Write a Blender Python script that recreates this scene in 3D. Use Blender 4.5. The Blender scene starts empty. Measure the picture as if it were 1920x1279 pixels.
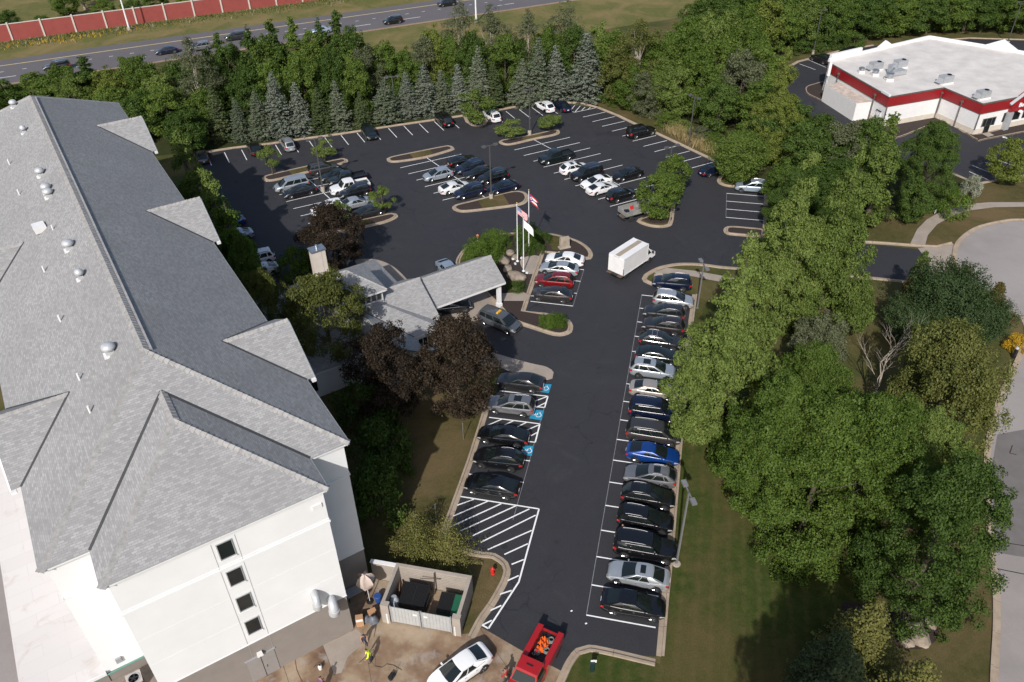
import bpy, bmesh, math, random
import numpy as np
from mathutils import Vector, Matrix
from mathutils.geometry import tessellate_polygon

PI = math.pi
scene = bpy.context.scene
COL = scene.collection

# ------------------------------------------------------------------ camera, sky, sun, exposure
cam_d = bpy.data.cameras.new('camera')
cam = bpy.data.objects.new('camera', cam_d)
COL.objects.link(cam)
cam_d.sensor_width = 36.0
cam_d.lens = 28.185
cam_d.clip_start = 0.5
cam_d.clip_end = 4000
cam.location = (0, 0, 52.88)
_p, _r = math.radians(37.218), math.radians(-0.979)
_F = Vector((0, math.cos(_p), -math.sin(_p)))
_R = Vector((1, 0, 0))
_U = _R.cross(_F)
_R2 = _R * math.cos(_r) + _U * math.sin(_r)
_U2 = -_R * math.sin(_r) + _U * math.cos(_r)
_m = Matrix((_R2, _U2, -_F)).transposed()
cam.rotation_euler = _m.to_euler()
scene.camera = cam

SUN_EL = math.radians(38.5)
SUN_AZ = math.radians(76.0)            # shadows fall this way, counted from +X
world = bpy.data.worlds.new('World')
scene.world = world
world.use_nodes = True
_nt = world.node_tree
_bg = _nt.nodes['Background']
_sky = _nt.nodes.new('ShaderNodeTexSky')
_sky.sky_type = 'NISHITA'
_sky.sun_disc = False
_sky.sun_elevation = SUN_EL
_sky.sun_rotation = math.atan2(-math.cos(SUN_AZ), -math.sin(SUN_AZ))
_sky.air_density = 1.0
_sky.dust_density = 2.0
_nt.links.new(_sky.outputs[0], _bg.inputs[0])
_bg.inputs[1].default_value = 0.115
sun_d = bpy.data.lights.new('sun', 'SUN')
sun_d.energy = 4.1
sun_d.angle = math.radians(0.53)
sun_d.color = (1.0, 0.965, 0.925)
sun = bpy.data.objects.new('sun', sun_d)
COL.objects.link(sun)
sun.location = (-40, -60, 90)
_d = Vector((math.cos(SUN_AZ) * math.cos(SUN_EL), math.sin(SUN_AZ) * math.cos(SUN_EL), -math.sin(SUN_EL)))
sun.rotation_euler = _d.to_track_quat('-Z', 'Y').to_euler()
scene.view_settings.view_transform = 'Standard'
scene.view_settings.look = 'None'
scene.view_settings.gamma = 1.0
scene.view_settings.exposure = 0.10
scene.render.engine = 'CYCLES'
scene.cycles.max_bounces = 6
scene.cycles.diffuse_bounces = 2
scene.cycles.transparent_max_bounces = 6
scene.cycles.use_denoising = True
scene.cycles.sample_clamp_indirect = 3.0

# ------------------------------------------------------------------ helpers
def tag(o, label=None, cat=None, group=None, kind=None):
    if label: o['label'] = label
    if cat: o['category'] = cat
    if group: o['group'] = group
    if kind: o['kind'] = kind
    return o

def empty(name, loc=(0, 0, 0), rz=0, label=None, cat=None, group=None, kind=None):
    o = bpy.data.objects.new(name, None)
    o.empty_display_size = 0.3
    COL.objects.link(o)
    o.location = (loc[0], loc[1], loc[2] if len(loc) > 2 else 0)
    o.rotation_euler = (0, 0, rz)
    return tag(o, label, cat, group, kind)

def link(name, mesh, parent=None, loc=(0, 0, 0), rot=(0, 0, 0), mat=None):
    o = bpy.data.objects.new(name, mesh)
    COL.objects.link(o)
    o.location = loc
    o.rotation_euler = rot
    if parent is not None:
        o.parent = parent
    if mat is not None:
        if not mesh.materials:
            mesh.materials.append(mat)
        else:
            o.material_slots[0].link = 'OBJECT'
            o.material_slots[0].material = mat
    return o

def sharp(me, ang=35):
    me.polygons.foreach_set('use_smooth', [True] * len(me.polygons))
    try:
        me.set_sharp_from_angle(angle=math.radians(ang))
    except Exception:
        pass

class MB:
    """collects polygons for one mesh"""
    def __init__(s):
        s.v = []; s.f = []; s.uv = None
    def add(s, vs, fs):
        n = len(s.v)
        s.v += [tuple(p) for p in vs]
        s.f += [tuple(i + n for i in q) for q in fs]
        return s
    def box(s, c, d, rz=0, taper=1.0):
        hx, hy, hz = d[0] / 2, d[1] / 2, d[2] / 2
        ca, sa = math.cos(rz), math.sin(rz)
        vs = []
        for z, k in ((-hz, 1), (hz, taper)):
            for x, y in ((-hx, -hy), (hx, -hy), (hx, hy), (-hx, hy)):
                x *= k; y *= k
                vs.append((c[0] + x * ca - y * sa, c[1] + x * sa + y * ca, c[2] + z))
        return s.add(vs, [(3, 2, 1, 0), (4, 5, 6, 7), (0, 1, 5, 4), (1, 2, 6, 5), (2, 3, 7, 6), (3, 0, 4, 7)])
    def tube(s, pts, rad, n=8, cap=True):
        pts = [Vector(p) for p in pts]
        if not hasattr(rad, '__len__'):
            rad = [rad] * len(pts)
        vs = []; fs = []
        up = None
        for i, p in enumerate(pts):
            t = (pts[min(i + 1, len(pts) - 1)] - pts[max(i - 1, 0)])
            t.normalize()
            if up is None:
                up = Vector((0, 0, 1)) if abs(t.z) < 0.9 else Vector((1, 0, 0))
            a = t.cross(up)
            if a.length < 1e-4:
                a = t.orthogonal()
            a.normalize()
            b = a.cross(t); b.normalize(); up = b
            for k in range(n):
                w = 2 * PI * k / n
                vs.append(p + (a * math.cos(w) + b * math.sin(w)) * rad[i])
        for i in range(len(pts) - 1):
            for k in range(n):
                k2 = (k + 1) % n
                fs.append((i * n + k, i * n + k2, (i + 1) * n + k2, (i + 1) * n + k))
        if cap:
            fs.append(tuple(range(n - 1, -1, -1)))
            fs.append(tuple((len(pts) - 1) * n + k for k in range(n)))
        return s.add(vs, fs)
    def lathe(s, prof, n=16, c=(0, 0, 0), axis='z'):
        vs = []; fs = []
        for r, z in prof:
            for k in range(n):
                w = 2 * PI * k / n
                if axis == 'z':
                    vs.append((c[0] + r * math.cos(w), c[1] + r * math.sin(w), c[2] + z))
                elif axis == 'y':
                    vs.append((c[0] + r * math.cos(w), c[1] + z, c[2] + r * math.sin(w)))
                else:
                    vs.append((c[0] + z, c[1] + r * math.cos(w), c[2] + r * math.sin(w)))
        for i in range(len(prof) - 1):
            for k in range(n):
                k2 = (k + 1) % n
                fs.append((i * n + k, i * n + k2, (i + 1) * n + k2, (i + 1) * n + k))
        fs.append(tuple(range(n - 1, -1, -1)))
        fs.append(tuple((len(prof) - 1) * n + k for k in range(n)))
        return s.add(vs, fs)
    def prism(s, poly, z0, z1, bottom=False):
        n = len(poly)
        s.add([(p[0], p[1], z0) for p in poly] + [(p[0], p[1], z1) for p in poly],
              [(i, (i + 1) % n, n + (i + 1) % n, n + i) for i in range(n)])
        return s.sheet(poly, z1)
    def sheet(s, poly, z):
        tris = tessellate_polygon([[Vector((p[0], p[1], 0)) for p in poly]])
        fs = []
        for t in tris:
            a, b, c = [poly[i] for i in t]
            ar = (b[0] - a[0]) * (c[1] - a[1]) - (b[1] - a[1]) * (c[0] - a[0])
            fs.append(t if ar > 0 else (t[0], t[2], t[1]))
        return s.add([(p[0], p[1], z) for p in poly], fs)
    def mesh(s, name, mat=None, smooth=None):
        me = bpy.data.meshes.new(name)
        me.from_pydata(s.v, [], s.f)
        if s.uv:
            l = me.uv_layers.new(name='uv')
            for p in me.polygons:
                for li, vi in zip(p.loop_indices, p.vertices):
                    l.data[li].uv = s.uv[vi]
        if mat is not None:
            me.materials.append(mat)
        if smooth:
            sharp(me, smooth)
        me.update()
        return me
    def obj(s, name, mat, parent=None, loc=(0, 0, 0), rz=0, smooth=None):
        return link(name, s.mesh(name, mat, smooth), parent, loc, (0, 0, rz))

def np_mesh(name, V, F, mat):
    """fast mesh from numpy: V (n,3), F (m,4)"""
    me = bpy.data.meshes.new(name)
    m, k = F.shape
    me.vertices.add(len(V)); me.loops.add(m * k); me.polygons.add(m)
    me.vertices.foreach_set('co', np.ascontiguousarray(V, dtype=np.float32).ravel())
    me.loops.foreach_set('vertex_index', np.ascontiguousarray(F, dtype=np.int32).ravel())
    me.polygons.foreach_set('loop_start', np.arange(0, m * k, k, dtype=np.int32))
    me.update(calc_edges=True)
    me.materials.append(mat)
    return me

def catmull(pts, closed=False, step=0.6):
    P = [Vector((p[0], p[1])) for p in pts]
    n = len(P); out = []
    for i in range(n if closed else n - 1):
        if closed:
            p0, p1, p2, p3 = P[i - 1], P[i], P[(i + 1) % n], P[(i + 2) % n]
        else:
            p1, p2 = P[i], P[i + 1]
            p0 = P[i - 1] if i > 0 else p1 * 2 - p2
            p3 = P[i + 2] if i + 2 < n else p2 * 2 - p1
        k = max(1, int((p2 - p1).length / step))
        for j in range(k):
            t = j / k
            out.append(0.5 * ((2 * p1) + (p2 - p0) * t + (2 * p0 - 5 * p1 + 4 * p2 - p3) * t * t + (3 * p1 - p0 - 3 * p2 + p3) * t ** 3))
    if not closed:
        out.append(P[-1])
    return [(q.x, q.y) for q in out]

def offset(pts, d, closed=True):
    n = len(pts); out = []
    for i in range(n):
        if closed:
            a, c = pts[i - 1], pts[(i + 1) % n]
        else:
            a, c = pts[max(i - 1, 0)], pts[min(i + 1, n - 1)]
        t = Vector((c[0] - a[0], c[1] - a[1]))
        if t.length < 1e-6:
            t = Vector((1, 0))
        t.normalize()
        out.append((pts[i][0] - t.y * d, pts[i][1] + t.x * d))
    return out

def ccw(poly):
    a = sum(poly[i - 1][0] * poly[i][1] - poly[i][0] * poly[i - 1][1] for i in range(len(poly)))
    return poly if a > 0 else poly[::-1]

# ------------------------------------------------------------------ materials
def newmat(name):
    m = bpy.data.materials.new(name)
    m.use_nodes = True
    nt = m.node_tree
    return m, nt, nt.nodes['Principled BSDF']

def N(nt, typ, **kw):
    n = nt.nodes.new(typ)
    for k, v in kw.items():
        if k.startswith('i_'):
            n.inputs[k[2:].replace('_', ' ')].default_value = v
        else:
            setattr(n, k, v)
    return n

def rgba(c):
    return (c[0], c[1], c[2], 1.0)

def ramp(nt, fac, stops):
    r = nt.nodes.new('ShaderNodeValToRGB')
    e = r.color_ramp.elements
    while len(e) < len(stops):
        e.new(0.5)
    for el, (p, c) in zip(e, stops):
        el.position = p
        el.color = rgba(c) if hasattr(c, '__len__') else (c, c, c, 1)
    nt.links.new(fac, r.inputs[0])
    return r.outputs[0]

def noise(nt, scale, detail=4, rough=0.6, vec=None, dist=0.0):
    n = nt.nodes.new('ShaderNodeTexNoise')
    n.inputs['Scale'].default_value = scale
    n.inputs['Detail'].default_value = detail
    n.inputs['Roughness'].default_value = rough
    n.inputs['Distortion'].default_value = dist
    if vec is None:
        g = nt.nodes.new('ShaderNodeNewGeometry')
        vec = g.outputs['Position']
    nt.links.new(vec, n.inputs['Vector'])
    return n.outputs['Fac']

def mix(nt, fac, a, b, mode='MIX'):
    m = nt.nodes.new('ShaderNodeMix')
    m.data_type = 'RGBA'
    m.blend_type = mode
    for sock, val in ((m.inputs['Factor'], fac), (m.inputs['A'], a), (m.inputs['B'], b)):
        pass
    def put(s, v):
        if hasattr(v, 'is_linked'):
            nt.links.new(v, s)
        elif hasattr(v, '__len__'):
            s.default_value = rgba(v)
        else:
            s.default_value = v
    put(m.inputs[0], fac); put(m.inputs[6], a); put(m.inputs[7], b)
    return m.outputs[2]

def math_n(nt, op, a, b=None):
    m = nt.nodes.new('ShaderNodeMath'); m.operation = op
    for s, v in ((m.inputs[0], a), (m.inputs[1], b)):
        if v is None: continue
        if hasattr(v, 'is_linked'): nt.links.new(v, s)
        else: s.default_value = v
    return m.outputs[0]

def bump(nt, bsdf, h, strength=0.3, dist=0.05):
    b = nt.nodes.new('ShaderNodeBump')
    b.inputs['Strength'].default_value = strength
    b.inputs['Distance'].default_value = dist
    nt.links.new(h, b.inputs['Height'])
    nt.links.new(b.outputs[0], bsdf.inputs['Normal'])

_plain = {}
def plain(name, c, rough=0.6, metal=0.0, var=0.12, scale=1.5, coat=0.0, spec=0.5):
    """colour with a little mottling"""
    if name in _plain: return _plain[name]
    m, nt, b = newmat(name)
    b.inputs['Roughness'].default_value = rough
    b.inputs['Metallic'].default_value = metal
    b.inputs['Specular IOR Level'].default_value = spec
    if coat:
        b.inputs['Coat Weight'].default_value = coat
        b.inputs['Coat Roughness'].default_value = 0.04
    if var:
        tc = nt.nodes.new('ShaderNodeTexCoord')
        f = noise(nt, scale, 5, 0.65, tc.outputs['Object'])
        lo = [max(0, x * (1 - var)) for x in c]; hi = [min(1, x * (1 + var)) for x in c]
        nt.links.new(ramp(nt, f, [(0.3, lo), (0.7, hi)]), b.inputs['Base Color'])
    else:
        b.inputs['Base Color'].default_value = rgba(c)
    _plain[name] = m
    return m

def emissionless_glass(name, c=(0.012, 0.016, 0.018)):
    if name in _plain: return _plain[name]
    m, nt, b = newmat(name)
    b.inputs['Base Color'].default_value = rgba(c)
    b.inputs['Roughness'].default_value = 0.03
    b.inputs['Specular IOR Level'].default_value = 0.7
    _plain[name] = m
    return m

M = {}
def build_materials():
    # fresh asphalt with sealed cracks
    m, nt, b = newmat('asphalt_sealed')
    g = nt.nodes.new('ShaderNodeNewGeometry')
    big = noise(nt, 0.09, 4, 0.6); fine = noise(nt, 9.0, 4, 0.7); mid = noise(nt, 0.6, 4, 0.6)
    c = mix(nt, big, (0.018, 0.0185, 0.022), (0.037, 0.037, 0.041))
    c = mix(nt, ramp(nt, fine, [(0.35, 0.0), (0.7, 1.0)]), c, (0.038, 0.0375, 0.042))
    c = mix(nt, ramp(nt, mid, [(0.5, 0.0), (0.75, 0.35)]), c, (0.021, 0.021, 0.026))
    vor = nt.nodes.new('ShaderNodeTexVoronoi'); vor.feature = 'DISTANCE_TO_EDGE'
    vor.inputs['Scale'].default_value = 0.17
    dn = nt.nodes.new('ShaderNodeTexNoise'); dn.inputs['Scale'].default_value = 0.35; dn.inputs['Detail'].default_value = 3
    nt.links.new(g.outputs['Position'], dn.inputs['Vector'])
    vm = nt.nodes.new('ShaderNodeVectorMath'); vm.operation = 'MULTIPLY_ADD'
    nt.links.new(dn.outputs['Color'], vm.inputs[0]); vm.inputs[1].default_value = (5, 5, 0)
    nt.links.new(g.outputs['Position'], vm.inputs[2])
    nt.links.new(vm.outputs[0], vor.inputs['Vector'])
    cr = ramp(nt, vor.outputs['Distance'], [(0.0, 1.0), (0.012, 0.0)])
    gate = ramp(nt, noise(nt, 0.05, 2, 0.5), [(0.45, 0.0), (0.55, 1.0)])
    crk = math_n(nt, 'MULTIPLY', cr, gate)
    c = mix(nt, math_n(nt, 'MULTIPLY', crk, 0.8), c, (0.014, 0.014, 0.018))
    spots = ramp(nt, noise(nt, 0.75, 2, 0.4), [(0.70, 0.0), (0.78, 0.55)])
    c = mix(nt, spots, c, (0.012, 0.012, 0.014))
    sc = ramp(nt, noise(nt, 0.22, 6, 0.75, dist=2.0), [(0.56, 0.0), (0.74, 0.45)])
    c = mix(nt, sc, c, (0.056, 0.055, 0.058))
    nt.links.new(c, b.inputs['Base Color'])
    b.inputs['Roughness'].default_value = 0.72
    b.inputs['Specular IOR Level'].default_value = 0.35
    bump(nt, b, fine, 0.25, 0.02)
    M['asphalt'] = m
    # weathered road asphalt
    m, nt, b = newmat('asphalt_highway')
    f1 = noise(nt, 0.15, 4); f2 = noise(nt, 6, 4)
    c = mix(nt, f1, (0.10, 0.09, 0.095), (0.135, 0.125, 0.128)); c = mix(nt, math_n(nt, 'MULTIPLY', f2, 0.5), c, (0.085, 0.08, 0.083))
    nt.links.new(c, b.inputs['Base Color']); b.inputs['Roughness'].default_value = 0.85
    M['highway'] = m
    m, nt, b = newmat('street_surface')
    f1 = noise(nt, 0.12, 5, 0.65); f2 = noise(nt, 5, 5, 0.7)
    c = ramp(nt, f1, [(0.3, (0.25, 0.225, 0.212)), (0.52, (0.315, 0.285, 0.268)), (0.7, (0.345, 0.318, 0.30))])
    c = mix(nt, math_n(nt, 'MULTIPLY', f2, 0.5), c, (0.19, 0.17, 0.165))
    nt.links.new(c, b.inputs['Base Color']); b.inputs['Roughness'].default_value = 0.9
    M['street'] = m
    # kerb concrete, joints every 3 m along the uv
    m, nt, b = newmat('kerb_concrete')
    uv = nt.nodes.new('ShaderNodeUVMap')
    sx = nt.nodes.new('ShaderNodeSeparateXYZ'); nt.links.new(uv.outputs[0], sx.inputs[0])
    fr = math_n(nt, 'FRACT', math_n(nt, 'MULTIPLY', sx.outputs[0], 1 / 3.0))
    jt = math_n(nt, 'LESS_THAN', fr, 0.012)
    f1 = noise(nt, 0.9, 5, 0.7); f2 = noise(nt, 14, 3, 0.6)
    c = ramp(nt, f1, [(0.3, (0.27, 0.21, 0.155)), (0.55, (0.37, 0.295, 0.22)), (0.75, (0.43, 0.36, 0.28))])
    c = mix(nt, math_n(nt, 'MULTIPLY', f2, 0.35), c, (0.22, 0.17, 0.12))
    c = mix(nt, math_n(nt, 'MULTIPLY', jt, 0.8), c, (0.09, 0.07, 0.055))
    nt.links.new(c, b.inputs['Base Color']); b.inputs['Roughness'].default_value = 0.9
    M['kerb'] = m
    m, nt, b = newmat('walk_concrete')
    f1 = noise(nt, 0.5, 5, 0.7); f2 = noise(nt, 9, 3, 0.6)
    c = ramp(nt, f1, [(0.3, (0.27, 0.225, 0.185)), (0.7, (0.38, 0.325, 0.275))])
    c = mix(nt, math_n(nt, 'MULTIPLY', f2, 0.4), c, (0.24, 0.20, 0.165))
    nt.links.new(c, b.inputs['Base Color']); b.inputs['Roughness'].default_value = 0.9
    M['walk'] = m
    # stained service yard concrete
    m, nt, b = newmat('yard_concrete')
    f1 = noise(nt, 0.33, 6, 0.6, dist=0.15); f2 = noise(nt, 2.2, 5, 0.7); f3 = noise(nt, 0.7, 5, 0.6, dist=0.3)
    c = ramp(nt, f1, [(0.34, (0.13, 0.075, 0.045)), (0.47, (0.22, 0.145, 0.09)), (0.56, (0.30, 0.225, 0.15)), (0.7, (0.36, 0.28, 0.20))])
    c = mix(nt, ramp(nt, f3, [(0.55, 0.0), (0.68, 0.7)]), c, (0.33, 0.29, 0.26))
    c = mix(nt, ramp(nt, f2, [(0.5, 0.0), (0.8, 0.5)]), c, (0.17, 0.11, 0.07))
    nt.links.new(c, b.inputs['Base Color']); b.inputs['Roughness'].default_value = 0.8
    M['yard'] = m
    # grass
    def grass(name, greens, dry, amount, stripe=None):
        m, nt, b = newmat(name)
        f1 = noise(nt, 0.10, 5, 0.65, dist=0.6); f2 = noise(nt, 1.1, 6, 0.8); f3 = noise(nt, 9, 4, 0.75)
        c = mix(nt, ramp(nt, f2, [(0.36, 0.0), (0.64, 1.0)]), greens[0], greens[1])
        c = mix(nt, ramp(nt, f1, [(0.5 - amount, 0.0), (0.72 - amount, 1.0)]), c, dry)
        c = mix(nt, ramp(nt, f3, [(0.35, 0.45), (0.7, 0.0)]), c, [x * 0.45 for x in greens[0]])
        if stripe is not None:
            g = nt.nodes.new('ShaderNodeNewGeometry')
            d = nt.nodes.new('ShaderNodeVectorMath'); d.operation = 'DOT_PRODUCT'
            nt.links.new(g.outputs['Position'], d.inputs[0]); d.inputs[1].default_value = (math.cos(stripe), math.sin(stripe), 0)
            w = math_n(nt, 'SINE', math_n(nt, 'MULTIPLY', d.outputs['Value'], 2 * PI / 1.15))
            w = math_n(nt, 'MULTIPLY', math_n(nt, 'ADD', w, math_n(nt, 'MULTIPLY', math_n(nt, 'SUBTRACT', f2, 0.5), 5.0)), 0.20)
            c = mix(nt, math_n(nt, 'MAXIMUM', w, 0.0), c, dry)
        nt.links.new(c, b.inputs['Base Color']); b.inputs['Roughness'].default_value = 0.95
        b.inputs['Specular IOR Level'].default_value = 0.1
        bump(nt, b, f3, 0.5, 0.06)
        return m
    M['grass'] = grass('grass_mixed', ((0.050, 0.064, 0.018), (0.09, 0.092, 0.032)), (0.16, 0.12, 0.055), 0.08)
    M['lawn'] = grass('lawn_mown', ((0.036, 0.056, 0.011), (0.072, 0.084, 0.022)), (0.115, 0.088, 0.036), 0.04, stripe=math.radians(-13.4))
    M['drylawn'] = grass('lawn_dry', ((0.062, 0.062, 0.020), (0.11, 0.092, 0.038)), (0.17, 0.118, 0.062), 0.08)
    M['verge'] = grass('verge_grass', ((0.10, 0.115, 0.035), (0.17, 0.155, 0.055)), (0.25, 0.185, 0.085), 0.08)
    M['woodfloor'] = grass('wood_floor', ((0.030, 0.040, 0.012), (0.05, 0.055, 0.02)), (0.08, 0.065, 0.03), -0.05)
    m, nt, b = newmat('mulch')
    f1 = noise(nt, 7, 5, 0.75)
    nt.links.new(ramp(nt, f1, [(0.3, (0.018, 0.011, 0.009)), (0.7, (0.052, 0.034, 0.027))]), b.inputs['Base Color'])
    b.inputs['Roughness'].default_value = 1.0; bump(nt, b, f1, 0.8, 0.08)
    M['mulch'] = m
    M['paint_line'] = plain('road_paint', (0.78, 0.78, 0.77), 0.7, var=0.10, scale=4)
    M['paint_faint'] = plain('faint_layout_line', (0.20, 0.20, 0.21), 0.8, var=0.2, scale=3)
    M['paint_yellow'] = plain('worn_yellow_paint', (0.62, 0.50, 0.24), 0.8, var=0.2, scale=2)
    M['paint_blue'] = plain('blue_bay_paint', (0.015, 0.25, 0.42), 0.7, var=0.12, scale=3)
    # roof shingles, laid in uv metres
    def shingle(name, a, b2, row=0.15, wid=0.34):
        m, nt, b = newmat(name)
        uv = nt.nodes.new('ShaderNodeUVMap')
        br = nt.nodes.new('ShaderNodeTexBrick')
        nt.links.new(uv.outputs[0], br.inputs['Vector'])
        br.inputs['Color1'].default_value = rgba(a); br.inputs['Color2'].default_value = rgba(b2)
        br.inputs['Mortar'].default_value = rgba([x * 0.82 for x in a])
        br.inputs['Scale'].default_value = 1.0
        br.inputs['Mortar Size'].default_value = 0.010
        br.inputs['Brick Width'].default_value = wid; br.inputs['Row Height'].default_value = row
        br.inputs['Bias'].default_value = 0.0
        f1 = noise(nt, 0.16, 5, 0.65, uv.outputs[0]); f2 = noise(nt, 6.0, 4, 0.8, uv.outputs[0])
        c = mix(nt, ramp(nt, f1, [(0.35, 0.0), (0.7, 0.45)]), br.outputs[0], [x * 0.78 for x in a])
        c = mix(nt, ramp(nt, f2, [(0.35, 0.2), (0.65, 0.0)]), c, [x * 0.75 for x in a])
        nt.links.new(c, b.inputs['Base Color']); b.inputs['Roughness'].default_value = 0.92
        b.inputs['Specular IOR Level'].default_value = 0.25
        bump(nt, b, br.outputs[1], -0.35, 0.03)
        return m
    M['shingle'] = shingle('grey_shingles', (0.265, 0.260, 0.257), (0.385, 0.380, 0.375))
    M['ridgecap'] = plain('ridge_cap_shingle', (0.31, 0.30, 0.29), 0.9, var=0.25, scale=2.5)
    M['flash_dark'] = plain('dark_valley_flashing', (0.05, 0.05, 0.052), 0.6)
    m, nt, b = newmat('white_stucco')
    f1 = noise(nt, 0.35, 5, 0.6); f2 = noise(nt, 18, 3, 0.6)
    nt.links.new(ramp(nt, f1, [(0.3, (0.71, 0.708, 0.70)), (0.7, (0.765, 0.762, 0.755))]), b.inputs['Base Color'])
    b.inputs['Roughness'].default_value = 0.9; bump(nt, b, f2, 0.15, 0.01)
    M['stucco'] = m
    M['stucco_grey'] = plain('grey_painted_stucco', (0.24, 0.21, 0.186), 0.9, var=0.07, scale=0.8)
    m, nt, b = newmat('white_roof_membrane')
    tc = nt.nodes.new('ShaderNodeTexCoord')
    br = nt.nodes.new('ShaderNodeTexBrick'); nt.links.new(tc.outputs['Object'], br.inputs['Vector'])
    br.inputs['Color1'].default_value = rgba((0.60, 0.57, 0.55)); br.inputs['Color2'].default_value = rgba((0.64, 0.61, 0.59))
    br.inputs['Mortar'].default_value = rgba((0.565, 0.535, 0.515)); br.inputs['Scale'].default_value = 1.0
    br.inputs['Mortar Size'].default_value = 0.02; br.inputs['Brick Width'].default_value = 3.1; br.inputs['Row Height'].default_value = 1.25
    f1 = noise(nt, 0.5, 6, 0.7, dist=1.0)
    c = mix(nt, ramp(nt, f1, [(0.56, 0.0), (0.75, 0.6)]), br.outputs[0], (0.44, 0.37, 0.30))
    nt.links.new(c, b.inputs['Base Color']); b.inputs['Roughness'].default_value = 0.8
    M['membrane'] = m
    M['fascia'] = plain('white_trim', (0.72, 0.71, 0.70), 0.6, var=0.05)
    M['glass'] = emissionless_glass('window_glass')
    M['frame_dark'] = plain('dark_window_frame', (0.05, 0.05, 0.05), 0.5)
    M['galv'] = plain('galvanised_metal', (0.55, 0.56, 0.57), 0.32, 0.9, var=0.15, scale=3)
    M['metal_grey'] = plain('grey_painted_metal', (0.34, 0.35, 0.36), 0.5, 0.1, var=0.12)
    M['pole'] = plain('dark_bronze_pole', (0.11, 0.105, 0.10), 0.5, 0.3, var=0.1)
    M['pole_light'] = plain('light_grey_pole', (0.24, 0.235, 0.23), 0.5, 0.4, var=0.1)
    M['white_pole'] = plain('white_pole_paint', (0.70, 0.70, 0.69), 0.4, var=0.05)
    M['concrete'] = plain('concrete_block', (0.36, 0.315, 0.265), 0.9, var=0.15, scale=1.2)
    M['blockwall'] = plain('tan_block_wall', (0.335, 0.29, 0.245), 0.9, var=0.12, scale=1.0)
    M['stone'] = plain('boulder_stone', (0.24, 0.195, 0.15), 0.95, var=0.4, scale=1.8)
    M['red'] = plain('red_enamel', (0.55, 0.025, 0.02), 0.4, var=0.05)
    M['bark'] = plain('bark', (0.085, 0.065, 0.048), 0.95, var=0.35, scale=4)
    M['bark_pale'] = plain('pale_bark', (0.30, 0.26, 0.21), 0.95, var=0.3, scale=4)
    M['black'] = plain('black_plastic', (0.012, 0.012, 0.013), 0.5, var=0.1)
    M['rubber'] = plain('tyre_rubber', (0.018, 0.018, 0.019), 0.85, var=0.15, scale=6)
    M['alloy'] = plain('alloy_wheel', (0.55, 0.55, 0.56), 0.28, 0.9, var=0.1)
    M['alloy_dark'] = plain('black_alloy_wheel', (0.05, 0.05, 0.052), 0.35, 0.6, var=0.1)
    M['chrome'] = plain('chrome_trim', (0.75, 0.75, 0.76), 0.12, 1.0, var=0)
    M['lens_red'] = plain('tail_lamp_lens', (0.36, 0.012, 0.012), 0.12, var=0, coat=1.0)
    M['lens_clear'] = plain('head_lamp_lens', (0.55, 0.56, 0.57), 0.08, 0.35, var=0, coat=1.0)
    M['plate'] = plain('licence_plate', (0.6, 0.62, 0.66), 0.4, var=0.05)
    m, nt, b = newmat('vehicle_glass')
    b.inputs['Base Color'].default_value = (0.010, 0.014, 0.014, 1); b.inputs['Roughness'].default_value = 0.02
    b.inputs['Specular IOR Level'].default_value = 0.75
    M['carglass'] = m
    # leaves
    def leaf(name, lo, mid_, hi, trans=0.28):
        m, nt, b = newmat(name)
        nt.nodes.remove(b)
        g = nt.nodes.new('ShaderNodeNewGeometry'); oi = nt.nodes.new('ShaderNodeObjectInfo')
        f = math_n(nt, 'ADD', math_n(nt, 'MULTIPLY', g.outputs['Random Per Island'], 0.62), math_n(nt, 'MULTIPLY', oi.outputs['Random'], 0.38))
        tc = nt.nodes.new('ShaderNodeTexCoord')
        f = math_n(nt, 'ADD', f, math_n(nt, 'MULTIPLY', math_n(nt, 'SUBTRACT', noise(nt, 0.55, 3, 0.6, tc.outputs['Object']), 0.5), 0.9))
        c = ramp(nt, f, [(0.05, lo), (0.5, mid_), (0.95, hi)])
        d = nt.nodes.new('ShaderNodeBsdfDiffuse'); t = nt.nodes.new('ShaderNodeBsdfTranslucent')
        gl = nt.nodes.new('ShaderNodeBsdfGlossy'); gl.inputs['Roughness'].default_value = 0.6
        nt.links.new(c, d.inputs[0])
        c2 = mix(nt, 1.0, c, (1.15, 1.2, 0.55), 'MULTIPLY'); nt.links.new(c2, t.inputs[0])
        ms = nt.nodes.new('ShaderNodeMixShader'); ms.inputs[0].default_value = trans
        nt.links.new(d.outputs[0], ms.inputs[1]); nt.links.new(t.outputs[0], ms.inputs[2])
        m2 = nt.nodes.new('ShaderNodeMixShader'); m2.inputs[0].default_value = 0.012
        nt.links.new(ms.outputs[0], m2.inputs[1]); nt.links.new(gl.outputs[0], m2.inputs[2])
        nt.links.new(m2.outputs[0], nt.nodes['Material Output'].inputs[0])
        M[name] = m
    M['fan_grey'] = plain('painted_fan_metal', (0.50, 0.51, 0.52), 0.45, 0.25, var=0.12, scale=3)
    leaf('leaf_light', (0.088, 0.132, 0.026), (0.138, 0.190, 0.042), (0.205, 0.260, 0.068), 0.36)
    leaf('leaf_mid', (0.058, 0.100, 0.015), (0.098, 0.152, 0.025), (0.152, 0.210, 0.043), 0.36)
    leaf('leaf_dark', (0.038, 0.072, 0.013), (0.065, 0.110, 0.020), (0.104, 0.155, 0.034), 0.32)
    leaf('leaf_grey', (0.070, 0.085, 0.040), (0.11, 0.125, 0.064), (0.16, 0.17, 0.095))
    leaf('leaf_yellow', (0.090, 0.125, 0.020), (0.138, 0.172, 0.032), (0.195, 0.218, 0.050))
    leaf('leaf_purple', (0.020, 0.014, 0.010), (0.035, 0.025, 0.016), (0.060, 0.043, 0.026), 0.15)
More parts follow.
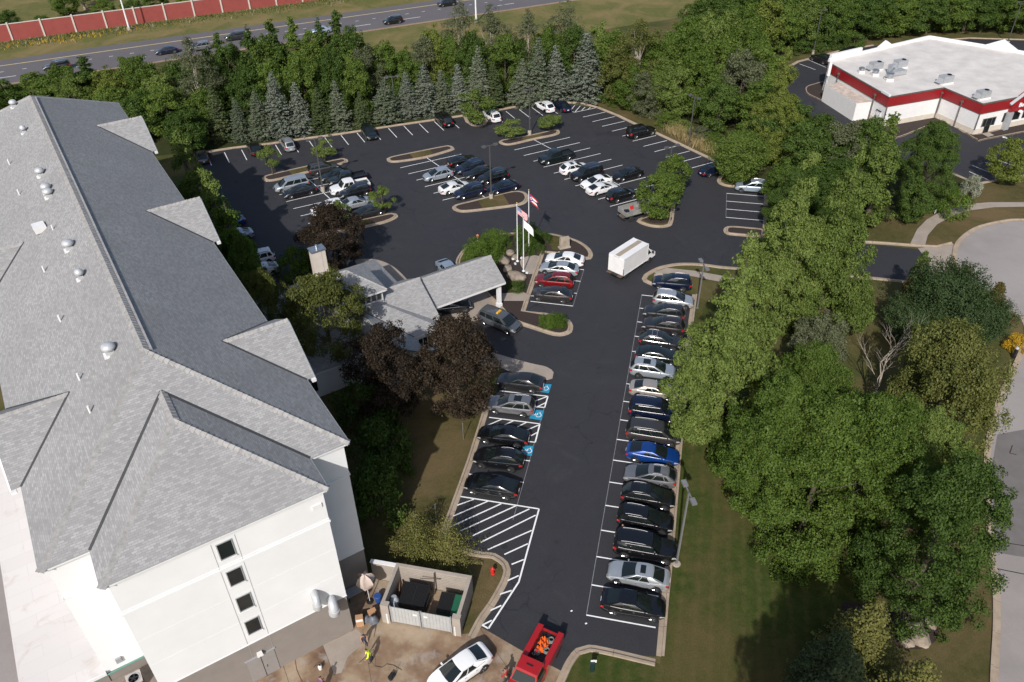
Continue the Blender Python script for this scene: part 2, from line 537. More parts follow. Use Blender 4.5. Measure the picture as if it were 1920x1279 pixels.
    leaf('leaf_olive', (0.072, 0.084, 0.018), (0.112, 0.124, 0.030), (0.160, 0.170, 0.050))
    leaf('leaf_juniper', (0.030, 0.054, 0.018), (0.050, 0.080, 0.028), (0.078, 0.112, 0.042), 0.18)
    leaf('needle_blue', (0.095, 0.112, 0.082), (0.14, 0.158, 0.122), (0.20, 0.215, 0.175), 0.1)
    leaf('needle_grey', (0.065, 0.085, 0.050), (0.105, 0.125, 0.078), (0.155, 0.17, 0.115), 0.1)
    leaf('needle_green', (0.040, 0.060, 0.022), (0.066, 0.088, 0.034), (0.10, 0.12, 0.052), 0.1)
    leaf('needle_gold', (0.075, 0.082, 0.020), (0.13, 0.13, 0.034), (0.20, 0.185, 0.055), 0.15)
    leaf('cedar_brown', (0.075, 0.060, 0.018), (0.12, 0.095, 0.030), (0.17, 0.135, 0.046), 0.15)
    leaf('bush', (0.040, 0.075, 0.010), (0.070, 0.125, 0.016), (0.115, 0.175, 0.028), 0.2)
    leaf('bloom_white', (0.08, 0.11, 0.04), (0.30, 0.31, 0.24), (0.55, 0.55, 0.48), 0.2)
    leaf('bloom_yellow', (0.40, 0.24, 0.02), (0.50, 0.32, 0.03), (0.58, 0.40, 0.05), 0.2)
    leaf('dry_grass', (0.20, 0.15, 0.06), (0.28, 0.22, 0.10), (0.36, 0.29, 0.15), 0.2)

build_materials()

_paint = {}
def car_paint(name, c, metal=0.35, rough=0.3):
    if name in _paint: return _paint[name]
    m, nt, b = newmat('paint_' + name)
    b.inputs['Base Color'].default_value = rgba(c)
    b.inputs['Metallic'].default_value = metal
    b.inputs['Roughness'].default_value = rough
    b.inputs['Coat Weight'].default_value = 1.0
    b.inputs['Coat Roughness'].default_value = 0.03
    tc = nt.nodes.new('ShaderNodeTexCoord')
    f = noise(nt, 1.2, 4, 0.6, tc.outputs['Object'])
    nt.links.new(ramp(nt, f, [(0.3, [x * 0.93 for x in c]), (0.7, [min(1, x * 1.05) for x in c])]), b.inputs['Base Color'])
    _paint[name] = m
    return m

# ================================================================== the ground and the paved areas
def clip(poly, n, d):
    """part of poly where n.p >= d"""
    out = []
    for i in range(len(poly)):
        a, b = poly[i - 1], poly[i]
        da = a[0] * n[0] + a[1] * n[1] - d
        db = b[0] * n[0] + b[1] * n[1] - d
        if (da >= 0) != (db >= 0):
            t = da / (da - db)
            out.append((a[0] + (b[0] - a[0]) * t, a[1] + (b[1] - a[1]) * t))
        if db >= 0:
            out.append(b)
    return out

def sheet(name, poly, z, mat, kind='structure', parent=None):
    o = MB().sheet(poly, z).obj(name, mat, parent)
    if kind and parent is None:
        o['kind'] = kind
    return o

def kerb(name, pts, closed=False, side=1, parent=None, prof=((0, .026), (.36, .038), (.385, .15), (.57, .15), (.60, .0))):
    rings = [offset(pts, d * side, closed) for d, z in prof]
    n = len(pts)
    L = [0.0]
    for i in range(1, n + 1):
        a, b = pts[i - 1], pts[i % n]
        L.append(L[-1] + math.hypot(b[0] - a[0], b[1] - a[1]))
    mb = MB(); uv = []
    m = n + 1 if closed else n
    for (d, z), r in zip(prof, rings):
        for i in range(m):
            p = r[i % n]
            mb.v.append((p[0], p[1], z)); uv.append((L[i], d))
    k = len(prof)
    for j in range(k - 1):
        for i in range(m - 1):
            q = (j * m + i, j * m + i + 1, (j + 1) * m + i + 1, (j + 1) * m + i)
            mb.f.append(q if side < 0 else q[::-1])
    mb.uv = uv
    o = mb.obj(name, M['kerb'], parent, smooth=25)
    if parent is None:
        o['kind'] = 'structure'
    return o

# ---- base ground, one sheet to the horizon
sheet('ground', [(-1500, -200), (1500, -200), (1500, 2200), (-1500, 2200)], 0.0, M['grass'])

# ---- hotel car park
lot = [(-50.11,119.9),(-44.4,122.02),(-38.95,123.37),(-33.43,125.28),(-27.75,127),(-19.13,130.13),(-7.77,133.99),(-1.55,136.41),(4.81,139.28),(10.88,139.13),(11.8,138.67),(15.55,136.88),(18.58,133.05),(21.05,129.3),(24.13,125.12),(27.02,120.83),(30.05,116.25),(31.49,113.96),(32.79,111.74),(31.44,109.24),(30.5,107.68),(30.6,106.45),(31.49,105.56),(33.47,105.14),(36.37,103.86),(34.76,97.68),(33.51,93.43),(31.24,91.38),(47.86,88.37),(51.68,87.31),(51.69,86.27),(51.28,83.26),(50.11,80.05),(46.74,80.39),(39.02,82.18),(26.35,84.12),(24.79,84.57),(22.81,85.02),(20.72,85.04),(18.99,84.59),(17.65,83.87),(16.23,82.55),(15.82,81.65),(15.92,80.9),(16.83,80),(19.15,78.94),(21.39,78.08),(20,72.97),(18.07,65.37),(16.44,58.72),(14.67,51.5),(13.19,45.27),(12.11,40.86),(11.09,36.88),(9.92,31.93),(8.8,32.07),(6.72,32.66),(5.19,32.98),(4.25,32.71),(3.54,31.88),(3.05,31),(0.24,32.65),(-2.58,34.53),(-2.27,35.34),(-1.6,36.42),(-0.63,38.49),(-0.41,39.67),(-0.62,40.35),(-1.63,41.25),(-3.23,41.55),(-5.72,42.73),(-5.41,44.29),(-4.69,47.34),(-3.73,51.53),(-2.48,57.88),(-1.7,61.19),(-0.88,65),(-2.88,67.58),(-5.22,69.24),(-7.33,70.75),(-7.77,73.17),(-10.57,78.16),(-17.14,85.46),(-25.78,82.08),(-29.28,80.43),(-41.35,100.25)]
parking_lot = sheet('parking_lot', lot, 0.02, M['asphalt'])

# concrete kerbs along the edge of the car park (outside to the left of the way they run)
for i, (pts, sm) in enumerate((
    ([(-50.11,119.9),(-44.4,122.02),(-38.95,123.37),(-33.43,125.28),(-27.75,127),(-19.13,130.13),(-7.77,133.99)], 0),
    ([(-7.77,133.99),(-7.28,131.59),(-6.22,129.8),(-4.95,129.28),(-3.8,130.27),(-3.46,132.13),(-4.07,135.53),(-1.55,136.41),(4.81,139.28),(10.89,139.25),(13.04,138.77),(15.55,136.88)], 0),
    ([(15.55,136.88),(18.58,133.05),(21.05,129.3),(24.13,125.12),(27.02,120.83),(30.05,116.25),(31.49,113.96),(32.67,111.93)], 0),
    ([(32.27,110.84),(30.58,108.03),(30.6,106.45),(31.49,105.56),(33.47,105.14),(36.01,104.54)], 1),
    ([(36.46,104.19),(34.76,97.68),(33.51,93.43)], 0),
    ([(37.55,90.34),(42.77,89.41),(47.94,88.57),(51.9,87.83),(54.29,87.49),(56.64,88.34)], 0),
    ([(49.82,79.83),(46.74,80.39),(39.02,82.18),(30.92,83.42),(26.35,84.12),(24.79,84.57),(22.81,85.02),(20.72,85.04),(18.99,84.59),(17.65,83.87),(16.23,82.55),(15.82,81.65),(15.92,80.9),(16.83,80),(17.84,79.44)], 1),
    ([(21.26,78.09),(19.88,72.98),(18.02,65.37),(16.34,58.72),(14.63,51.5),(13.15,45.27),(12.11,40.86),(11.09,36.88),(9.94,32.01)], 0),
    ([(9.9,31.76),(8.8,32.07),(6.72,32.66),(5.19,32.98),(4.25,32.71),(3.54,31.88),(2.98,30.83),(2.14,28.96)], 1),
    ([(-3.11,33.53),(-2.58,34.75),(-2.27,35.34),(-1.6,36.42),(-0.63,38.49),(-0.41,39.67),(-0.62,40.35),(-1.63,41.25),(-3.23,41.55),(-5.72,42.73)], 1),
    ([(-5.72,42.73),(-5.41,44.29),(-4.69,47.34),(-3.73,51.53),(-2.48,57.88),(-1.91,60.63)], 0),
)):
    p = catmull(pts, False, 0.5) if sm else pts
    kerb('kerb', p, False, 1)

# walkway tip beside the accessible bays
tip = ccw(catmull([(-8.27,71.57),(-4.63,68.94),(-2.77,67.86),(-0.94,66.88),(1.9,65.54),(3.57,64.88),(4.25,63.98),(4.09,63.13),(2.99,62.9),(1.31,63.37),(-0.61,64.64),(-1.72,65.02),(-3.12,65.23),(-5.71,67.11),(-8.38,68.86)], True, 0.5))
MB().prism(tip, 0.0, 0.15).obj('walkway', M['walk'])['kind'] = 'structure'
walk2 = ccw(catmull([(-19.67,86.81),(-18.03,87.14),(-16.28,86.57),(-14.58,85.13),(-12.88,82.63),(-11.9,80.47),(-13.26,79.94),(-16.04,82.97),(-18.39,84.87)], True, 0.6))
MB().prism(walk2, 0.0, 0.15).obj('walkway', M['walk'])['kind'] = 'structure'

# pavers below the entrance canopy
sheet('entrance_paving', [(-10.29,78.6),(-6.55,83.63),(-0.67,77.2),(0.19,75.65),(-3.57,73.56),(-5.24,72.89),(-7.48,73.36)], 0.024, M['walk'])

# ---- traffic islands
def island(pts, smooth=True, fill='mulch', patch=None, grass=None, z=0.13):
    p = ccw(catmull(pts, True, 0.45)) if smooth else ccw(pts)
    root = kerb('traffic_island', p, True, 1)
    inner = offset(p, 0.56, True)
    c = Vector((sum(q[0] for q in inner) / len(inner), sum(q[1] for q in inner) / len(inner)))
    ax = max((Vector(q) - c for q in inner), key=lambda w: w.length).normalized()
    if fill:
        MB().sheet(inner, z).obj('mulch_bed' if fill == 'mulch' else 'grass_patch', M[fill], root)
    if grass:
        lo, hi = grass
        t = [Vector(q).dot(ax) for q in inner]
        a, b = min(t), max(t)
        g = clip(clip(inner, (ax.x, ax.y), a + (b - a) * lo), (-ax.x, -ax.y), -(a + (b - a) * hi))
        if len(g) > 2:
            MB().sheet(g, z + 0.006).obj('grass_patch', M['drylawn'], root)
    return root, inner

island([(-37.04,110.81),(-36.94,111.89),(-34.8,113.28),(-30.93,115.4),(-27.44,117.2),(-25.85,117.72),(-25.03,116.71),(-25.9,115.39),(-30.55,112.56),(-34.63,110.18),(-36.07,109.87)], grass=(0.3, 0.62))
island([(-15.45,98.71),(-16.33,99.43),(-18.81,98.52),(-22.93,96.71),(-25.91,95.2),(-26.56,94.07),(-25.73,93.05),(-22.51,94.07),(-19.13,95.4),(-16.75,96.64),(-15.57,97.8)], grass=(0.32, 0.68))
island([(-19.06,116.86),(-18.68,117.93),(-15.11,119.69),(-9.87,121.99),(-9.15,121.71),(-8.72,120.76),(-9.06,119.79),(-13.13,117.11),(-17.37,115.72),(-18.63,115.99)], grass=(0.33, 0.66))
island([(-8.06,100.46),(-7.64,101.56),(-5.3,102.76),(-2.11,104.36),(0.49,105.49),(2.11,105.14),(2.72,103.7),(2.52,102.1),(1.37,100.86),(-2.08,99.93),(-5.97,99.14),(-7.38,99.45)], grass=(0.28, 0.66))
island([(-1.61,122.65),(-1.14,123.78),(1.44,124.8),(5.18,126.44),(7.49,127.72),(8.33,127.51),(8.53,126.45),(7.73,125.16),(4.16,123.47),(0.67,121.65),(-0.78,121.61)], grass=(0.34, 0.7))
i6, i6in = island([(17.06,95.82),(17.45,96.56),(18.65,97.34),(20.11,98.36),(20.25,101.18),(19.83,103.48),(21.89,104.9),(23.77,106.02),(24.34,105.32),(24.05,103.65),(22.97,99.61),(21.95,95.43),(21.34,94.28),(20.03,93.89),(18.54,94.29),(17.41,95.22)], fill='drylawn')
bed = [(q[0] + math.cos(k * PI / 10) * 2.0, q[1] + math.sin(k * PI / 10) * 1.6) for q in [(19.98,96.54)] for k in range(20)]
MB().sheet(bed, 0.137).obj('mulch_bed', M['mulch'], i6)
island([(28.2,92.97),(28.66,93.88),(29.57,94.14),(31.48,93.78),(33.58,93.14),(33.49,91.72),(32.83,90.77),(30.52,91.27),(28.41,91.83)], grass=None)
# big planted island with the flags (its east side notched by four bays)
flag_outer = ccw(catmull([(-6.9,85.23),(-6.81,87.11),(-6,89.42),(-4.72,91.19),(-3.18,92.38),(-1.52,93.16),(0.59,93.4),(2.79,93.33),(5.18,93.03),(6.63,92.46),(8.43,91.37),(9.56,90.11),(10.26,88.69),(10.44,87.32),(10.04,86.25),(9.34,86.12)], False, 0.5)
   + [(8.89,86.39),(6.93,87.23),(4.33,88.03),(3.43,83.81),(2.51,79.45),(1.61,75.27),(3.91,74.8)]
   + catmull([(4.91,74.45),(5.93,73.9),(6.53,73.35),(6.84,72.27),(6.6,70.96),(5.71,70.34),(4.63,70.37),(2.83,71.35),(0.98,72.44)], False, 0.5)
   + [(-0.26,73.36),(-1.78,76.25),(-3.71,79.65),(-5.85,82.64)])
fi = kerb('planted_island', flag_outer, True, 1)
fin = offset(flag_outer, 0.56, True)
MB().sheet(fin, 0.13).obj('mulch_bed', M['mulch'], fi)
gp = catmull([(-6.62,85.37),(-6.5,87.15),(-5.63,89.35),(-4.43,90.94),(-2.92,92.13),(-1.31,92.85),(0.6,93.06),(1.3,92.83),(-0.47,92.05),(-2.21,90.86),(-3.56,88.88),(-4.51,86.06),(-5.45,84.09)], True, 0.6)
MB().sheet(ccw(gp), 0.137).obj('grass_patch', M['drylawn'], fi)
gp = catmull([(4.88,92.7),(6.34,92.23),(7.34,91.5),(6.52,88.29),(5.38,88.59),(5.07,90.62)], True, 0.6)
MB().sheet(ccw(gp), 0.137).obj('grass_patch', M['drylawn'], fi)
gp = [(1.17,85.87),(2.2,87.12),(3.69,87.07),(3.34,85.05),(2.75,82.97),(1.78,83.37)]
MB().sheet(ccw(catmull(gp, True, 0.5)), 0.139).obj('stone_paving', M['walk'], fi)
gp = [(-1.04,78.77),(1.36,79.03),(2.28,78.22),(1.94,77.12),(-1.17,77.21)]
MB().sheet(ccw(gp), 0.138).obj('paved_path', M['walk'], fi)
# right hand walkway and lawn by the drive
sw = [(17.5,82.99),(19.21,83.92),(22.36,83.2),(25.08,82.15),(29.48,80.35),(29.16,79.09),(24.78,80.73),(22.11,81.88),(19.77,82.56),(17.83,82.62)]
MB().sheet(ccw(sw), 0.045).obj('sidewalk', M['walk'])['kind'] = 'structure'

# ---- painted bays
def line(a, b, w=0.11, mat='paint_line', z=0.029, parent=None):
    a = Vector(a); b = Vector(b); t = (b - a).normalized(); n = Vector((-t.y, t.x)) * w / 2
    return MB().add([(a.x + n.x, a.y + n.y, z), (a.x - n.x, a.y - n.y, z), (b.x - n.x, b.y - n.y, z), (b.x + n.x, b.y + n.y, z)], [(0, 1, 2, 3)]).obj(
        'painted_line', M[mat], parent or parking_lot)

def lerp(a, b, t):
    return (a[0] + (b[0] - a[0]) * t, a[1] + (b[1] - a[1]) * t)

def bays(a0, a1, n, vec):
    for i in range(n):
        p = lerp(a0, a1, i / (n - 1))
        line(p, (p[0] + vec[0], p[1] + vec[1]))

def polar(deg, r):
    return (math.cos(math.radians(deg)) * r, math.sin(math.radians(deg)) * r)

R0, R1 = (15.33,78.09), (5.23,35.43)
bays(R0, R1, 17, polar(-13.0, 5.15))                         # long right hand row
line(R0, R1, 0.05, 'paint_faint', 0.027)
Q0, Q1 = (7.11,76.06), (9,83.85)
bays(Q0, Q1, 4, polar(167, 5.0)); line(Q0, Q1, 0.05, 'paint_faint', 0.027)
for p in [(1.45,51.49),(0.83,48.88)]:
    line(p, (p[0] - 4.9, p[1] + 1.13))
line((3.28,59.69), (-0.17,44.69), 0.05, 'paint_faint', 0.027)
# double rows in the middle of the car park
D = polar(26.8, 10.25)
bays((0.88,119.73), (14,100.23), 10, D)
bays((-16.62,113.88), (-9.53,102.95), 6, D)
bays((-36.23,109.88), (-27.44,96.79), 7, D)
for a, b in ([(4.17,123.56),(16.1,106.66)], [(-13.15,117.82),(-3.55,103.63)], [(-31.45,112.6),(-21.29,97.4)]):
    line(a, b)
bays((-47.96,119.86), (-10.12,132.9), 16, polar(-64.8, 4.35))     # back row
for a, b in ([(-1.73,133.96),(-1,131.31)], [(-0.38,136.11),(1.15,132.75)], [(1.96,136.82),(3.82,132.8)], [(4.22,137.72),(6.01,133.86)], [(6.75,138.04),(8.64,134.62)]):
    line(a, b)
bays((12.85,132.85), (28.67,109.78), 12, polar(27.5, 4.6))   # row below the woods
for a, b in ([(10.91,135.92),(11.54,135.07)], [(11.54,135.07),(15.39,136.96)], [(10.95,135.96),(11.82,138.31)], [(11.64,135.19),(12.79,138.02)], [(12.86,135.88),(13.6,137.47)], [(13.97,136.32),(14.52,137.25)]):
    line(a, b)
bays((31,103.57), (29.32,96.53), 4, polar(-12.5, 5.0)); line((31,103.57), (29.32,96.53), 0.05, 'paint_faint', 0.027)
bays((-37.27,97.06), (-30.02,85.75), 6, polar(207, 4.9))             # row by the hotel
# accessible bays
def hatch(corners, segs):
    for a, b in zip(corners, corners[1:]):
        line(a, b, 0.13, z=0.031)
    for a, b in segs:
        line(a, b, 0.12, z=0.030)
hatch([(-1.32,61.33),(3.49,60.36),(3.09,58.7),(1.2,59.03)], [[(2.12,59.64),(3.42,60.33)], [(2.19,58.69),(3.27,59.45)]])
hatch([(-2.35,57.42),(2.54,56.38),(2.01,53.89),(1.34,54.01)], [[(-2.59,56.23),(-1.06,57.16)], [(-1.06,56.19),(0.07,56.91)], [(0.37,56.01),(1.3,56.65)], [(1.12,55.47),(2.47,56.25)], [(1.61,54.74),(2.28,55.23)]])
hatch([(-4.7,47.37),(2.06,45.82),(0.21,38.47),(-2.11,34.43),(-2.58,34.72)], [
    [(-4.94,46.38),(-3.53,47.03)], [(-5.22,45.2),(-2.28,46.8)], [(-5.46,44.03),(-1.16,46.47)], [(-4.55,43.59),(0.08,46.2)], [(-3.56,43.06),(1.24,45.84)],
    [(-2.88,42.36),(1.75,45.14)], [(-2.26,41.63),(1.37,43.52)], [(-0.91,41.12),(1.02,42.16)], [(-0.34,40.14),(0.64,40.59)], [(-0.66,38.61),(0.21,39.06)],
    [(-1.3,37.37),(-0.36,37.7)], [(-1.98,35.96),(-1.15,36.38)], [(-2.56,34.73),(-1.87,35.11)]])
def wheelchair(c, ang, s, parent):
    mb = MB(); z = 0.040
    ca, sa = math.cos(ang), math.sin(ang)
    def T(x, y): return (c[0] + (x * ca - y * sa) * s, c[1] + (x * sa + y * ca) * s, z)
    def stroke(a, b, w=0.10):
        a = Vector(a); b = Vector(b); t = (b - a).normalized(); n = Vector((-t.y, t.x)) * w / 2
        mb.add([T(*(a + n)), T(*(a - n)), T(*(b - n)), T(*(b + n))], [(0, 1, 2, 3)])
    K = [(0.36 * math.cos(w), 0.36 * math.sin(w)) for w in [math.radians(130 + 27 * k) for k in range(10)]]
    for a, b in zip(K, K[1:]): stroke((a[0] - 0.03, a[1] - 0.16), (b[0] - 0.03, b[1] - 0.16), 0.09)
    stroke((-0.10, 0.42), (-0.06, -0.02), 0.12); stroke((-0.06, 0.0), (0.30, -0.02), 0.11)
    stroke((0.28, 0.0), (0.42, -0.34), 0.10); stroke((0.40, -0.33), (0.54, -0.28), 0.09); stroke((-0.09, 0.22), (0.20, 0.20), 0.09)
    n = 10
    mb.add([T(-0.12 + 0.11 * math.cos(2 * PI * k / n), 0.60 + 0.11 * math.sin(2 * PI * k / n)) for k in range(n)], [tuple(range(n))])
    return mb.obj('wheelchair_symbol', M['paint_line'], parent)
for q in ([(2.86,62.33),(3.95,62.17),(3.6,60.84),(2.4,61.13)], [(2.02,58.39),(3.02,58.25),(2.72,56.86),(1.52,57.19)], [(0.92,53.46),(1.85,53.41),(1.63,52.12),(0.61,52.32)]):
    o = MB().sheet(ccw(q), 0.033).obj('blue_bay_panel', M['paint_blue'], parking_lot)
    c = (sum(p[0] for p in q) / 4, sum(p[1] for p in q) / 4)
    wheelchair(c, math.radians(77), 0.78, o)
# small white scraps on the asphalt
for p in [(4.14,35.8),(5.15,34.71)]:
    MB().box((p[0], p[1], 0.032), (0.16, 0.1, 0.02), 0.4).obj('paper_scrap', M['paint_line'], parking_lot)

# ---- service yard behind the hotel
yard = [(-14.21,41.94),(-10.08,35.39),(-9.42,35.2),(-4.42,33.99),(-3.12,34.1),(-2.58,34.53),(0.24,32.65),(3.05,31),(2.75,29.33),(1.96,25.01),(-21.88,20.96),(-25.02,30.22)]
service_yard = sheet('service_yard', yard, 0.012, M['yard'])
sheet('washed_slab', [(-14.19,33.31),(-11.93,34.57),(-10.94,33.68),(-12.22,32.34),(-12.48,31.11),(-12.99,31)], 0.017, M['walk'], parent=service_yard)
for a, b in ([(-12.99,31),(-14.19,33.31)], [(-11.45,34.56),(-10.02,29.56)], [(-2.74,34.49),(0.5,29.37)], [(-16.8,31.88),(-15.85,30.06)]):
    line(a, b, 0.03, 'bark', 0.018, service_yard)
MB().tube([(p[0], p[1], 0.03) for p in catmull([(-16.04,32.45),(-15.72,31.45),(-15.16,30.52),(-14.65,29.65)], False, 0.4)], 0.018, 6).obj('garden_hose', plain('brown_hose', (0.16, 0.05, 0.03), 0.6), service_yard)

ha_ = math.radians(32)
def hl(x, y): return (-18.98 + x * math.cos(ha_) - y * math.sin(ha_), 33.52 + x * math.sin(ha_) + y * math.cos(ha_))
sheet('side_street', [hl(-80, -40), hl(-14.2, -40), hl(-14.2, 45), hl(-80, 45)], 0.010, M['street'])
ea_ = math.radians(-12.7)
sheet('enclosure_floor', [(-9.95 + x * math.cos(ea_) - y * math.sin(ea_), 35.35 + x * math.sin(ea_) + y * math.cos(ea_)) for x, y in ((-4.5, -.3), (5.9, -.3), (5.9, 3.3), (-4.5, 3.3))], 0.022, M['yard'])
# ---- lawns
sheet('lawn', [(21.61,77.63),(20.23,72.97),(18.35,65.36),(16.7,58.71),(14.92,51.5),(13.46,45.26),(12.37,40.85),(11.34,36.88),(10.18,31.59),(9.02,24.89),(22.89,24.66),(29.55,42.64),(28.84,51.17),(25.6,56.95),(25.18,63.42),(26.36,72.79)], 0.016, M['lawn'])
sheet('lawn', [(-2.24,61.21),(-2.82,57.89),(-4.07,51.54),(-5.01,47.34),(-5.72,44.3),(-6.08,42.74),(-9.6,39.5),(-11.88,40.83),(-15.11,52.21),(-16.89,58.79),(-11.13,64.4),(-5.63,65.12)], 0.014, M['drylawn'])
sheet('lawn', [(-3.31,41.18),(-1.67,40.88),(-0.99,40.19),(-0.82,39.58),(-1.07,38.58),(-1.97,36.57),(-2.75,35.2),(-3.02,34.58),(-4.22,34.07),(-3.66,38.63),(-4.13,40.15)], 0.018, M['drylawn'])
sheet('lawn', [(5.13,32.64),(6.72,32.32),(8.75,31.74),(10.21,31.34),(9.19,24.89),(2.3,25),(3.21,30.82),(3.8,31.71),(4.46,32.45)], 0.017, M['lawn'])
sheet('lawn', [(29.55,42.64),(22.89,24.66),(30.45,24.53),(33,29.61),(35.32,34.02),(36.75,37.76),(39.75,44.68),(42.02,50.19),(34.52,48.43)], 0.010, M['drylawn'])
sheet('lawn', [(41.43,89.53),(48.12,89.03),(50.99,88.53),(53.56,92.44),(56.03,95.12),(59.32,97.57),(62.9,99.15),(66.61,99.64),(74.23,99.36),(78.58,107.41),(72.22,106.43),(67.22,104.72),(58.82,101.37),(48.61,94.06)], 0.011, M['drylawn'])
sheet('lawn', [(53.01,88.46),(54.37,90.87),(56.75,93.63),(59.74,95.88),(62.63,97.29),(66.44,98.08),(73.49,97.98),(71.49,94.28),(66.09,94.03),(63.51,93.25),(61.38,92.17),(59.1,90.43),(57.42,88.72),(56.63,88.47)], 0.013, M['drylawn'])
# strip of dry grass behind the back kerb and below the woods
sheet('verge', [(15.66,138.39),(18.74,134.75),(21.47,130.79),(24.35,126.54),(27.23,122.29),(30.26,117.63),(32.08,114.8),(33.12,117.71),(29.41,124.78),(26.04,131.06),(20.61,138.68),(16.14,141.49),(10.4,142.02),(10.3,140.45)], 0.013, M['drylawn'])
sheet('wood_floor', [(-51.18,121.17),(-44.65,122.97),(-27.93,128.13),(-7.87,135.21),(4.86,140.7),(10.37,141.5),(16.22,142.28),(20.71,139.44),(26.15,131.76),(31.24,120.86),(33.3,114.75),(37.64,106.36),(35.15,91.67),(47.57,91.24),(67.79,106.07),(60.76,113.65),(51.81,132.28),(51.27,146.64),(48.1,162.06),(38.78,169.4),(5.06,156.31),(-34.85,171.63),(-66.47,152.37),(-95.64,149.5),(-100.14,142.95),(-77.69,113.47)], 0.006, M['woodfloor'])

# ---- street, turning circle and walk on the right
street_edge = catmull([(29.7,22.58),(33.31,29.6),(35.66,34.01),(37.39,37.72),(38.36,40.41),(42.31,49.3),(44.79,53.79),(48.43,59.08),(51.48,62.8),(53.82,65.74),(55.78,68.28),(56.92,70.68),(57.2,72.7),(56.42,74.01),(55.5,75.83),(54.94,78.29),(54.85,81.92),(55.21,84),(55.78,85.62),(56.72,87.41),(57.54,88.58),(59.15,90.24),(61.24,91.9),(63.4,92.96),(66.01,93.77),(68.5,94.02),(78.04,93.32),(92.41,89.71)], False, 0.8)
far = [(103.8,79.18),(53.69,22.19)]
street = sheet('street', street_edge + far, 0.015, M['street'])
kerb('kerb', street_edge, False, 1)
sheet('asphalt_patch', [(42.31,49.21),(38.43,40.51),(41.59,39.72),(49.69,54.86),(45.18,53.89)], 0.019, plain('street_patch', (0.15, 0.135, 0.13), 0.9, var=0.12, scale=0.8), parent=street)
for a, b in ([(38.97,41.62),(42.57,40.74)], [(37.68,38.99),(41.07,37.97)], [(45.1,51.45),(45.62,51.24)], [(45.1,51.45),(45.86,52.46)]):
    line(a, b, 0.09, 'mulch', 0.022, street)
walk = [(50.96,88.4),(53.57,92.39),(55.99,95.03),(59.33,97.5),(62.9,99.07),(66.6,99.56),(74.19,99.29),(73.45,97.9),(70.61,98.08),(66.44,98.08),(62.64,97.26),(59.72,95.84),(56.75,93.63),(54.33,90.83),(52.85,88.2)]
MB().sheet(ccw(walk), 0.03).obj('sidewalk', M['walk'])['kind'] = 'structure'
sheet('driveway_apron', ccw([(51.69,87.58),(56.58,88.21),(56.39,86.89),(55.7,85.37),(54.89,83.14),(54.65,81.21),(49.96,79.71),(51.28,83.26),(51.69,86.27)]), 0.023, M['walk'])

# ---- restaurant car park
rlot = [(49.09,149.61),(57.83,159.27),(68.07,165.37),(76.3,168.77),(91.41,171.17),(97.64,172.29),(115.44,169.47),(82.05,109.43),(72.57,107.11),(67.62,105.56),(65.91,108.8),(60.76,113.65),(54.79,119.87),(51.81,132.28),(49.96,138.6)]
restaurant_lot = sheet('restaurant_lot', rlot, 0.017, M['asphalt'])
kerb('kerb', [(49.09,149.61),(57.83,159.27),(68.07,165.37),(76.3,168.77)], False, 1)
kerb('kerb', [(82.05,109.43),(72.57,107.11),(67.62,105.56),(65.91,108.8)], False, 1)
kerb('kerb', [(91.41,171.17),(97.64,172.29),(115.44,169.47)], False, 1)
for a, b in ([(60.09,160.61),(62.07,155.88)], [(57.6,158.32),(59.65,154.77)], [(62.53,162.29),(64.22,158.94)], [(92.75,169.65),(94.46,165.67)], [(95.02,170.25),(96.85,166.59)], [(68.25,109.25),(69.85,106.17)], [(69.73,111.21),(72.19,107.13)], [(72.07,112.24),(74.57,108.28)], [(74.35,113.1),(76.61,109.65)]):
    line(a, b, 0.11, z=0.027, parent=restaurant_lot)
bedp = [(54.25,143.71),(56.15,146.4),(59.04,147.39),(58.2,142.98),(57.26,137.74),(61.15,127.88),(61.28,125.39),(72.22,128.77),(74.94,121.97),(76.33,121.49),(92.44,128.11),(95.02,132.75),(90.54,132.96),(78.61,125.31),(73.32,131.32),(61.69,126.95),(59.01,131.96)]
kb = catmull([(54.25,143.71),(55.02,145.61),(56.81,146.93),(59.32,147.66),(57.76,139.27),(59.68,133.87),(61.85,127.39),(73.4,131.07),(75.16,122.82),(88.44,128.98),(94.1,131.1),(91.57,126.54),(76.35,120.64),(74.6,120.71),(72.07,127.4),(61.1,121.28),(58.95,127.98),(55.56,138.34),(54.18,141.55)], True, 0.8)
ri = kerb('planted_island', ccw(kb), True, 1, prof=((0, .022), (.12, .03), (.14, .14), (.30, .14), (.33, .0)))
MB().sheet(ccw(kb), 0.11).obj('mulch_bed', M['mulch'], ri)
MB().sheet(ccw([(76.5,122.55),(77.82,123.14),(78.24,122.05),(76.87,121.36)]), 0.15).obj('door_step', M['walk'], ri)
MB().sheet(ccw([(79.45,121.89),(79.99,121.44),(79.76,120.81),(79.22,121.26)]), 0.024).obj('arrow_marking', M['paint_line'], restaurant_lot)

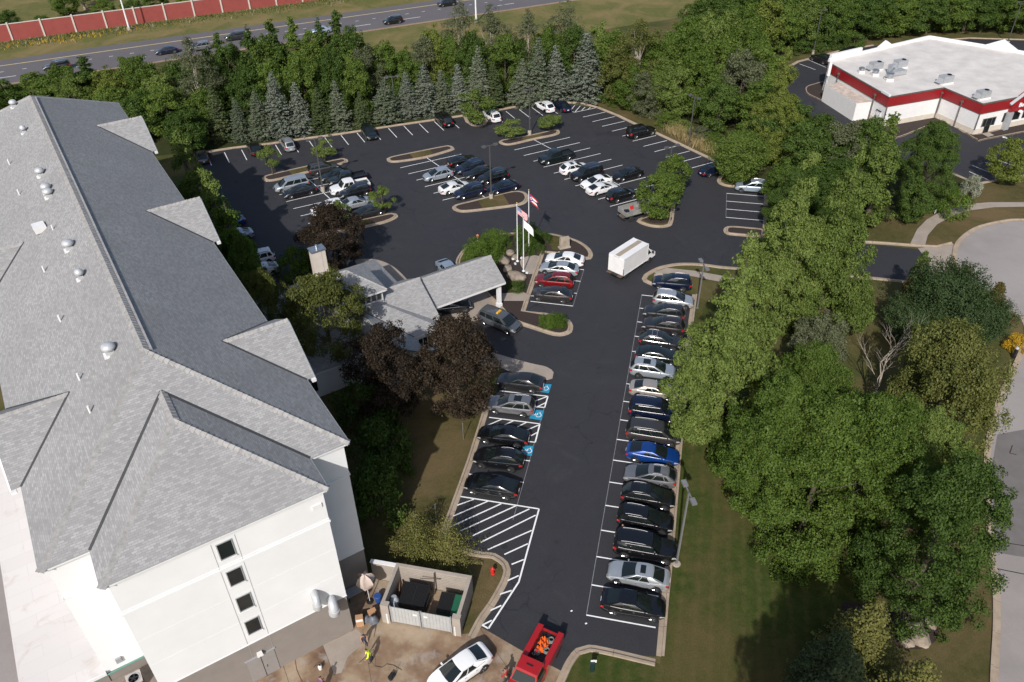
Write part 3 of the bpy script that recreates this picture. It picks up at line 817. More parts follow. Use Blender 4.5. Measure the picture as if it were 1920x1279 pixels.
# ---- highway
HA, HB = Vector((-103.55, 165.36)), Vector((-15.6, 207.02))
hd = (HB - HA).normalized(); hn = Vector((-hd.y, hd.x))
def H(t, s):
    p = HA + hd * t + hn * s
    return (p.x, p.y)
highway = sheet('highway', [H(-300, -12.3), H(500, -12.3), H(500, 4.0), H(-300, 4.0)], 0.012, M['highway'])
line(H(-300, 0), H(500, 0), 0.28, 'paint_yellow', 0.02, highway)
for k in range(-6, 44):
    line(H(k * 4.1, -4.3), H(k * 4.1 + 0.8, -4.3), 0.16, 'paint_line', 0.021, highway)
    line(H(k * 12.2 - 1.5, -8.2), H(k * 12.2 + 3.0, -8.2), 0.2, 'paint_line', 0.021, highway)
sheet('shoulder', [H(-300, -13.3), H(500, -13.3), H(500, -12.3), H(-300, -12.3)], 0.008, plain('shoulder_gravel', (0.27, 0.185, 0.125), 0.95, var=0.2, scale=0.6))
sheet('verge', [H(-300, 4.0), H(500, 4.0), H(500, 60), H(-300, 60)], 0.004, M['verge'])
sheet('verge', [H(60, -36), H(260, -40), H(500, -13.3), H(60, -13.3)], 0.004, M['verge'])

# ================================================================== the hotel
# local axes: x across (towards the entrance side), y along the building, away from the service yard
hotel = empty('hotel', (-18.98, 33.52, 0), math.radians(32), 'four storey white stucco hotel with long grey shingled hip roof', 'hotel')
EV, PT, HW, HL = 15.4, 0.609, 9.49, 74.4        # eave height, pitch, half width, length
TW, TD = 6.75, 3.1                              # end bay half width and depth

class Roof:
    """sloping faces with uv in metres: u along the eave, v up the slope"""
    def __init__(s): s.mb = MB(); s.mb.uv = []
    def face(s, pts, e0, e1):
        a, b = Vector(e0), Vector(e1); t = (b - a).normalized()
        n = (Vector(pts[1]) - Vector(pts[0])).cross(Vector(pts[2]) - Vector(pts[0])).normalized()
        up = n.cross(t).normalized()
        if up.z < 0: up = -up
        if n.z < 0: pts = pts[::-1]
        k = len(s.mb.v)
        for p in pts:
            d = Vector(p) - a
            s.mb.v.append(tuple(p)); s.mb.uv.append((d.dot(t), d.dot(up)))
        s.mb.f.append(tuple(range(k, k + len(pts))))
    def obj(s, name, parent, mat='shingle'):
        return s.mb.obj(name, M[mat], parent)

def hip_roof(r, x0, x1, y0, y1, z, pitch, ends=(True, True)):
    """hip roof with the ridge along y"""
    hw = (x1 - x0) / 2; xm = (x0 + x1) / 2; zr = z + hw * pitch
    ya = y0 + hw if ends[0] else y0; yb = y1 - hw if ends[1] else y1
    A, B, C, D_ = (x0, y0, z), (x1, y0, z), (x1, y1, z), (x0, y1, z)
    P, Q = (xm, ya, zr), (xm, yb, zr)
    r.face([B, C, Q, P], B, C); r.face([D_, A, P, Q], D_, A)
    if ends[0]: r.face([A, B, P], A, B)
    if ends[1]: r.face([C, D_, Q], C, D_)
    return P, Q

def cap_run(a, b, parent, w=0.30, step=0.36):
    """overlapping ridge cap pieces along a ridge or hip"""
    a, b = Vector(a), Vector(b); d = b - a; L = d.length; t = d.normalized()
    s_ = t.cross(Vector((0, 0, 1))).normalized(); up = s_.cross(t).normalized()
    mb = MB(); rnd = random.Random(int(L * 100))
    n = max(1, int(L / step))
    for i in range(n):
        p0 = a + t * (L * i / n); p1 = a + t * (L * (i + 1.15) / n)
        h0, h1 = 0.035, 0.075 + rnd.uniform(-.008, .012)
        vs = []
        for p, h in ((p0, h1), (p1, h0)):
            vs += [p - s_ * w + up * (h - 0.19), p + up * h, p + s_ * w + up * (h - 0.19)]
        vs += [p0 - s_ * w - up * 0.2, p0 - up * 0.02, p0 + s_ * w - up * 0.2]
        mb.add(vs, [(0, 1, 4, 3), (1, 2, 5, 4), (0, 6, 7, 1), (1, 7, 8, 2)])
    o = mb.obj('ridge_caps', M['ridgecap'], parent)
    o['kind'] = 'stuff'
    return o

r = Roof()
P1, P2 = hip_roof(r, -HW, HW, 0, HL, EV, PT)
roof = None
T1, T2 = hip_roof(r, -TW, TW, -TD, 12, EV, PT, (True, False))
T3, T4 = hip_roof(r, -TW, TW, HL - 12, HL + TD, EV, PT, (False, True))
GU = (12.05, 35.95, 60.4); GHW = 4.35; GX = 10.07
for gy in GU:
    zr = EV + GHW * PT
    xi = HW - (zr - EV) / PT - 0.5
    for sx in (1, -1):
        a, b = (sx * GX, gy - GHW, EV), (sx * xi, gy - GHW, EV)
        r.face([(sx * GX, gy - GHW, EV), (sx * GX, gy, zr), (sx * xi, gy, zr), (sx * (HW - .6), gy - GHW, EV)], a, b)
        r.face([(sx * GX, gy + GHW, EV), (sx * GX, gy, zr), (sx * xi, gy, zr), (sx * (HW - .6), gy + GHW, EV)], (sx * GX, gy + GHW, EV), b)
roof = r.obj('roof', hotel)
# fascia and soffit under the eaves
mb = MB()
def ring(mb, x0, x1, y0, y1, z, h, t=0.09):
    mb.box(((x0 + x1) / 2, y0, z), (x1 - x0 + t, t, h)); mb.box(((x0 + x1) / 2, y1, z), (x1 - x0 + t, t, h))
    mb.box((x0, (y0 + y1) / 2, z), (t, y1 - y0 - t, h)); mb.box((x1, (y0 + y1) / 2, z), (t, y1 - y0 - t, h))
ring(mb, -HW + .06, HW - .06, .06, HL - .06, EV - 0.13, 0.2)
ring(mb, -TW + .06, TW - .06, -TD + .06, 2, EV - 0.14, 0.2)
mb.box((0, HL / 2, EV - 0.22), (2 * HW - .3, HL - .3, 0.05)); mb.box((0, -TD / 2 + 0.2, EV - 0.2), (2 * TW - .3, TD, 0.05))
mb.obj('fascia', M['fascia'], hotel)
# thin dark drip edge
mb = MB()
ring(mb, -HW, HW, 0, HL, EV - .025, 0.05, 0.05); ring(mb, -TW, TW, -TD, 1.5, EV - .022, 0.05, 0.05)
mb.obj('gutter', M['metal_grey'], roof)
for a, b in ((P1, P2), ((-HW, 0, EV), P1), ((HW, 0, EV), P1), ((-HW, HL, EV), P2), ((HW, HL, EV), P2),
             ((-TW, -TD, EV), T1), ((TW, -TD, EV), T1), (T1, (T1[0], 7.0, T1[2]))):
    cap_run(a, b, roof)
# raised vent strip along the main ridge
MB().box((0.36, (P1[1] + P2[1]) / 2, P1[2] - 0.24), (0.26, P2[1] - P1[1], 0.16)).obj('ridge_vent', M['ridgecap'], roof)
for gy in GU:
    for sx in (1, -1):
        cap_run((sx * GX, gy, EV + GHW * PT), (sx * (HW - GHW), gy, EV + GHW * PT), roof, 0.24)
def strip(a, b, w=0.10, lift=0.045):
    a, b = Vector(a), Vector(b); t = (b - a).normalized(); s_ = t.cross(Vector((0, 0, 1))).normalized() * w
    l = Vector((0, 0, lift))
    return MB().add([a - s_ + l, a + s_ + l, b + s_ + l, b - s_ + l, a - s_ - l, a + s_ - l, b + s_ - l, b - s_ - l],
                    [(0, 1, 2, 3), (0, 4, 5, 1), (2, 6, 7, 3), (1, 5, 6, 2), (0, 3, 7, 4)]).obj('valley_flashing', M['flash_dark'], roof)
zt = EV + TW * PT
for sx in (-1, 1):
    strip((sx * TW, 0, EV), (0, TW, zt), 0.11)
    for gy in GU:
        zr = EV + GHW * PT
        strip((sx * HW, gy - GHW, EV), (sx * (HW - GHW), gy, zr), 0.085); strip((sx * HW, gy + GHW, EV), (sx * (HW - GHW), gy, zr), 0.085)
# walls
def wall_box(name, x0, x1, y0, y1, z0, z1, mat, parent):
    return MB().box(((x0 + x1) / 2, (y0 + y1) / 2, (z0 + z1) / 2), (x1 - x0, y1 - y0, z1 - z0)).obj(name, mat, parent)
ov = 0.34; BZ = 4.1
wall_box('upper_wall', -HW + ov, HW - ov, ov, HL - ov, BZ, EV - .24, M['stucco'], hotel)
wall_box('base_wall', -HW + ov + .02, HW - ov - .02, ov + .02, HL - ov - .02, 0, BZ, M['stucco_grey'], hotel)
wall_box('upper_wall', -TW + ov, TW - ov, -TD + ov, ov - .004, BZ, EV - .23, M['stucco'], hotel)
wall_box('base_wall', -TW + ov + .02, TW - ov - .02, -TD + ov + .02, ov + .01, 0, BZ, M['stucco_grey'], hotel)
wall_box('upper_wall', -TW + ov, TW - ov, HL - ov + .004, HL + TD - ov, 0, EV - .23, M['stucco'], hotel)
yf = -TD + ov
# raised bands round the walls
def band(z, h=0.10, d=0.05):
    mb = MB()
    mb.box((0, yf - d / 2, z), (2 * (TW - ov) + 2 * d, d, h))
    mb.box((-TW + ov - d / 2, (yf + ov) / 2 + .01, z), (d, ov - yf - .02, h)); mb.box((TW - ov + d / 2, (yf + ov) / 2 + .01, z), (d, ov - yf - .02, h))
    for sx in (-1, 1):
        mb.box((sx * (TW + HW - 2 * ov) / 2, ov - d / 2, z + .003), (HW - TW - 2 * d, d, h))
        mb.box((sx * (HW - ov + d / 2), HL / 2, z + .003), (d, HL - 2 * ov + d, h))
    return mb.obj('wall_band', M['stucco'], hotel)
band(12.2, 0.16, 0.07); band(12.45, 0.05, 0.03); band(9.4, 0.02, 0.006); band(6.75, 0.02, 0.006); band(4.16, 0.07, 0.03)
# control joints either side of the stair windows
for x in (-0.72, 0.72):
    MB().box((x, yf - .004, (BZ + EV) / 2 - .3), (0.03, 0.016, EV - BZ - .9)).obj('control_joint', M['metal_grey'], hotel)
    MB().box((x, yf + .014, BZ / 2 + .6), (0.03, 0.016, BZ - 1.3)).obj('control_joint', M['metal_grey'], hotel)
def window(parent, c, w, h, axis, out, depth=0.10, mull=0):
    """recessed looking window: frame ring, pane set back"""
    def bx(mb, dx, dz, sx, sz, d0, d1):
        if axis == 'y': mb.box((c[0] + dx, c[1] + out * (d0 + d1) / 2, c[2] + dz), (sx, abs(d1 - d0), sz))
        else: mb.box((c[0] + out * (d0 + d1) / 2, c[1] + dx, c[2] + dz), (abs(d1 - d0), sx, sz))
        return mb
    f = MB(); t = 0.06
    bx(f, 0, h / 2 + t / 2, w + 2 * t, t, -.02, 0.05); bx(f, 0, -h / 2 - t / 2, w + 2 * t, t, -.02, 0.05)
    bx(f, -w / 2 - t / 2, 0, t, h, -.02, 0.05); bx(f, w / 2 + t / 2, 0, t, h, -.02, 0.05)
    for k in range(mull):
        bx(f, -w / 2 + w * (k + 1) / (mull + 1), 0, 0.05, h, -.02, 0.04)
    o = f.obj('window', M['metal_grey'] if mull == 0 else M['fascia'], parent)
    bx(MB(), 0, 0, w, h, -.02, 0.012).obj('pane', M['glass'], o)
    return o
for z in (13.72, 11.1, 8.42, 5.83):
    w_ = window(hotel, (0, yf, z), 0.86, 1.36, 'y', -1)
    MB().box((0, yf - .05, z - .76), (1.0, 0.12, 0.05)).obj('sill', M['fascia'], w_)
for sx in (-1, 1):
    for fl in range(4):
        z = 2.3 + fl * 3.15 if fl else 1.9
        for k in range(18):
            y = 2.6 + k * 4.1
            window(hotel, (sx * (HW - ov), y, min(z + .2, 13.3)), 1.5, 1.45, 'x', sx)
# gable ends under the cross gables
for gy in GU:
    for sx in (-1, 1):
        MB().add([(sx * (GX - .3), gy - GHW + .4, EV - .3), (sx * (GX - .3), gy + GHW - .4, EV - .3), (sx * (GX - .3), gy, EV + (GHW - .4) * PT - .1),
                  (sx * (HW - .5), gy - GHW + .4, EV - .3), (sx * (HW - .5), gy + GHW - .4, EV - .3), (sx * (HW - .5), gy, EV + (GHW - .4) * PT - .1)],
                 [(0, 1, 2), (0, 3, 4, 1), (3, 5, 4), (1, 4, 5, 2), (0, 2, 5, 3)]).obj('gable_wall', M['stucco'], hotel)
        for sy in (-1, 1):
            a = Vector((sx * GX, gy, EV + GHW * PT - .1)); b = Vector((sx * GX, gy + sy * GHW, EV - .1))
            MB().tube([a, b], 0.09, 4).obj('rake_board', M['fascia'], hotel)
        MB().box((sx * (GX - .12), gy - GHW - .05, EV - .14), (0.32, 0.32, 0.24)).obj('eave_return', M['fascia'], hotel)
# service door, lamp, sign and kitchen exhaust hoods on the end bay
d_ = MB().box((-0.25, yf + .005, 1.24), (1.95, 0.05, 2.48)).obj('service_door', plain('grey_door', (0.27, 0.25, 0.235), 0.6, var=0.06), hotel)
MB().box((-0.25, yf - .03, 1.24), (0.03, 0.03, 2.44)).obj('door_gap', M['black'], d_)
MB().box((-0.05, yf - .05, 1.1), (0.05, 0.06, 0.25)).obj('handle', M['galv'], d_)
MB().box((-0.25, yf - .01, 2.53), (2.15, 0.10, 0.08)).obj('lintel', M['metal_grey'], d_)
MB().box((-0.22, yf - .12, 2.82), (0.42, 0.24, 0.34), taper=0.8).obj('wall_lamp', M['fascia'], hotel)
MB().box((5.85, yf - .05, 13.95), (0.62, 0.08, 0.36)).obj('wall_vent', M['fascia'], hotel)
for x, z, rr in ((4.27, 6.2, 0.30), (5.26, 4.75, 0.37)):
    h_ = MB().tube([(x, yf + .1, z), (x, yf - .30, z), (x - .02, yf - .52, z - .06), (x - .05, yf - .68, z - .24), (x - .08, yf - .72, z - .5)], [rr * .86, rr * .86, rr * .9, rr * .92, rr * .92], 20).obj('exhaust_hood', M['fan_grey'], hotel, smooth=50)
    MB().tube([(x - .08, yf - .73, z - .46), (x - .10, yf - .74, z - .80), (x - .10, yf - .74, z - .84)], [rr * 1.04, rr * 1.04, rr * .98], 20).obj('hood_rim', M['fan_grey'], h_, smooth=40)
    MB().tube([(x - .10, yf - .745, z - .78), (x - .11, yf - .75, z - 1.0)], [rr * .6, rr * .6], 16).obj('fan_motor', M['galv'], h_, smooth=40)
MB().lathe([(0.12, 0), (0.16, .1), (0.10, .2)], 12, (5.1, yf - .12, 3.1)).obj('wall_bell', M['fascia'], hotel, smooth=40)
# roof fans, vent pipes and curb on the west slope
def roof_z(x): return EV + PT * (HW - abs(x))
def roof_fan(y, s=1.0, x=-1.95):
    z = roof_z(x)
    o = MB().box((x, y, z + .05), (0.62 * s, 0.62 * s, 0.55 * s)).obj('roof_fan', M['fan_grey'], hotel)
    MB().lathe([(0.30 * s, 0.30), (0.46 * s, 0.36), (0.52 * s, 0.46), (0.50 * s, 0.60), (0.34 * s, 0.74), (0.12 * s, 0.80)], 18, (x, y, z)).obj('fan_hood', M['fan_grey'], o, smooth=50)
    MB().box((x - .30 * s, y - .05, z - .10), (0.35, 0.8 * s, 0.1)).obj('fan_curb', M['fascia'], o)
    return o
for y, s in ((66.2, .8), (57.3, 0.6), (44.9, .8), (40.9, .85), (39.7, .85), (28.6, .88), (23.3, 0.65), (12.1, .9)):
    roof_fan(y, s)
for y in (53.1, 45.0, 28.6, 20.4, 12.3, 8.4):
    x = -4.28
    MB().tube([(x, y, roof_z(x) - .2), (x, y, roof_z(x) + .55)], 0.075, 10).obj('vent_pipe', M['white_pole'], hotel, smooth=40)
MB().box((-3.55, 35.4, roof_z(3.55) + .25), (0.95, 1.15, 0.55), 0.1).obj('roof_hatch', M['fascia'], hotel)
MB().tube([(-2.6, 33.6, roof_z(2.6) - .2), (-2.6, 33.6, roof_z(2.6) + .45)], 0.07, 8).obj('vent_pipe', M['white_pole'], hotel)

# ---- flat roofed annex on the west side
annex = empty('hotel_annex', (-18.98, 33.52, 0), math.radians(32), 'low flat roofed annex with bright white membrane roof beside the hotel', 'annex')
wall_box('wall', -13.9, -HW + ov - .01, .3, 25, 0, 4.2, M['stucco_grey'], annex)
wall_box('roof', -14.05, -HW + ov - .01, .15, 25.1, 4.2, 4.42, M['membrane'], annex)
MB().box((-11.6, .13, 4.36), (4.9, 0.1, 0.26)).obj('roof_edge', M['fascia'], annex)
wall_box('recess_wall', -HW + ov - .05, -TW + ov - .01, -2.6, ov - .02, 0, 3.1, M['stucco_grey'], annex)
wall_box('recess_roof', -HW + ov - .1, -TW + ov - .01, -2.65, ov - .02, 3.1, 3.2, plain('gravel_roof', (0.24, 0.20, 0.17), 0.95, var=0.3, scale=2), annex)
MB().tube([(-14, .05, 4.15), (-TW + ov, .2, 4.2)], 0.06, 8).obj('refrigerant_pipe', plain('green_pipe', (0.10, 0.25, 0.20), 0.4), annex)
def condenser(x, y, z, label):
    c = empty('condenser_unit', (0, 0, 0), 0, label, 'condenser', 'condenser units on the low roof')
    m4 = Matrix.Translation((-18.98, 33.52, 0)) @ Matrix.Rotation(math.radians(32), 4, 'Z')
    c.matrix_world = m4 @ Matrix.Translation((x, y, z))
    MB().box((0, 0, .42), (0.86, 0.86, 0.84)).obj('coil_cabinet', plain('condenser_coil', (0.07, 0.055, 0.045), 0.6, var=0.3, scale=8), c)
    MB().box((0, 0, .88), (0.94, 0.94, 0.08)).obj('top_panel', plain('condenser_beige', (0.42, 0.38, 0.35), 0.5), c)
    g = MB().lathe([(0.40, .0), (0.40, .03), (0.33, .03), (0.33, .0)], 20, (0, 0, .925)).obj('fan_grille', M['metal_grey'], c)
    f = MB()
    for k in range(5): f.box((math.cos(k * 1.2566) * .16, math.sin(k * 1.2566) * .16, .935), (0.30, 0.10, 0.012), k * 1.2566)
    f.lathe([(0.07, .92), (0.07, .97)], 10); f.obj('fan_blade', M['black'], g)
    MB().box((-.44, 0, .42), (0.03, 0.6, 0.8)).obj('service_panel', M['metal_grey'], c)
condenser(-7.75, -1.0, 3.2, 'condenser unit nearest the white end bay, in the low roof recess')
condenser(-8.75, -1.6, 3.2, 'condenser unit at the outer corner of the recess, cut by the frame')
MB().box((-8.2, .25, 4.9), (0.35, 0.12, 0.45)).obj('disconnect_box', M['metal_grey'], annex)

# ================================================================== reception wing with entrance canopy
recep = empty('reception_building', (-19.7, 34.79, 0), math.radians(32), 'single storey reception wing with stepped grey shingle roofs and entrance canopy', 'building')
r = Roof()
def slab_hip(r, x0, x1, y0, y1, z, pitch, top):
    """hip roof cut flat at height top"""
    k = (top - z) / pitch
    A, B, C, D_ = (x0, y0, z), (x1, y0, z), (x1, y1, z), (x0, y1, z)
    a, b, c, d = (x0 + k, y0 + k, top), (x1 - k, y0 + k, top), (x1 - k, y1 - k, top), (x0 + k, y1 - k, top)
    for q in ((A, B, b, a), (B, C, c, b), (C, D_, d, c), (D_, A, a, d)):
        r.face(list(q), q[0], q[1])
    r.face([a, b, c, d], a, b)
slab_hip(r, 9.2, 28.0, 21.5, 38.0, 3.3, 0.47, 5.72)
r.obj('roof', recep)
r = Roof()   # lantern roof
Lx0, Lx1, Ly0, Ly1 = 18.3, 24.3, 26.0, 32.0
ap = ((Lx0 + Lx1) / 2, (Ly0 + Ly1) / 2, 8.75)
q = [(Lx0, Ly0, 7.0), (Lx1, Ly0, 7.0), (Lx1, Ly1, 7.0), (Lx0, Ly1, 7.0)]
for i in range(4): r.face([q[i], q[(i + 1) % 4], ap], q[i], q[(i + 1) % 4])
lr = r.obj('lantern_roof', recep)
for c in q: cap_run(c, ap, lr, 0.2)
lw = wall_box('lantern_wall', Lx0 + .4, Lx1 - .4, Ly0 + .4, Ly1 - .4, 3.5, 6.98, M['fascia'], recep)
mb = MB(); ring(mb, Lx0 + .05, Lx1 - .05, Ly0 + .05, Ly1 - .05, 6.88, 0.18); mb.obj('fascia', M['fascia'], lr)
for k in range(8):
    window(lw, (Lx0 + .85 + k * .615, Ly0 + .4, 6.25), 0.46, 0.85, 'y', -1)
    window(lw, (Lx1 - .4, Ly0 + .85 + k * .615, 6.25), 0.46, 0.85, 'x', 1)
# entrance gable and canopy
def gable_x(x0, x1, yc, hw, z, pitch, name, ridge=True):
    r = Roof(); zr = z + hw * pitch
    r.face([(x0, yc - hw, z), (x1, yc - hw, z), (x1, yc, zr), (x0, yc, zr)], (x0, yc - hw, z), (x1, yc - hw, z))
    r.face([(x0, yc + hw, z), (x1, yc + hw, z), (x1, yc, zr), (x0, yc, zr)], (x0, yc + hw, z), (x1, yc + hw, z))
    o = r.obj(name, recep)
    cap_run((x0, yc, zr), (x1, yc, zr), o, 0.22)
    mb = MB()
    for sy in (-1, 1):
        mb.box(((x0 + x1) / 2, yc + sy * (hw - .05), z - .14), (x1 - x0 - .02, 0.10, 0.26))
    mb.obj('fascia', M['fascia'], o)
    MB().add([(x1 - .25, yc - hw + .12, z - .1), (x1 - .25, yc + hw - .12, z - .1), (x1 - .25, yc, zr - .16), (x1 - .4, yc - hw + .12, z - .1), (x1 - .4, yc + hw - .12, z - .1), (x1 - .4, yc, zr - .16)],
             [(0, 1, 2), (5, 4, 3), (0, 3, 4, 1), (1, 4, 5, 2), (2, 5, 3, 0)]).obj('gable_wall', M['stucco'], o)
    return o, zr
gable_x(22.5, 28.75, 27.6, 4.35, 3.35, 0.6, 'entrance_roof')
can, zc = gable_x(28.9, 38.1, 28.1, 3.2, 3.45, 0.6, 'canopy_roof')
MB().box((33.4, 28.1, 3.28), (8.9, 6.0, 0.08)).obj('soffit', M['fascia'], can)
for y in (25.5, 30.7):
    for x in (37.5,):
        p_ = MB().box((x, y, 1.62), (0.42, 0.42, 3.24)).obj('canopy_post', M['stucco'], recep)
        MB().box((x, y, 0.25), (0.56, 0.56, 0.5)).obj('post_base', M['stucco'], p_); MB().box((x, y, 3.1), (0.56, 0.56, 0.22)).obj('post_cap', M['stucco'], p_)
# small front gable between the purple trees
r = Roof()
r.face([(17.4, 18.4, 3.3), (21.1, 18.4, 5.5), (21.1, 26.3, 5.5), (17.4, 21.6, 3.3)], (17.4, 18.4, 3.3), (17.4, 21.6, 3.3))
r.face([(24.8, 18.4, 3.3), (21.1, 18.4, 5.5), (21.1, 26.3, 5.5), (24.8, 21.6, 3.3)], (24.8, 18.4, 3.3), (24.8, 21.6, 3.3))
fg = r.obj('front_gable_roof', recep)
for x in (17.4, 24.8):
    a, b = Vector((x, 21.5, 3.3)), Vector((21.1, 26.2, 5.5))
    t = (b - a).normalized(); s_ = t.cross(Vector((0, 0, 1))).normalized() * .07; l = Vector((0, 0, .04))
    MB().add([a - s_ + l, a + s_ + l, b + s_ + l, b - s_ + l], [(0, 1, 2, 3)]).obj('valley_flashing', M['flash_dark'], fg)
MB().add([(17.7, 18.7, 3.2), (24.5, 18.7, 3.2), (21.1, 18.7, 5.25)], [(0, 1, 2)]).obj('gable_wall', M['stucco'], recep)
wall_box('wall', 17.9, 24.3, 18.75, 22, 0, 3.2, M['stucco'], recep)
wall_box('wall', 9.0, 27.6, 21.95, 37.6, 0, 3.28, M['stucco'], recep)
wall_box('wall', 24, 28.3, 23.9, 31.4, 0, 3.36, M['stucco'], recep)
mb = MB(); ring(mb, 9.3, 27.95, 21.55, 37.95, 3.2, 0.2); mb.obj('fascia', M['fascia'], recep)
window(recep, (26.2, 21.95, 1.7), 1.6, 1.6, 'y', -1, mull=2); window(recep, (13.2, 21.95, 1.7), 1.8, 1.6, 'y', -1, mull=2)
window(recep, (28.3, 27.6, 1.5), 3.2, 2.4, 'x', 1, mull=3)
ch = MB().box((21.0, 37.1, 3.7), (1.55, 1.05, 7.4)).obj('chimney', plain('cream_stucco', (0.60, 0.53, 0.46), 0.9, var=0.06), recep)
MB().box((21.0, 37.1, 7.44), (1.75, 1.25, 0.16)).obj('chimney_cap', M['galv'], ch)
MB().tube([(21.0, 37.1, 7.5), (21.0, 37.1, 7.95)], 0.13, 10).obj('flue', M['galv'], ch, smooth=40)
MB().box((21.3, 36.565, 4), (0.03, 0.012, 6.9)).obj('joint', M['metal_grey'], ch)
MB().box((21.0, 36.5, 1.9), (2.9, 1.0, 3.8)).obj('chimney_breast', plain('cream_stucco', (0.60, 0.53, 0.46)), ch)

# ================================================================== restaurant with red band
rest = empty('restaurant', (0, 0, 0), 0, 'flat roofed white restaurant with a broad red band under its roof edge', 'restaurant')
Ra, Rb, Rd = Vector((61.6, 126.2)), Vector((72.0, 129.9)), Vector((74.9, 122.5))
Re = Vector((92.0, 129.0)); Rf = Vector((101.0, 140.0)); Rg = Vector((80.6, 156.0)); Rh = Vector((57.4, 143.6))
foot = [Ra, Rb, Rd, Re, Rf, Rg, Rh]
RZ = 5.25
fp = [(p.x, p.y) for p in foot]
inn = offset(fp, 0.12, True)
red_m = plain('red_metal_panel', (0.25, 0.010, 0.014), 0.45, var=0.08)
cream = plain('cream_stone', (0.56, 0.50, 0.42), 0.9, var=0.1)
MB().prism(offset(fp, -0.06), 0, 0.95).obj('stone_base', cream, rest)
MB().prism(fp, 0.95, 3.55).obj('white_wall', M['fascia'], rest)
MB().prism(offset(fp, -0.08), 3.55, 5.05).obj('red_band', red_m, rest)
trim = plain('dark_bronze_trim', (0.10, 0.09, 0.075), 0.5)
mb = MB(); q0 = offset(fp, -0.14); q1 = offset(fp, 0.22)
mb.prism(q0, 5.05, 5.2); mb.obj('roof_edge_trim', trim, rest)
mb = MB(); mb.prism(offset(fp, -0.11), 3.46, 3.56); mb.obj('band_trim', trim, rest)
MB().sheet(offset(fp, 0.05), 5.24).obj('roof', plain('restaurant_membrane', (0.57, 0.535, 0.50), 0.85, var=0.14, scale=0.35), rest)
# raised white parapets on the far sides
def wall_along(a, b, h0, h1, t, mat, name, parent=rest):
    d = Vector((b[0] - a[0], b[1] - a[1])); L = d.length; an = math.atan2(d.y, d.x)
    c = ((a[0] + b[0]) / 2, (a[1] + b[1]) / 2, (h0 + h1) / 2)
    return MB().box(c, (L, t, h1 - h0), an).obj(name, mat, parent)
wall_along(Rh, Rg, 5.2, 5.75, 0.35, M['fascia'], 'parapet'); wall_along(Rg, Rf, 5.2, 5.75, 0.35, M['fascia'], 'parapet')
wall_along(Rh + Vector((.2, .1)), Rh.lerp(Rg, .30), 5.2, 6.5, 0.45, M['fascia'], 'parapet')
wall_along(Ra, Ra.lerp(Rh, .12), 5.2, 5.55, 0.3, M['fascia'], 'parapet')
def peak(c, an, w, h):
    ca, sa = math.cos(an), math.sin(an)
    T = lambda x, y, z: (c[0] + x * ca - y * sa, c[1] + x * sa + y * ca, z)
    return MB().add([T(-w, 0, 5.2), T(w, 0, 5.2), T(0, 0, 5.2 + h), T(-w, .5, 5.2), T(w, .5, 5.2), T(0, .5, 5.2 + h)],
                    [(0, 1, 2), (5, 4, 3), (0, 2, 5, 3), (1, 4, 5, 2), (0, 3, 4, 1)]).obj('roof_peak', M['fascia'], rest)
peak(Rh.lerp(Rg, .55), math.radians(25), 2.4, 1.4); peak(Rg.lerp(Rf, .48), math.radians(-38), 3.6, 1.9)
# corner trims and downpipes
for p in (Ra, Rd, Rb):
    MB().tube([(p.x, p.y - .12, .95), (p.x, p.y - .12, 3.5)], 0.09, 6).obj('corner_trim', trim, rest)
for t_, a, b in ((.02, Rb, Rd), (.55, Rb, Rd), (.18, Ra, Rh), (.78, Ra, Rh)):
    p = a.lerp(b, t_); n_ = Vector((-(b - a).y, (b - a).x)).normalized() * (0.28 if a is Ra else -0.28)
    o = MB().tube([(p.x + n_.x, p.y + n_.y, .2), (p.x + n_.x, p.y + n_.y, 4.3)], 0.07, 6).obj('downpipe', trim, rest)
    MB().box((p.x + n_.x, p.y + n_.y, 4.4), (0.35, 0.3, 0.25)).obj('lamp_head', trim, o)
# store annex on the service side and back door
an = math.atan2((Rh - Ra).y, (Rh - Ra).x)
so = MB().box(tuple(Ra.lerp(Rh, .47) + Vector((-1.55, -.25))) + (1.5,), (9.6, 2.8, 3.0), an).obj('store_room', M['fascia'], rest)
MB().box(tuple(Ra.lerp(Rh, .47) + Vector((-1.55, -.25))) + (3.04,), (9.5, 2.7, 0.1), an).obj('roof', plain('stained_roof', (0.50, 0.42, 0.36), 0.9, var=0.35, scale=1.2), so)
bd = MB().box(tuple(Ra.lerp(Rh, .075) + Vector((-.12, 0))) + (1.2,), (1.1, 0.12, 2.2), an).obj('back_door', M['fascia'], rest)
MB().box(tuple(Ra.lerp(Rh, .075) + Vector((-.2, 0))) + (2.4,), (1.3, 0.16, 0.1), an).obj('door_hood', M['black'], bd)
lp = Ra.lerp(Rh, .90) + Vector((-.7, -.1))
la = MB()
for s_ in (-.22, .22):
    la.tube([(lp.x, lp.y + s_, .2), (lp.x, lp.y + s_, 6.0)], 0.05, 6)
for k in range(16): la.tube([(lp.x, lp.y - .22, .5 + k * .34), (lp.x, lp.y + .22, .5 + k * .34)], 0.03, 5)
la.box((lp.x - .25, lp.y, 4.6), (0.06, 0.7, 2.4)); la.box((lp.x - .1, lp.y - .35, 4.6), (0.5, 0.05, 2.4))
la.obj('roof_ladder', M['white_pole'], rest)
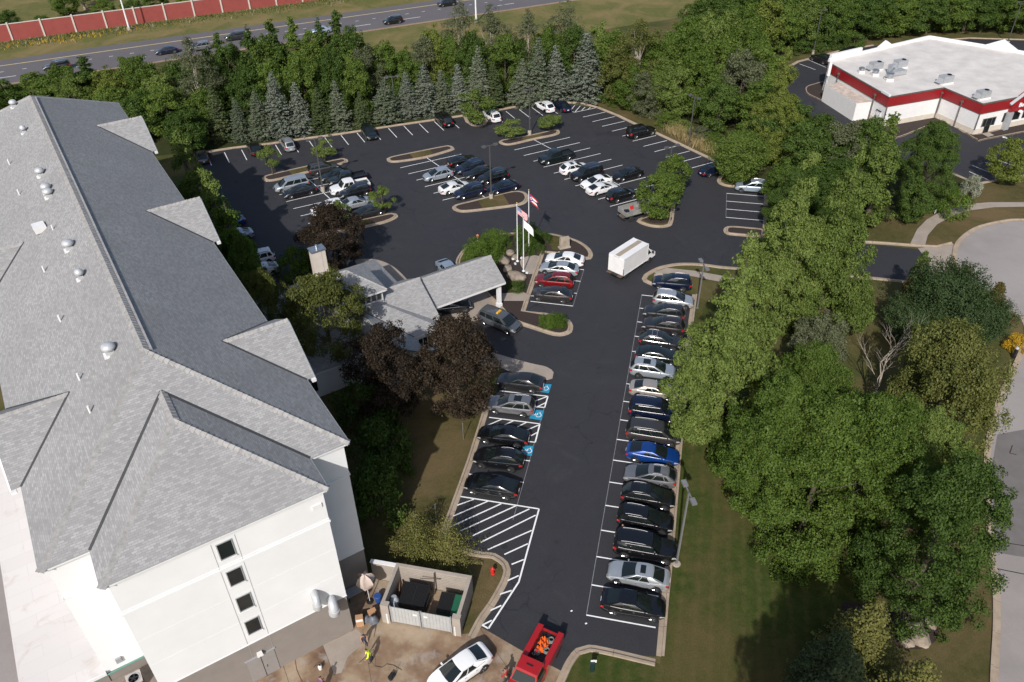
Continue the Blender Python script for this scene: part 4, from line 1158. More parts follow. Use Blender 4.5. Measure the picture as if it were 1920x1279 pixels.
# glazed entrance on the street side
e1 = Rd.lerp(Re, .14); ea = math.atan2((Re - Rd).y, (Re - Rd).x)
en = Vector((math.sin(ea), -math.cos(ea)))
dr = MB().box((e1.x + en.x * .05, e1.y + en.y * .05, 1.85), (2.6, 0.12, 1.3), ea).obj('entrance_glazing', M['glass'], rest)
MB().box((e1.x + en.x * .08, e1.y + en.y * .08, 1.15), (1.1, 0.14, 2.3), ea).obj('glass_door', M['glass'], dr)
mb = MB()
for k in (-1.3, -.55, .55, 1.3): mb.box((e1.x + math.cos(ea) * k + en.x * .12, e1.y + math.sin(ea) * k + en.y * .12, 1.85), (0.08, 0.1, 1.35), ea)
mb.box((e1.x + en.x * .12, e1.y + en.y * .12, 2.5), (2.7, 0.1, 0.09), ea); mb.obj('door_frame', trim, dr)
for k, (t_, w_) in enumerate(((.33, 1.0), (.46, 1.5), (.58, 1.5))):
    p = Rd.lerp(Re, t_) + en * 0.06
    w2 = MB().box((p.x, p.y, 2.1), (w_, 0.1, 1.5), ea).obj('window', M['frame_dark'], rest)
    MB().box((p.x + en.x * .03, p.y + en.y * .03, 2.1), (w_ - .16, 0.1, 1.3), ea).obj('pane', M['glass'], w2)
# red sign gable over the entrance with white lettering
sg = Rd.lerp(Re, .62) + en * .5
T = lambda x, y, z: (sg.x + math.cos(ea) * x + en.x * y, sg.y + math.sin(ea) * x + en.y * y, z)
sgo = MB().add([T(-5.2, 0, 3.0), T(5.2, 0, 3.0), T(5.2, 0, 4.4), T(0, 0, 7.4), T(-5.2, 0, 4.4), T(-5.2, -.8, 3.0), T(5.2, -.8, 3.0), T(5.2, -.8, 4.4), T(0, -.8, 7.4), T(-5.2, -.8, 4.4)],
         [(0, 1, 2, 3, 4), (9, 8, 7, 6, 5), (0, 5, 6, 1), (2, 7, 8, 3), (3, 8, 9, 4), (4, 9, 5, 0), (1, 6, 7, 2)]).obj('sign_gable', red_m, rest)
mb = MB()
for s_ in (-1, 1): mb.tube([T(s_ * 5.5, -.3, 4.25), T(0, -.3, 7.5)], 0.32, 4)
mb.obj('gable_trim', M['metal_grey'], sgo)
MB().box(T(-5.0, -.2, 1.5), (0.9, 0.9, 3.0), ea).obj('gable_pier', M['metal_grey'], sgo)
fc = bpy.data.curves.new('sign_text', 'FONT'); fc.body = 'Burgers'; fc.size = 1.0; fc.extrude = 0.04; fc.align_x = 'LEFT'; fc.shear = 0.2
fo = bpy.data.objects.new('tmp_text', fc); COL.objects.link(fo)
dg = bpy.context.evaluated_depsgraph_get(); dg.update()
tm = bpy.data.meshes.new_from_object(fo.evaluated_get(dg)); bpy.data.objects.remove(fo)
tm.materials.clear(); tm.materials.append(plain('sign_white', (0.85, 0.85, 0.85), 0.5, var=0))
link('sign_lettering', tm, sgo, T(-3.9, .06, 3.7), (PI / 2, 0, ea))
mb = MB()
mb.lathe([(0.85, 0), (0.85, .06)], 18, (0, 0, 0), 'y'); mb.lathe([(0.5, 0), (0.5, .06)], 14, (0.55, 0, -.55), 'y')
link('sign_emblem', mb.mesh('sign_emblem', plain('sign_white', (0.85, 0.85, 0.85))), sgo, T(-.9, .08, 5.4), (0, 0, ea))
mb = MB(); mb.lathe([(0.42, 0), (0.42, .03)], 14, (0, 0, 0), 'y')
link('emblem_swirl', mb.mesh('emblem_swirl', red_m), sgo, T(-.9, .14, 5.45), (0, 0, ea))
MB().tube([T(-3.4, .35, 3.0), T(-3.4, .35, 3.25)], [.38, .2], 12).obj('goose_lamp', M['fascia'], sgo)

# ---- plant on the restaurant roof
def rtu(p, rz, s, label):
    c = empty('rooftop_unit', (p[0], p[1], RZ), rz, label, 'air conditioner', 'rooftop units on the restaurant')
    MB().box((0, 0, .12), (2.3 * s, 1.5 * s, 0.24)).obj('roof_curb', M['fascia'], c)
    MB().box((0, 0, .24 + .55 * s), (2.1 * s, 1.3 * s, 1.1 * s)).obj('cabinet', M['metal_grey'], c)
    MB().lathe([(0.36 * s, 0), (0.36 * s, .08), (.30 * s, .08), (.30 * s, .0)], 16, (.55 * s, 0, .24 + 1.1 * s)).obj('fan_ring', M['black'], c)
    MB().add([(-1.05 * s, -.5, .3), (-1.05 * s, .5, .3), (-1.05 * s, .5, 1.0 * s), (-1.05 * s, -.5, 1.0 * s), (-1.7 * s, -.5, .35), (-1.7 * s, .5, .35)],
             [(0, 1, 5, 4), (3, 4, 5, 2), (0, 4, 3), (1, 2, 5), (0, 3, 2, 1)]).obj('intake_hood', M['metal_grey'], c)
    MB().box((1.06 * s, 0, .24 + .5 * s), (0.03, 1.1 * s, .8 * s)).obj('coil_panel', plain('brown_coil', (0.16, 0.13, 0.11), 0.7), c)
for p, s, lb in (((63.91,138.9), 1.0, 'grey rooftop unit nearest the white corner parapet'), ((68.51,139.78), 1.0, 'grey rooftop unit behind the cluster of exhaust fans'),
                 ((72.88,131.76), 1.0, 'grey rooftop unit in the middle of the restaurant roof'), ((75.73,124.72), 0.95, 'grey rooftop unit beside the red sign gable')):
    rtu(p, math.radians(20), s, lb)
def mush(p, s, label):
    c = empty('exhaust_fan', (p[0], p[1], RZ), 0, label, 'exhaust fan', 'exhaust fans on the restaurant')
    MB().box((0, 0, .2), (1.0 * s, 1.0 * s, .4)).obj('roof_curb', M['fascia'], c)
    MB().lathe([(.35 * s, .4), (.35 * s, .6), (.55 * s, .65), (.55 * s, 1.0 * s), (.4 * s, 1.1 * s)], 16).obj('fan_housing', M['galv'], c, smooth=40)
mush((60.94,137.44), .9, 'small silver exhaust fan closest to the long red wall'); mush((62.79,135.99), 1.0, 'silver exhaust fan between the red wall and the rooftop units')
mush((64.21,133.54), 1.2, 'large silver exhaust fan with greasy dark base')
du = empty('air_duct', tuple((66.75,136.33)) + (RZ,), math.radians(20), 'boxy galvanised air duct beside the large exhaust fan', 'duct')
MB().box((0, 0, .45), (2.6, 1.4, .7)).obj('duct_box', M['metal_grey'], du); MB().box((-.6, .9, .9), (1.0, .9, 1.2)).obj('intake_box', M['metal_grey'], du)
MB().tube([(-1.6, -.4, 0), (-1.6, -.4, 1.1), (-1.2, -.2, 1.3)], .18, 10).obj('duct_elbow', M['galv'], du)

# ================================================================== noise barrier beyond the highway
nb = empty('noise_barrier', H(0, 18.4) + (0,), math.atan2(hd.y, hd.x), 'long red panelled noise barrier with pale posts beyond the highway', 'wall')
nm = plain('red_barrier_panel', (0.26, 0.055, 0.045), 0.85, var=0.10, scale=0.7)
npst = plain('pale_post_concrete', (0.52, 0.47, 0.41), 0.85, var=0.08)
for k in range(-5, 16):
    x = k * 6.5 + 2.2
    MB().box((x + 3.25, 0, 1.7), (6.2, 0.16, 3.4)).obj('panel', nm, nb)
    MB().box((x + 3.25, 0, 3.48), (6.5, 0.26, 0.14)).obj('coping', npst, nb)
    MB().box((x, -.06, 1.9), (0.34, 0.42, 3.8)).obj('post', npst, nb)

# ================================================================== vehicles
KINDS_ = {
 # L, W, H, body line (x, z), cabin: rear base x, rear top x, front top x, front base x, side window splits, wheel radius
 'sedan': dict(L=4.86, W=1.84, H=1.45, top=[(-2.43, .62), (-2.36, .90), (-2.15, 1.00), (-1.75, 1.03), (-1.0, .98), (.9, .95), (1.3, .92), (1.75, .86), (2.1, .77), (2.30, .67), (2.43, .50)],
               cab=(-2.04, -.98, .12, 1.34), wins=((.33, .58), (.61, .90)), quarter=None, wr=.35),
 'coupe': dict(L=4.85, W=1.87, H=1.43, top=[(-2.42, .66), (-2.36, .92), (-2.2, 1.02), (-1.75, 1.03), (-1.0, .99), (.9, .95), (1.3, .92), (1.75, .86), (2.1, .77), (2.30, .67), (2.42, .50)],
               cab=(-2.16, -.88, .08, 1.34), wins=((.35, .60), (.63, .91)), quarter=None, wr=.36),
 'suv': dict(L=4.66, W=1.88, H=1.69, top=[(-2.33, .62), (-2.31, .95), (-2.25, 1.06), (-1.5, 1.07), (.9, 1.05), (1.25, 1.03), (1.7, .98), (2.05, .90), (2.22, .80), (2.33, .56)],
             cab=(-2.28, -1.84, .08, 1.28), wins=((.27, .57), (.60, .92)), quarter=(.08, .23), wr=.365),
 'crossover': dict(L=4.60, W=1.85, H=1.63, top=[(-2.30, .62), (-2.28, .98), (-2.18, 1.07), (-1.5, 1.07), (.9, 1.02), (1.25, .99), (1.7, .93), (2.0, .86), (2.18, .76), (2.30, .54)],
             cab=(-2.24, -1.48, .06, 1.30), wins=((.28, .58), (.62, .93)), quarter=(.15, .25), wr=.36),
 'bigsuv': dict(L=5.10, W=1.98, H=1.86, top=[(-2.55, .66), (-2.54, 1.05), (-2.48, 1.18), (-1.5, 1.18), (1.0, 1.14), (1.25, 1.14), (1.9, 1.10), (2.4, 1.02), (2.55, .66)],
             cab=(-2.50, -2.20, .45, 1.18), wins=((.38, .62), (.65, .92)), quarter=(.06, .34), wr=.39),
 'minivan': dict(L=5.12, W=1.98, H=1.75, top=[(-2.56, .62), (-2.54, .98), (-2.48, 1.08), (-1.5, 1.06), (1.2, 1.01), (1.6, .99), (2.1, .88), (2.42, .75), (2.56, .52)],
             cab=(-2.50, -2.12, .78, 1.82), wins=((.30, .56), (.59, .90)), quarter=(.06, .27), wr=.345),
 'pickup': dict(L=5.80, W=2.00, H=1.90, top=[(-2.90, .80), (-2.88, .84), (-.62, .84), (-.60, 1.16), (1.05, 1.14), (1.35, 1.14), (2.1, 1.10), (2.72, 1.02), (2.90, .66)],
             cab=(-.66, -.50, .82, 1.42), wins=((.10, .47), (.51, .90)), quarter=None, wr=.40),
}

def lathe_mesh(name, prof, n, mat, axis='y', sm=40):
    mb = MB(); mb.lathe(prof, n, (0, 0, 0), axis)
    return mb.mesh(name, mat, sm)

def vehicle_parts(kind):
    """list of (name, mesh, material key, loc, parent index)"""
    K = KINDS_[kind]
    L, W, Ht = K['L'], K['W'], K['H']
    hl, hw = L / 2, W / 2
    tx = [p[0] for p in K['top']]; tz = [p[1] for p in K['top']]
    zs = lambda x: float(np.interp(x, tx, tz))
    def wplan(x):
        t = abs(x) / hl
        return hw * (1 - .04 * t ** 2 - (.30 if x > 0 else .20) * t ** 7)
    def zbot(x):
        t = abs(x) / hl
        return .21 + .10 * max(0, t - .82) / .18 + (.04 if kind in ('suv', 'bigsuv', 'pickup', 'crossover') else 0)
    xs = sorted(set([-hl, -hl + .02, -hl + .08, -hl + .2, hl - .2, hl - .08, hl - .02, hl] + list(np.linspace(-hl + .35, hl - .35, 15)) + [x for x in tx[1:-1]]))
    parts = []
    mb = MB(); rings = []
    for x in xs:
        w, zb, zt = wplan(x), zbot(x), zs(x)
        e = 1 - max(0, (abs(x) - (hl - .10)) / .10) * .12
        zt = zb + (zt - zb) * (0.5 + .5 * e) if abs(x) > hl - .1 else zt
        w *= e
        cr = .035 if x > 1.0 or kind != 'pickup' else .0
        if kind == 'pickup' and x < -.61: cr = 0.0
        h = zt - zb
        half = [(0, zb), (w * .80, zb), (w * .955, zb + .07), (w * .985, zb + .22 * h), (w, zb + .45 * h), (w * .985, zb + .72 * h), (w * .955, zb + .90 * h), (w * .90, zt), (w * .55, zt + cr * .8), (0, zt + cr)]
        rings.append([(x, y, z) for y, z in half] + [(x, -y, z) for y, z in half[-2:0:-1]])
    n = len(rings[0])
    vs = [p for r_ in rings for p in r_]; fs = []
    for i in range(len(rings) - 1):
        for k in range(n):
            k2 = (k + 1) % n
            fs.append((i * n + k, i * n + k2, (i + 1) * n + k2, (i + 1) * n + k))
    fs.append(tuple(range(n))); fs.append(tuple((len(rings) - 1) * n + k for k in range(n - 1, -1, -1)))
    mb.add(vs, fs)
    # cabin shell
    rb, rt, ft, fb = K['cab']
    zroof = Ht
    def belt(s): x = rb + (fb - rb) * s; return x, wplan(x) * .895, zs(x) - .03
    def roofline(s):
        x = rt + (ft - rt) * s
        return x, hw * (.70 if kind not in ('minivan', 'bigsuv', 'pickup') else .76) * (1 - .06 * abs(s - .45)), zroof - .05 - .045 * (abs(s - .42) * 1.7) ** 2
    def side(s, t, o=0.0):
        a, b = Vector(belt(s)), Vector(roofline(s))
        p = a.lerp(b, t); p.y += math.sin(t * PI) * .035 + o
        return p
    ny = 6
    def front(a, t, o=0.0):     # a in -1..1
        xb, yb, zb_ = belt(1); xt, yt, zt_ = roofline(1)
        p = Vector((xb + .10 * (1 - a * a), a * yb, zb_)).lerp(Vector((xt + .07 * (1 - a * a), a * yt, zt_ + .035 * (1 - a * a))), t)
        p += Vector((.55, 0, .83)) * (o + .015 * math.sin(t * PI)); return p
    def rear(a, t, o=0.0):
        xb, yb, zb_ = belt(0); xt, yt, zt_ = roofline(0)
        p = Vector((xb - .07 * (1 - a * a), a * yb, zb_)).lerp(Vector((xt - .05 * (1 - a * a), a * yt, zt_ + .035 * (1 - a * a))), t)
        p += Vector((-.6, 0, .8)) * (o + .015 * math.sin(t * PI)); return p
    def grid(f, us, ts, flip=False, dst=None):
        m_ = dst or MB(); vs = [f(a, t) for t in ts for a in us]; nu = len(us); fs = []
        for j in range(len(ts) - 1):
            for i in range(nu - 1):
                q = (j * nu + i, j * nu + i + 1, (j + 1) * nu + i + 1, (j + 1) * nu + i)
                fs.append(q[::-1] if flip else q)
        m_.add(vs, fs); return m_
    S = list(np.linspace(0, 1, 9)); T5 = [0, .25, .5, .75, 1]; A = list(np.linspace(-1, 1, 7))
    grid(lambda s, t: side(s, t), S, T5, True, mb)
    grid(lambda s, t: (lambda p: Vector((p.x, -p.y, p.z)))(side(s, t)), S, T5, False, mb)
    grid(front, A, T5, False, mb); grid(rear, A, T5, True, mb)
    def roofp(s, a):
        x, y, z = roofline(s)
        return Vector((x + (.07 if s == 1 else -.05 if s == 0 else 0) * (1 - a * a), a * y, z + .035 * (1 - a * a) + .01))
    grid(lambda s, a: roofp(s, a), S, A, False, mb)
    if kind == 'pickup':        # bed walls
        for sy in (-1, 1):
            mb.box((-1.76, sy * (hw - .09), .98), (2.20, .13, .36))
        mb.box((-2.84, 0, .96), (.09, 2 * hw - .25, .34))
    parts.append(('body', mb.mesh(kind + '_body', None, 40), 'paint', (0, 0, 0), None))
    G_ = 'carglass'
    parts.append(('windshield', grid(lambda a, t: front(a, t, .008), [x * .93 for x in A], [.06, .35, .65, .93]).mesh(kind + '_ws', None, 60), G_, (0, 0, 0), None))
    parts.append(('rear_window', grid(lambda a, t: rear(a, t, .008), [x * .88 for x in A], [.14, .4, .65, .90], True).mesh(kind + '_rw', None, 60), G_, (0, 0, 0), None))
    wl = list(K['wins']) + ([K['quarter']] if K['quarter'] else [])
    for s0, s1 in wl:
        for sy in (1, -1):
            f = lambda s, t, sy=sy: (lambda p: Vector((p.x, sy * p.y, p.z)))(side(s, t, .008))
            parts.append(('side_window', grid(f, list(np.linspace(s0, s1, 4)), [.12, .4, .65, .86], sy > 0).mesh(kind + '_sw', None, 60), G_, (0, 0, 0), None))
    # bright line over the side windows
    for sy in (1, -1):
        mbt = MB(); mbt.tube([(lambda p: (p.x, sy * (p.y + .012), p.z))(side(s, .07)) for s in np.linspace(.10, .95, 7)], .014, 5)
        mbt.tube([(lambda p: (p.x, sy * (p.y + .012), p.z))(side(s, .91)) for s in np.linspace(.22, .96, 7)], .012, 5)
        parts.append(('window_trim', mbt.mesh(kind + '_trim', None, 60), 'chrome', (0, 0, 0), None))
    # wheels with dark arches
    wr = K['wr']; ax_f = hl - .93; ax_r = -hl + (1.02 if kind != 'pickup' else 1.15)
    tyre = lathe_mesh(kind + '_tyre', [(wr * .62, -.11), (wr * .93, -.11), (wr, -.07), (wr, .07), (wr * .93, .11), (wr * .62, .11)], 20, None, 'y')
    rim = MB(); rim.lathe([(wr * .60, .06), (wr * .66, .105), (wr * .62, .11), (wr * .56, .07), (wr * .20, .075), (wr * .16, .10), (.01, .10)], 18, (0, 0, 0), 'y')
    for k in range(5):
        w = k * 2 * PI / 5
        rim.tube([(wr * .15 * math.cos(w), .10, wr * .15 * math.sin(w)), (wr * .62 * math.cos(w), .104, wr * .62 * math.sin(w))], wr * .075, 4)
    rim = rim.mesh(kind + '_rim', None, 40)
    arch = MB(); arch.lathe([(wr + .085, -.01), (wr + .085, .012), (wr * .5, .012)], 22, (0, 0, 0), 'y'); arch = arch.mesh(kind + '_arch', None, 40)
    for x in (ax_f, ax_r):
        for sy in (1, -1):
            yw = wplan(x) * .985
            parts.append(('wheel_arch', arch, 'black', (x, sy * (yw - .005), wr + .01, 0 if sy > 0 else PI), None))
            parts.append(('wheel', tyre, 'rubber', (x, sy * (yw - .085), wr, 0 if sy > 0 else PI), None))
            parts.append(('rim', rim, 'alloy', (0, 0, 0), len(parts) - 1))
    # lamps, mirrors, plate, sill
    zh = zs(hl - .22) - .10
    def lamp_patch(sx, sy, f0, f1, ln, wrap):
        """strip of the body skin that runs round a corner"""
        V = []
        cols = [(hl - ln * q, 1.0) for q in (1.0, .75, .5, .25)] + [(hl - .03, 1.0), (hl - .002, .93), (hl + .004, .93 - wrap * .5), (hl + .006, .93 - wrap)]
        for xx, yw in cols:
            xq = sx * min(xx, hl - .03); w = wplan(xq); zb, zt = zbot(xq), zs(xq)
            if zt < .70 * zs(sx * (hl - .25)): zt = .70 * zs(sx * (hl - .25)) + .06
            for f in (f0, f1):
                V.append((sx * xx, sy * (w * yw * (1.0 if f < .8 else .975) + (.007 if yw == 1.0 else 0)), zb + (zt - zb) * f))
        return MB().add(V, [(2 * k, 2 * k + 1, 2 * k + 3, 2 * k + 2) if sx * sy > 0 else (2 * k, 2 * k + 2, 2 * k + 3, 2 * k + 1) for k in range(len(cols) - 1)])
    for sy in (1, -1):
        parts.append(('headlight', lamp_patch(1, sy, .66, .90, .42, .30).mesh(kind + '_hl', None), 'lens_clear', (0, 0, 0), None))
        parts.append(('tail_light', lamp_patch(-1, sy, .62, .92, .28, .26).mesh(kind + '_tl', None), 'lens_red', (0, 0, 0), None))
        xm, ym, zm = side(.90, .1)
        parts.append(('mirror', MB().box((0, 0, 0), (.12, .22, .13), 0, .8).mesh(kind + '_mir', None), 'paint', (xm, sy * (ym + .10), zm + .02, 0), None))
        xh = MB().box((0, 0, 0), (.17, .03, .035)).mesh(kind + '_dh', None)
        for sx_ in (.40, .68):
            xd, yd, zd = belt(sx_)
            parts.append(('door_handle', xh, 'chrome', (xd - .15, sy * (wplan(xd) * .99), zs(xd) * .82, 0), None))
        sl = MB().box((0, 0, 0), (ax_f - ax_r - wr * 2 - .2, .05, .14)).mesh(kind + '_sill', None)
        parts.append(('sill', sl, 'black', ((ax_f + ax_r) / 2, sy * (hw * .965), .31, 0), None))
    parts.append(('grille', MB().box((0, 0, 0), (.10, W * .42, .16)).mesh(kind + '_gr', None), 'black', (hl - .045, 0, zh - .10, 0), None))
    parts.append(('licence_plate', MB().box((0, 0, 0), (.03, .34, .17)).mesh(kind + '_pl', None), 'plate', (-hl + .005, 0, .62, 0), None))
    if kind in ('suv', 'bigsuv', 'crossover', 'minivan'):
        for sy in (1, -1):
            mbt = MB(); pts_ = [roofline(s) for s in np.linspace(.10, .84, 6)]
            mbt.tube([(p[0], sy * (p[1] - .06), p[2] + .075 - (.05 if i in (0, 5) else 0)) for i, p in enumerate(pts_)], .024, 6)
            parts.append(('roof_rail', mbt.mesh(kind + '_rail', None, 50), 'rail', (0, 0, 0), None))
    if kind == 'pickup':
        parts.append(('bed_liner', MB().box((0, 0, 0), (2.12, 2 * hw - .34, .02)).mesh('bed_floor', None), 'black', (-1.74, 0, .90, 0), None))
    K['roofp'] = roofp
    return parts

_protos = {}
PAINTS = {
 'black': ((.006, .006, .007), .1, .25), 'jet': ((.010, .010, .012), .3, .28), 'charcoal': ((.035, .035, .038), .5, .32), 'darkgrey': ((.075, .070, .068), .6, .32),
 'navy': ((.006, .011, .035), .3, .28), 'blue': ((.008, .05, .22), .45, .28), 'brightblue': ((.008, .055, .25), .4, .28), 'white': ((.78, .78, .78), .0, .32), 'pearl': ((.72, .72, .71), .05, .3),
 'silver': ((.50, .52, .54), .6, .33), 'lightgrey': ((.40, .44, .48), .5, .33), 'iceblue': ((.36, .43, .50), .5, .33), 'midgrey': ((.24, .24, .25), .6, .33), 'beige': ((.46, .41, .36), .5, .33),
 'red': ((.20, .008, .011), .3, .28), 'green': ((.010, .024, .018), .4, .3), 'taxi': ((.15, .16, .175), .6, .33), 'truckred': ((.36, .010, .011), .05, .3),
 'blackgreen': ((.010, .016, .015), .35, .3), 'plum': ((.05, .042, .042), .6, .33)}

_jit = random.Random(11)
def car(kind, colour, pos, deg, label, rail='chrome', sunroof=False, dark_wheels=False, rack=False, group='cars parked in the hotel car park', cat='car', name=None):
    if kind not in _protos: _protos[kind] = vehicle_parts(kind)
    K = KINDS_[kind]
    nm = name or {'sedan': 'parked_sedan', 'coupe': 'parked_sedan', 'suv': 'parked_suv', 'crossover': 'parked_suv', 'bigsuv': 'parked_suv', 'minivan': 'parked_minivan', 'pickup': 'pickup_truck'}[kind]
    root = empty(nm, (pos[0] + _jit.uniform(-.08, .08), pos[1] + _jit.uniform(-.08, .08), 0.021), math.radians(deg + _jit.gauss(0, 1.1)), label, cat, group)
    paint = car_paint(colour, *PAINTS[colour])
    objs = []
    for nme, me, mk, loc, par in _protos[kind]:
        mat = paint if mk == 'paint' else M['chrome'] if (mk == 'rail' and rail == 'chrome') else M['black'] if mk == 'rail' else M['alloy_dark'] if (mk == 'alloy' and dark_wheels) else M[mk]
        o = bpy.data.objects.new(nme, me); COL.objects.link(o)
        if not me.materials: me.materials.append(mat)
        o.material_slots[0].link = 'OBJECT'; o.material_slots[0].material = mat
        o.location = loc[:3]
        if len(loc) > 3: o.rotation_euler = (0, 0, loc[3])
        o.parent = root if par is None else objs[par]
        objs.append(o)
    if sunroof:
        rp = K['roofp']; mb = MB(); vs = []
        for s in (.42, .62, .80):
            for a in (-.62, -.3, 0, .3, .62): vs.append(rp(s, a) + Vector((0, 0, .006)))
        mb.add(vs, [(j * 5 + i, j * 5 + i + 1, j * 5 + i + 6, j * 5 + i + 5) for j in range(2) for i in range(4)])
        mb.obj('sunroof', M['carglass'], root)
    if rack:
        for s in (.35, .68):
            p = K['roofp'](s, 0); MB().box((p.x, 0, p.z + .09), (.06, K['W'] * .62, .035)).obj('roof_bar', M['galv'], root)
    return root

RH, LH = -13.2, 166.8
RG = 'cars in the long right hand row'
# the long right hand row, far end first
car('suv', 'navy', (19.08,79.64), LH, 'dark blue suv nosed out at the far end of the long right row', group=RG)
car('suv', 'silver', (18.63,75.99), RH, 'silver suv with white sides, second in the long right row from the box truck end', group=RG)
car('suv', 'charcoal', (17.18,73.48), LH, 'charcoal suv nosed out, third in the long right row from the box truck end', group=RG)
car('suv', 'plum', (16.73,71.05), LH, 'dark brownish suv nosed out, fourth in the long right row from the box truck end', group=RG)
car('crossover', 'charcoal', (15.99,68.26), RH, 'dark grey suv with two silver roof bars in the long right row', rack=True, group=RG)
car('sedan', 'blackgreen', (15.26,65.78), RH, 'black hatchback with faint green tint below the dark suv with roof bars', group=RG)
car('suv', 'lightgrey', (14.35,63.43), RH, 'light grey suv with black sunroof in the long right row half under the tree', sunroof=True, dark_wheels=True, group=RG)
car('sedan', 'beige', (14.01,60.42), RH, 'pale beige sedan backed out of the shade in the long right row', group=RG)
car('bigsuv', 'navy', (13.72,57.25), RH, 'long dark navy suv with silver rails between the beige sedan and the grey minivan', group=RG)
car('minivan', 'darkgrey', (13.05,54.13), RH, 'dark grey minivan next to the bright blue sedan', group=RG, sunroof=False)
car('coupe', 'brightblue', (12.57,51.53), RH, 'bright blue sedan in the long right row', group=RG)
car('crossover', 'midgrey', (11.93,48.84), LH, 'silver grey suv with sunroof nosed out below the bright blue sedan', sunroof=True, dark_wheels=True, group=RG)
car('crossover', 'jet', (11.34,46.38), RH, 'glossy black hatchback with chrome window line below the silver grey suv', sunroof=True, group=RG)
car('suv', 'black', (10.85,43.96), RH, 'black suv with red tail light two places above the silver sedan', dark_wheels=True, group=RG)
car('bigsuv', 'black', (10.44,41.13), RH, 'black boxy suv directly above the silver sedan in the long right row', group=RG)
car('sedan', 'silver', (9.45,38.51), LH, 'silver sedan with black sunroof near the lower end of the right row', sunroof=True, group=RG)
car('sedan', 'black', (8.69,35.84), RH, 'black sedan last in the right row, nearest the camera', group=RG)
# accessible bays on the left
LG = 'cars in the accessible bays by the hotel'
car('sedan', 'charcoal', (0.68,61.99), LH, 'charcoal sedan in the accessible bay beside the pale walkway tip', group=LG)
car('suv', 'midgrey', (-0.26,58.41), LH, 'silver grey suv with sunroof and five spoke wheels in the middle accessible bay', sunroof=True, group=LG)
car('coupe', 'black', (-0.99,54.29), LH, 'black sedan with bright reflecting side in the accessible bays', group=LG)
car('crossover', 'jet', (-1.33,51.23), LH, 'black suv with black wheels above the striped no parking area', dark_wheels=True, group=LG)
car('coupe', 'black', (-1.89,48.05), LH, 'long black sedan with silver wheels beside the large striped area', group=LG)
# four bays notched into the planted island
TG = 'cars in the four bays by the flags'
car('sedan', 'white', (6.8,85.48), LH, 'white sedan in the bay furthest from the taxi by the flagpoles', group=TG)
car('sedan', 'silver', (5.88,83.27), LH, 'silver sedan between the white sedan and the red suv', group=TG)
car('suv', 'red', (5.21,80.46), LH, 'dark red suv with chrome rails by the flagpoles', group=TG)
car('sedan', 'plum', (4.82,77.69), LH, 'grey brown sedan below the dark red suv', group=TG)
# at the entrance
tx_ = car('minivan', 'taxi', (-1.32,72.55), -38, 'grey taxi minivan with yellow roof sign leaving the entrance canopy', rail='black', group='vehicles at the entrance', cat='minivan', name='taxi_minivan')
o = MB().box((-.05, .0, 1.86), (.22, .75, .16), 0, .85).obj('taxi_sign', plain('yellow_sign', (.75, .42, .02), .5, var=.05), tx_)
car('sedan', 'black', (-6.88,75.5), 12, 'black car half hidden below the entrance canopy', group='vehicles at the entrance')
car('sedan', 'iceblue', (-7.47,83.29), -60, 'pale blue car whose roof shows behind the entrance canopy', group='vehicles at the entrance')
# double rows
UA, UB = 206.8, 26.8
AG = 'cars in the left double row'
car('minivan', 'lightgrey', (-31.73,107.34), UA, 'light silver minivan at the upper left of the left double row', group=AG)
car('sedan', 'jet', (-30.19,105.36), UA, 'black sedan below the light silver minivan', group=AG)
car('suv', 'white', (-25.24,99.88), UA, 'white suv partly behind the purple maple', group=AG)
car('suv', 'darkgrey', (-28.12,112.81), UB, 'grey suv with red tail light beside the tall lamp post', group=AG, rail='black')
car('sedan', 'blackgreen', (-25.96,110.44), UA, 'dark car between the grey suv and the black pickup', group=AG)
car('pickup', 'black', (-23.96,108.97), UA, 'black pickup truck behind the white pickup', group=AG, cat='pickup')
car('pickup', 'white', (-23.09,106.32), UA, 'white pickup truck in the left double row', group=AG, cat='pickup')
car('suv', 'jet', (-22.24,104.69), UA, 'black suv just below the white pickup', group=AG)
car('sedan', 'silver', (-21.48,101.42), UB, 'silver sedan with tail to the aisle behind the white suv', group=AG)
car('sedan', 'charcoal', (-19.47,98.68), UA, 'dark grey sedan in the shade of the small island tree', group=AG)
BG = 'cars in the middle double row'
car('crossover', 'lightgrey', (-10.58,109.92), UA, 'silver blue suv in the middle double row', group=BG)
car('coupe', 'pearl', (-7.78,105.63), UB, 'white sedan with tail to the aisle beside the blue suv', group=BG)
car('suv', 'navy', (-5.72,104.07), UA, 'deep blue suv at the lower end of the middle double row', group=BG)
car('coupe', 'black', (-7.13,114.83), UB, 'black sedan with its tail out at the top of the middle double row', group=BG)
car('suv', 'navy', (-5.82,112.19), UA, 'blue hatchback second from the top of the middle double row', group=BG)
car('sedan', 'jet', (-4.42,110.51), UA, 'black sedan in the middle double row between blue and black cars', group=BG)
car('suv', 'black', (-2.49,108.78), UA, 'black suv behind the tall lamp post of the middle island', group=BG)
car('sedan', 'navy', (-0.77,105.61), UA, 'navy sedan beside the triangular island', group=BG)
CG = 'cars in the right double row'
car('pickup', 'blackgreen', (7.29,115.37), UA, 'dark pickup truck at the top of the right double row', group=CG, cat='pickup')
car('crossover', 'white', (9.79,111.31), UB, 'white suv with black sunroof below the dark pickup', sunroof=True, group=CG)
car('bigsuv', 'jet', (11.38,109.32), UA, 'black boxy suv between two white cars', group=CG)
car('coupe', 'white', (12.64,106.64), UA, 'white sedan nosed out below the black boxy suv', group=CG)
car('coupe', 'pearl', (13.36,104.56), UB, 'white sedan with tail to the aisle beside the black suv', group=CG)
car('suv', 'jet', (15.77,102.38), UB, 'black suv beside the grey flatbed truck', group=CG)
car('sedan', 'black', (17.59,109.1), UA, 'black sedan alone in the outer side of the right double row', group=CG)
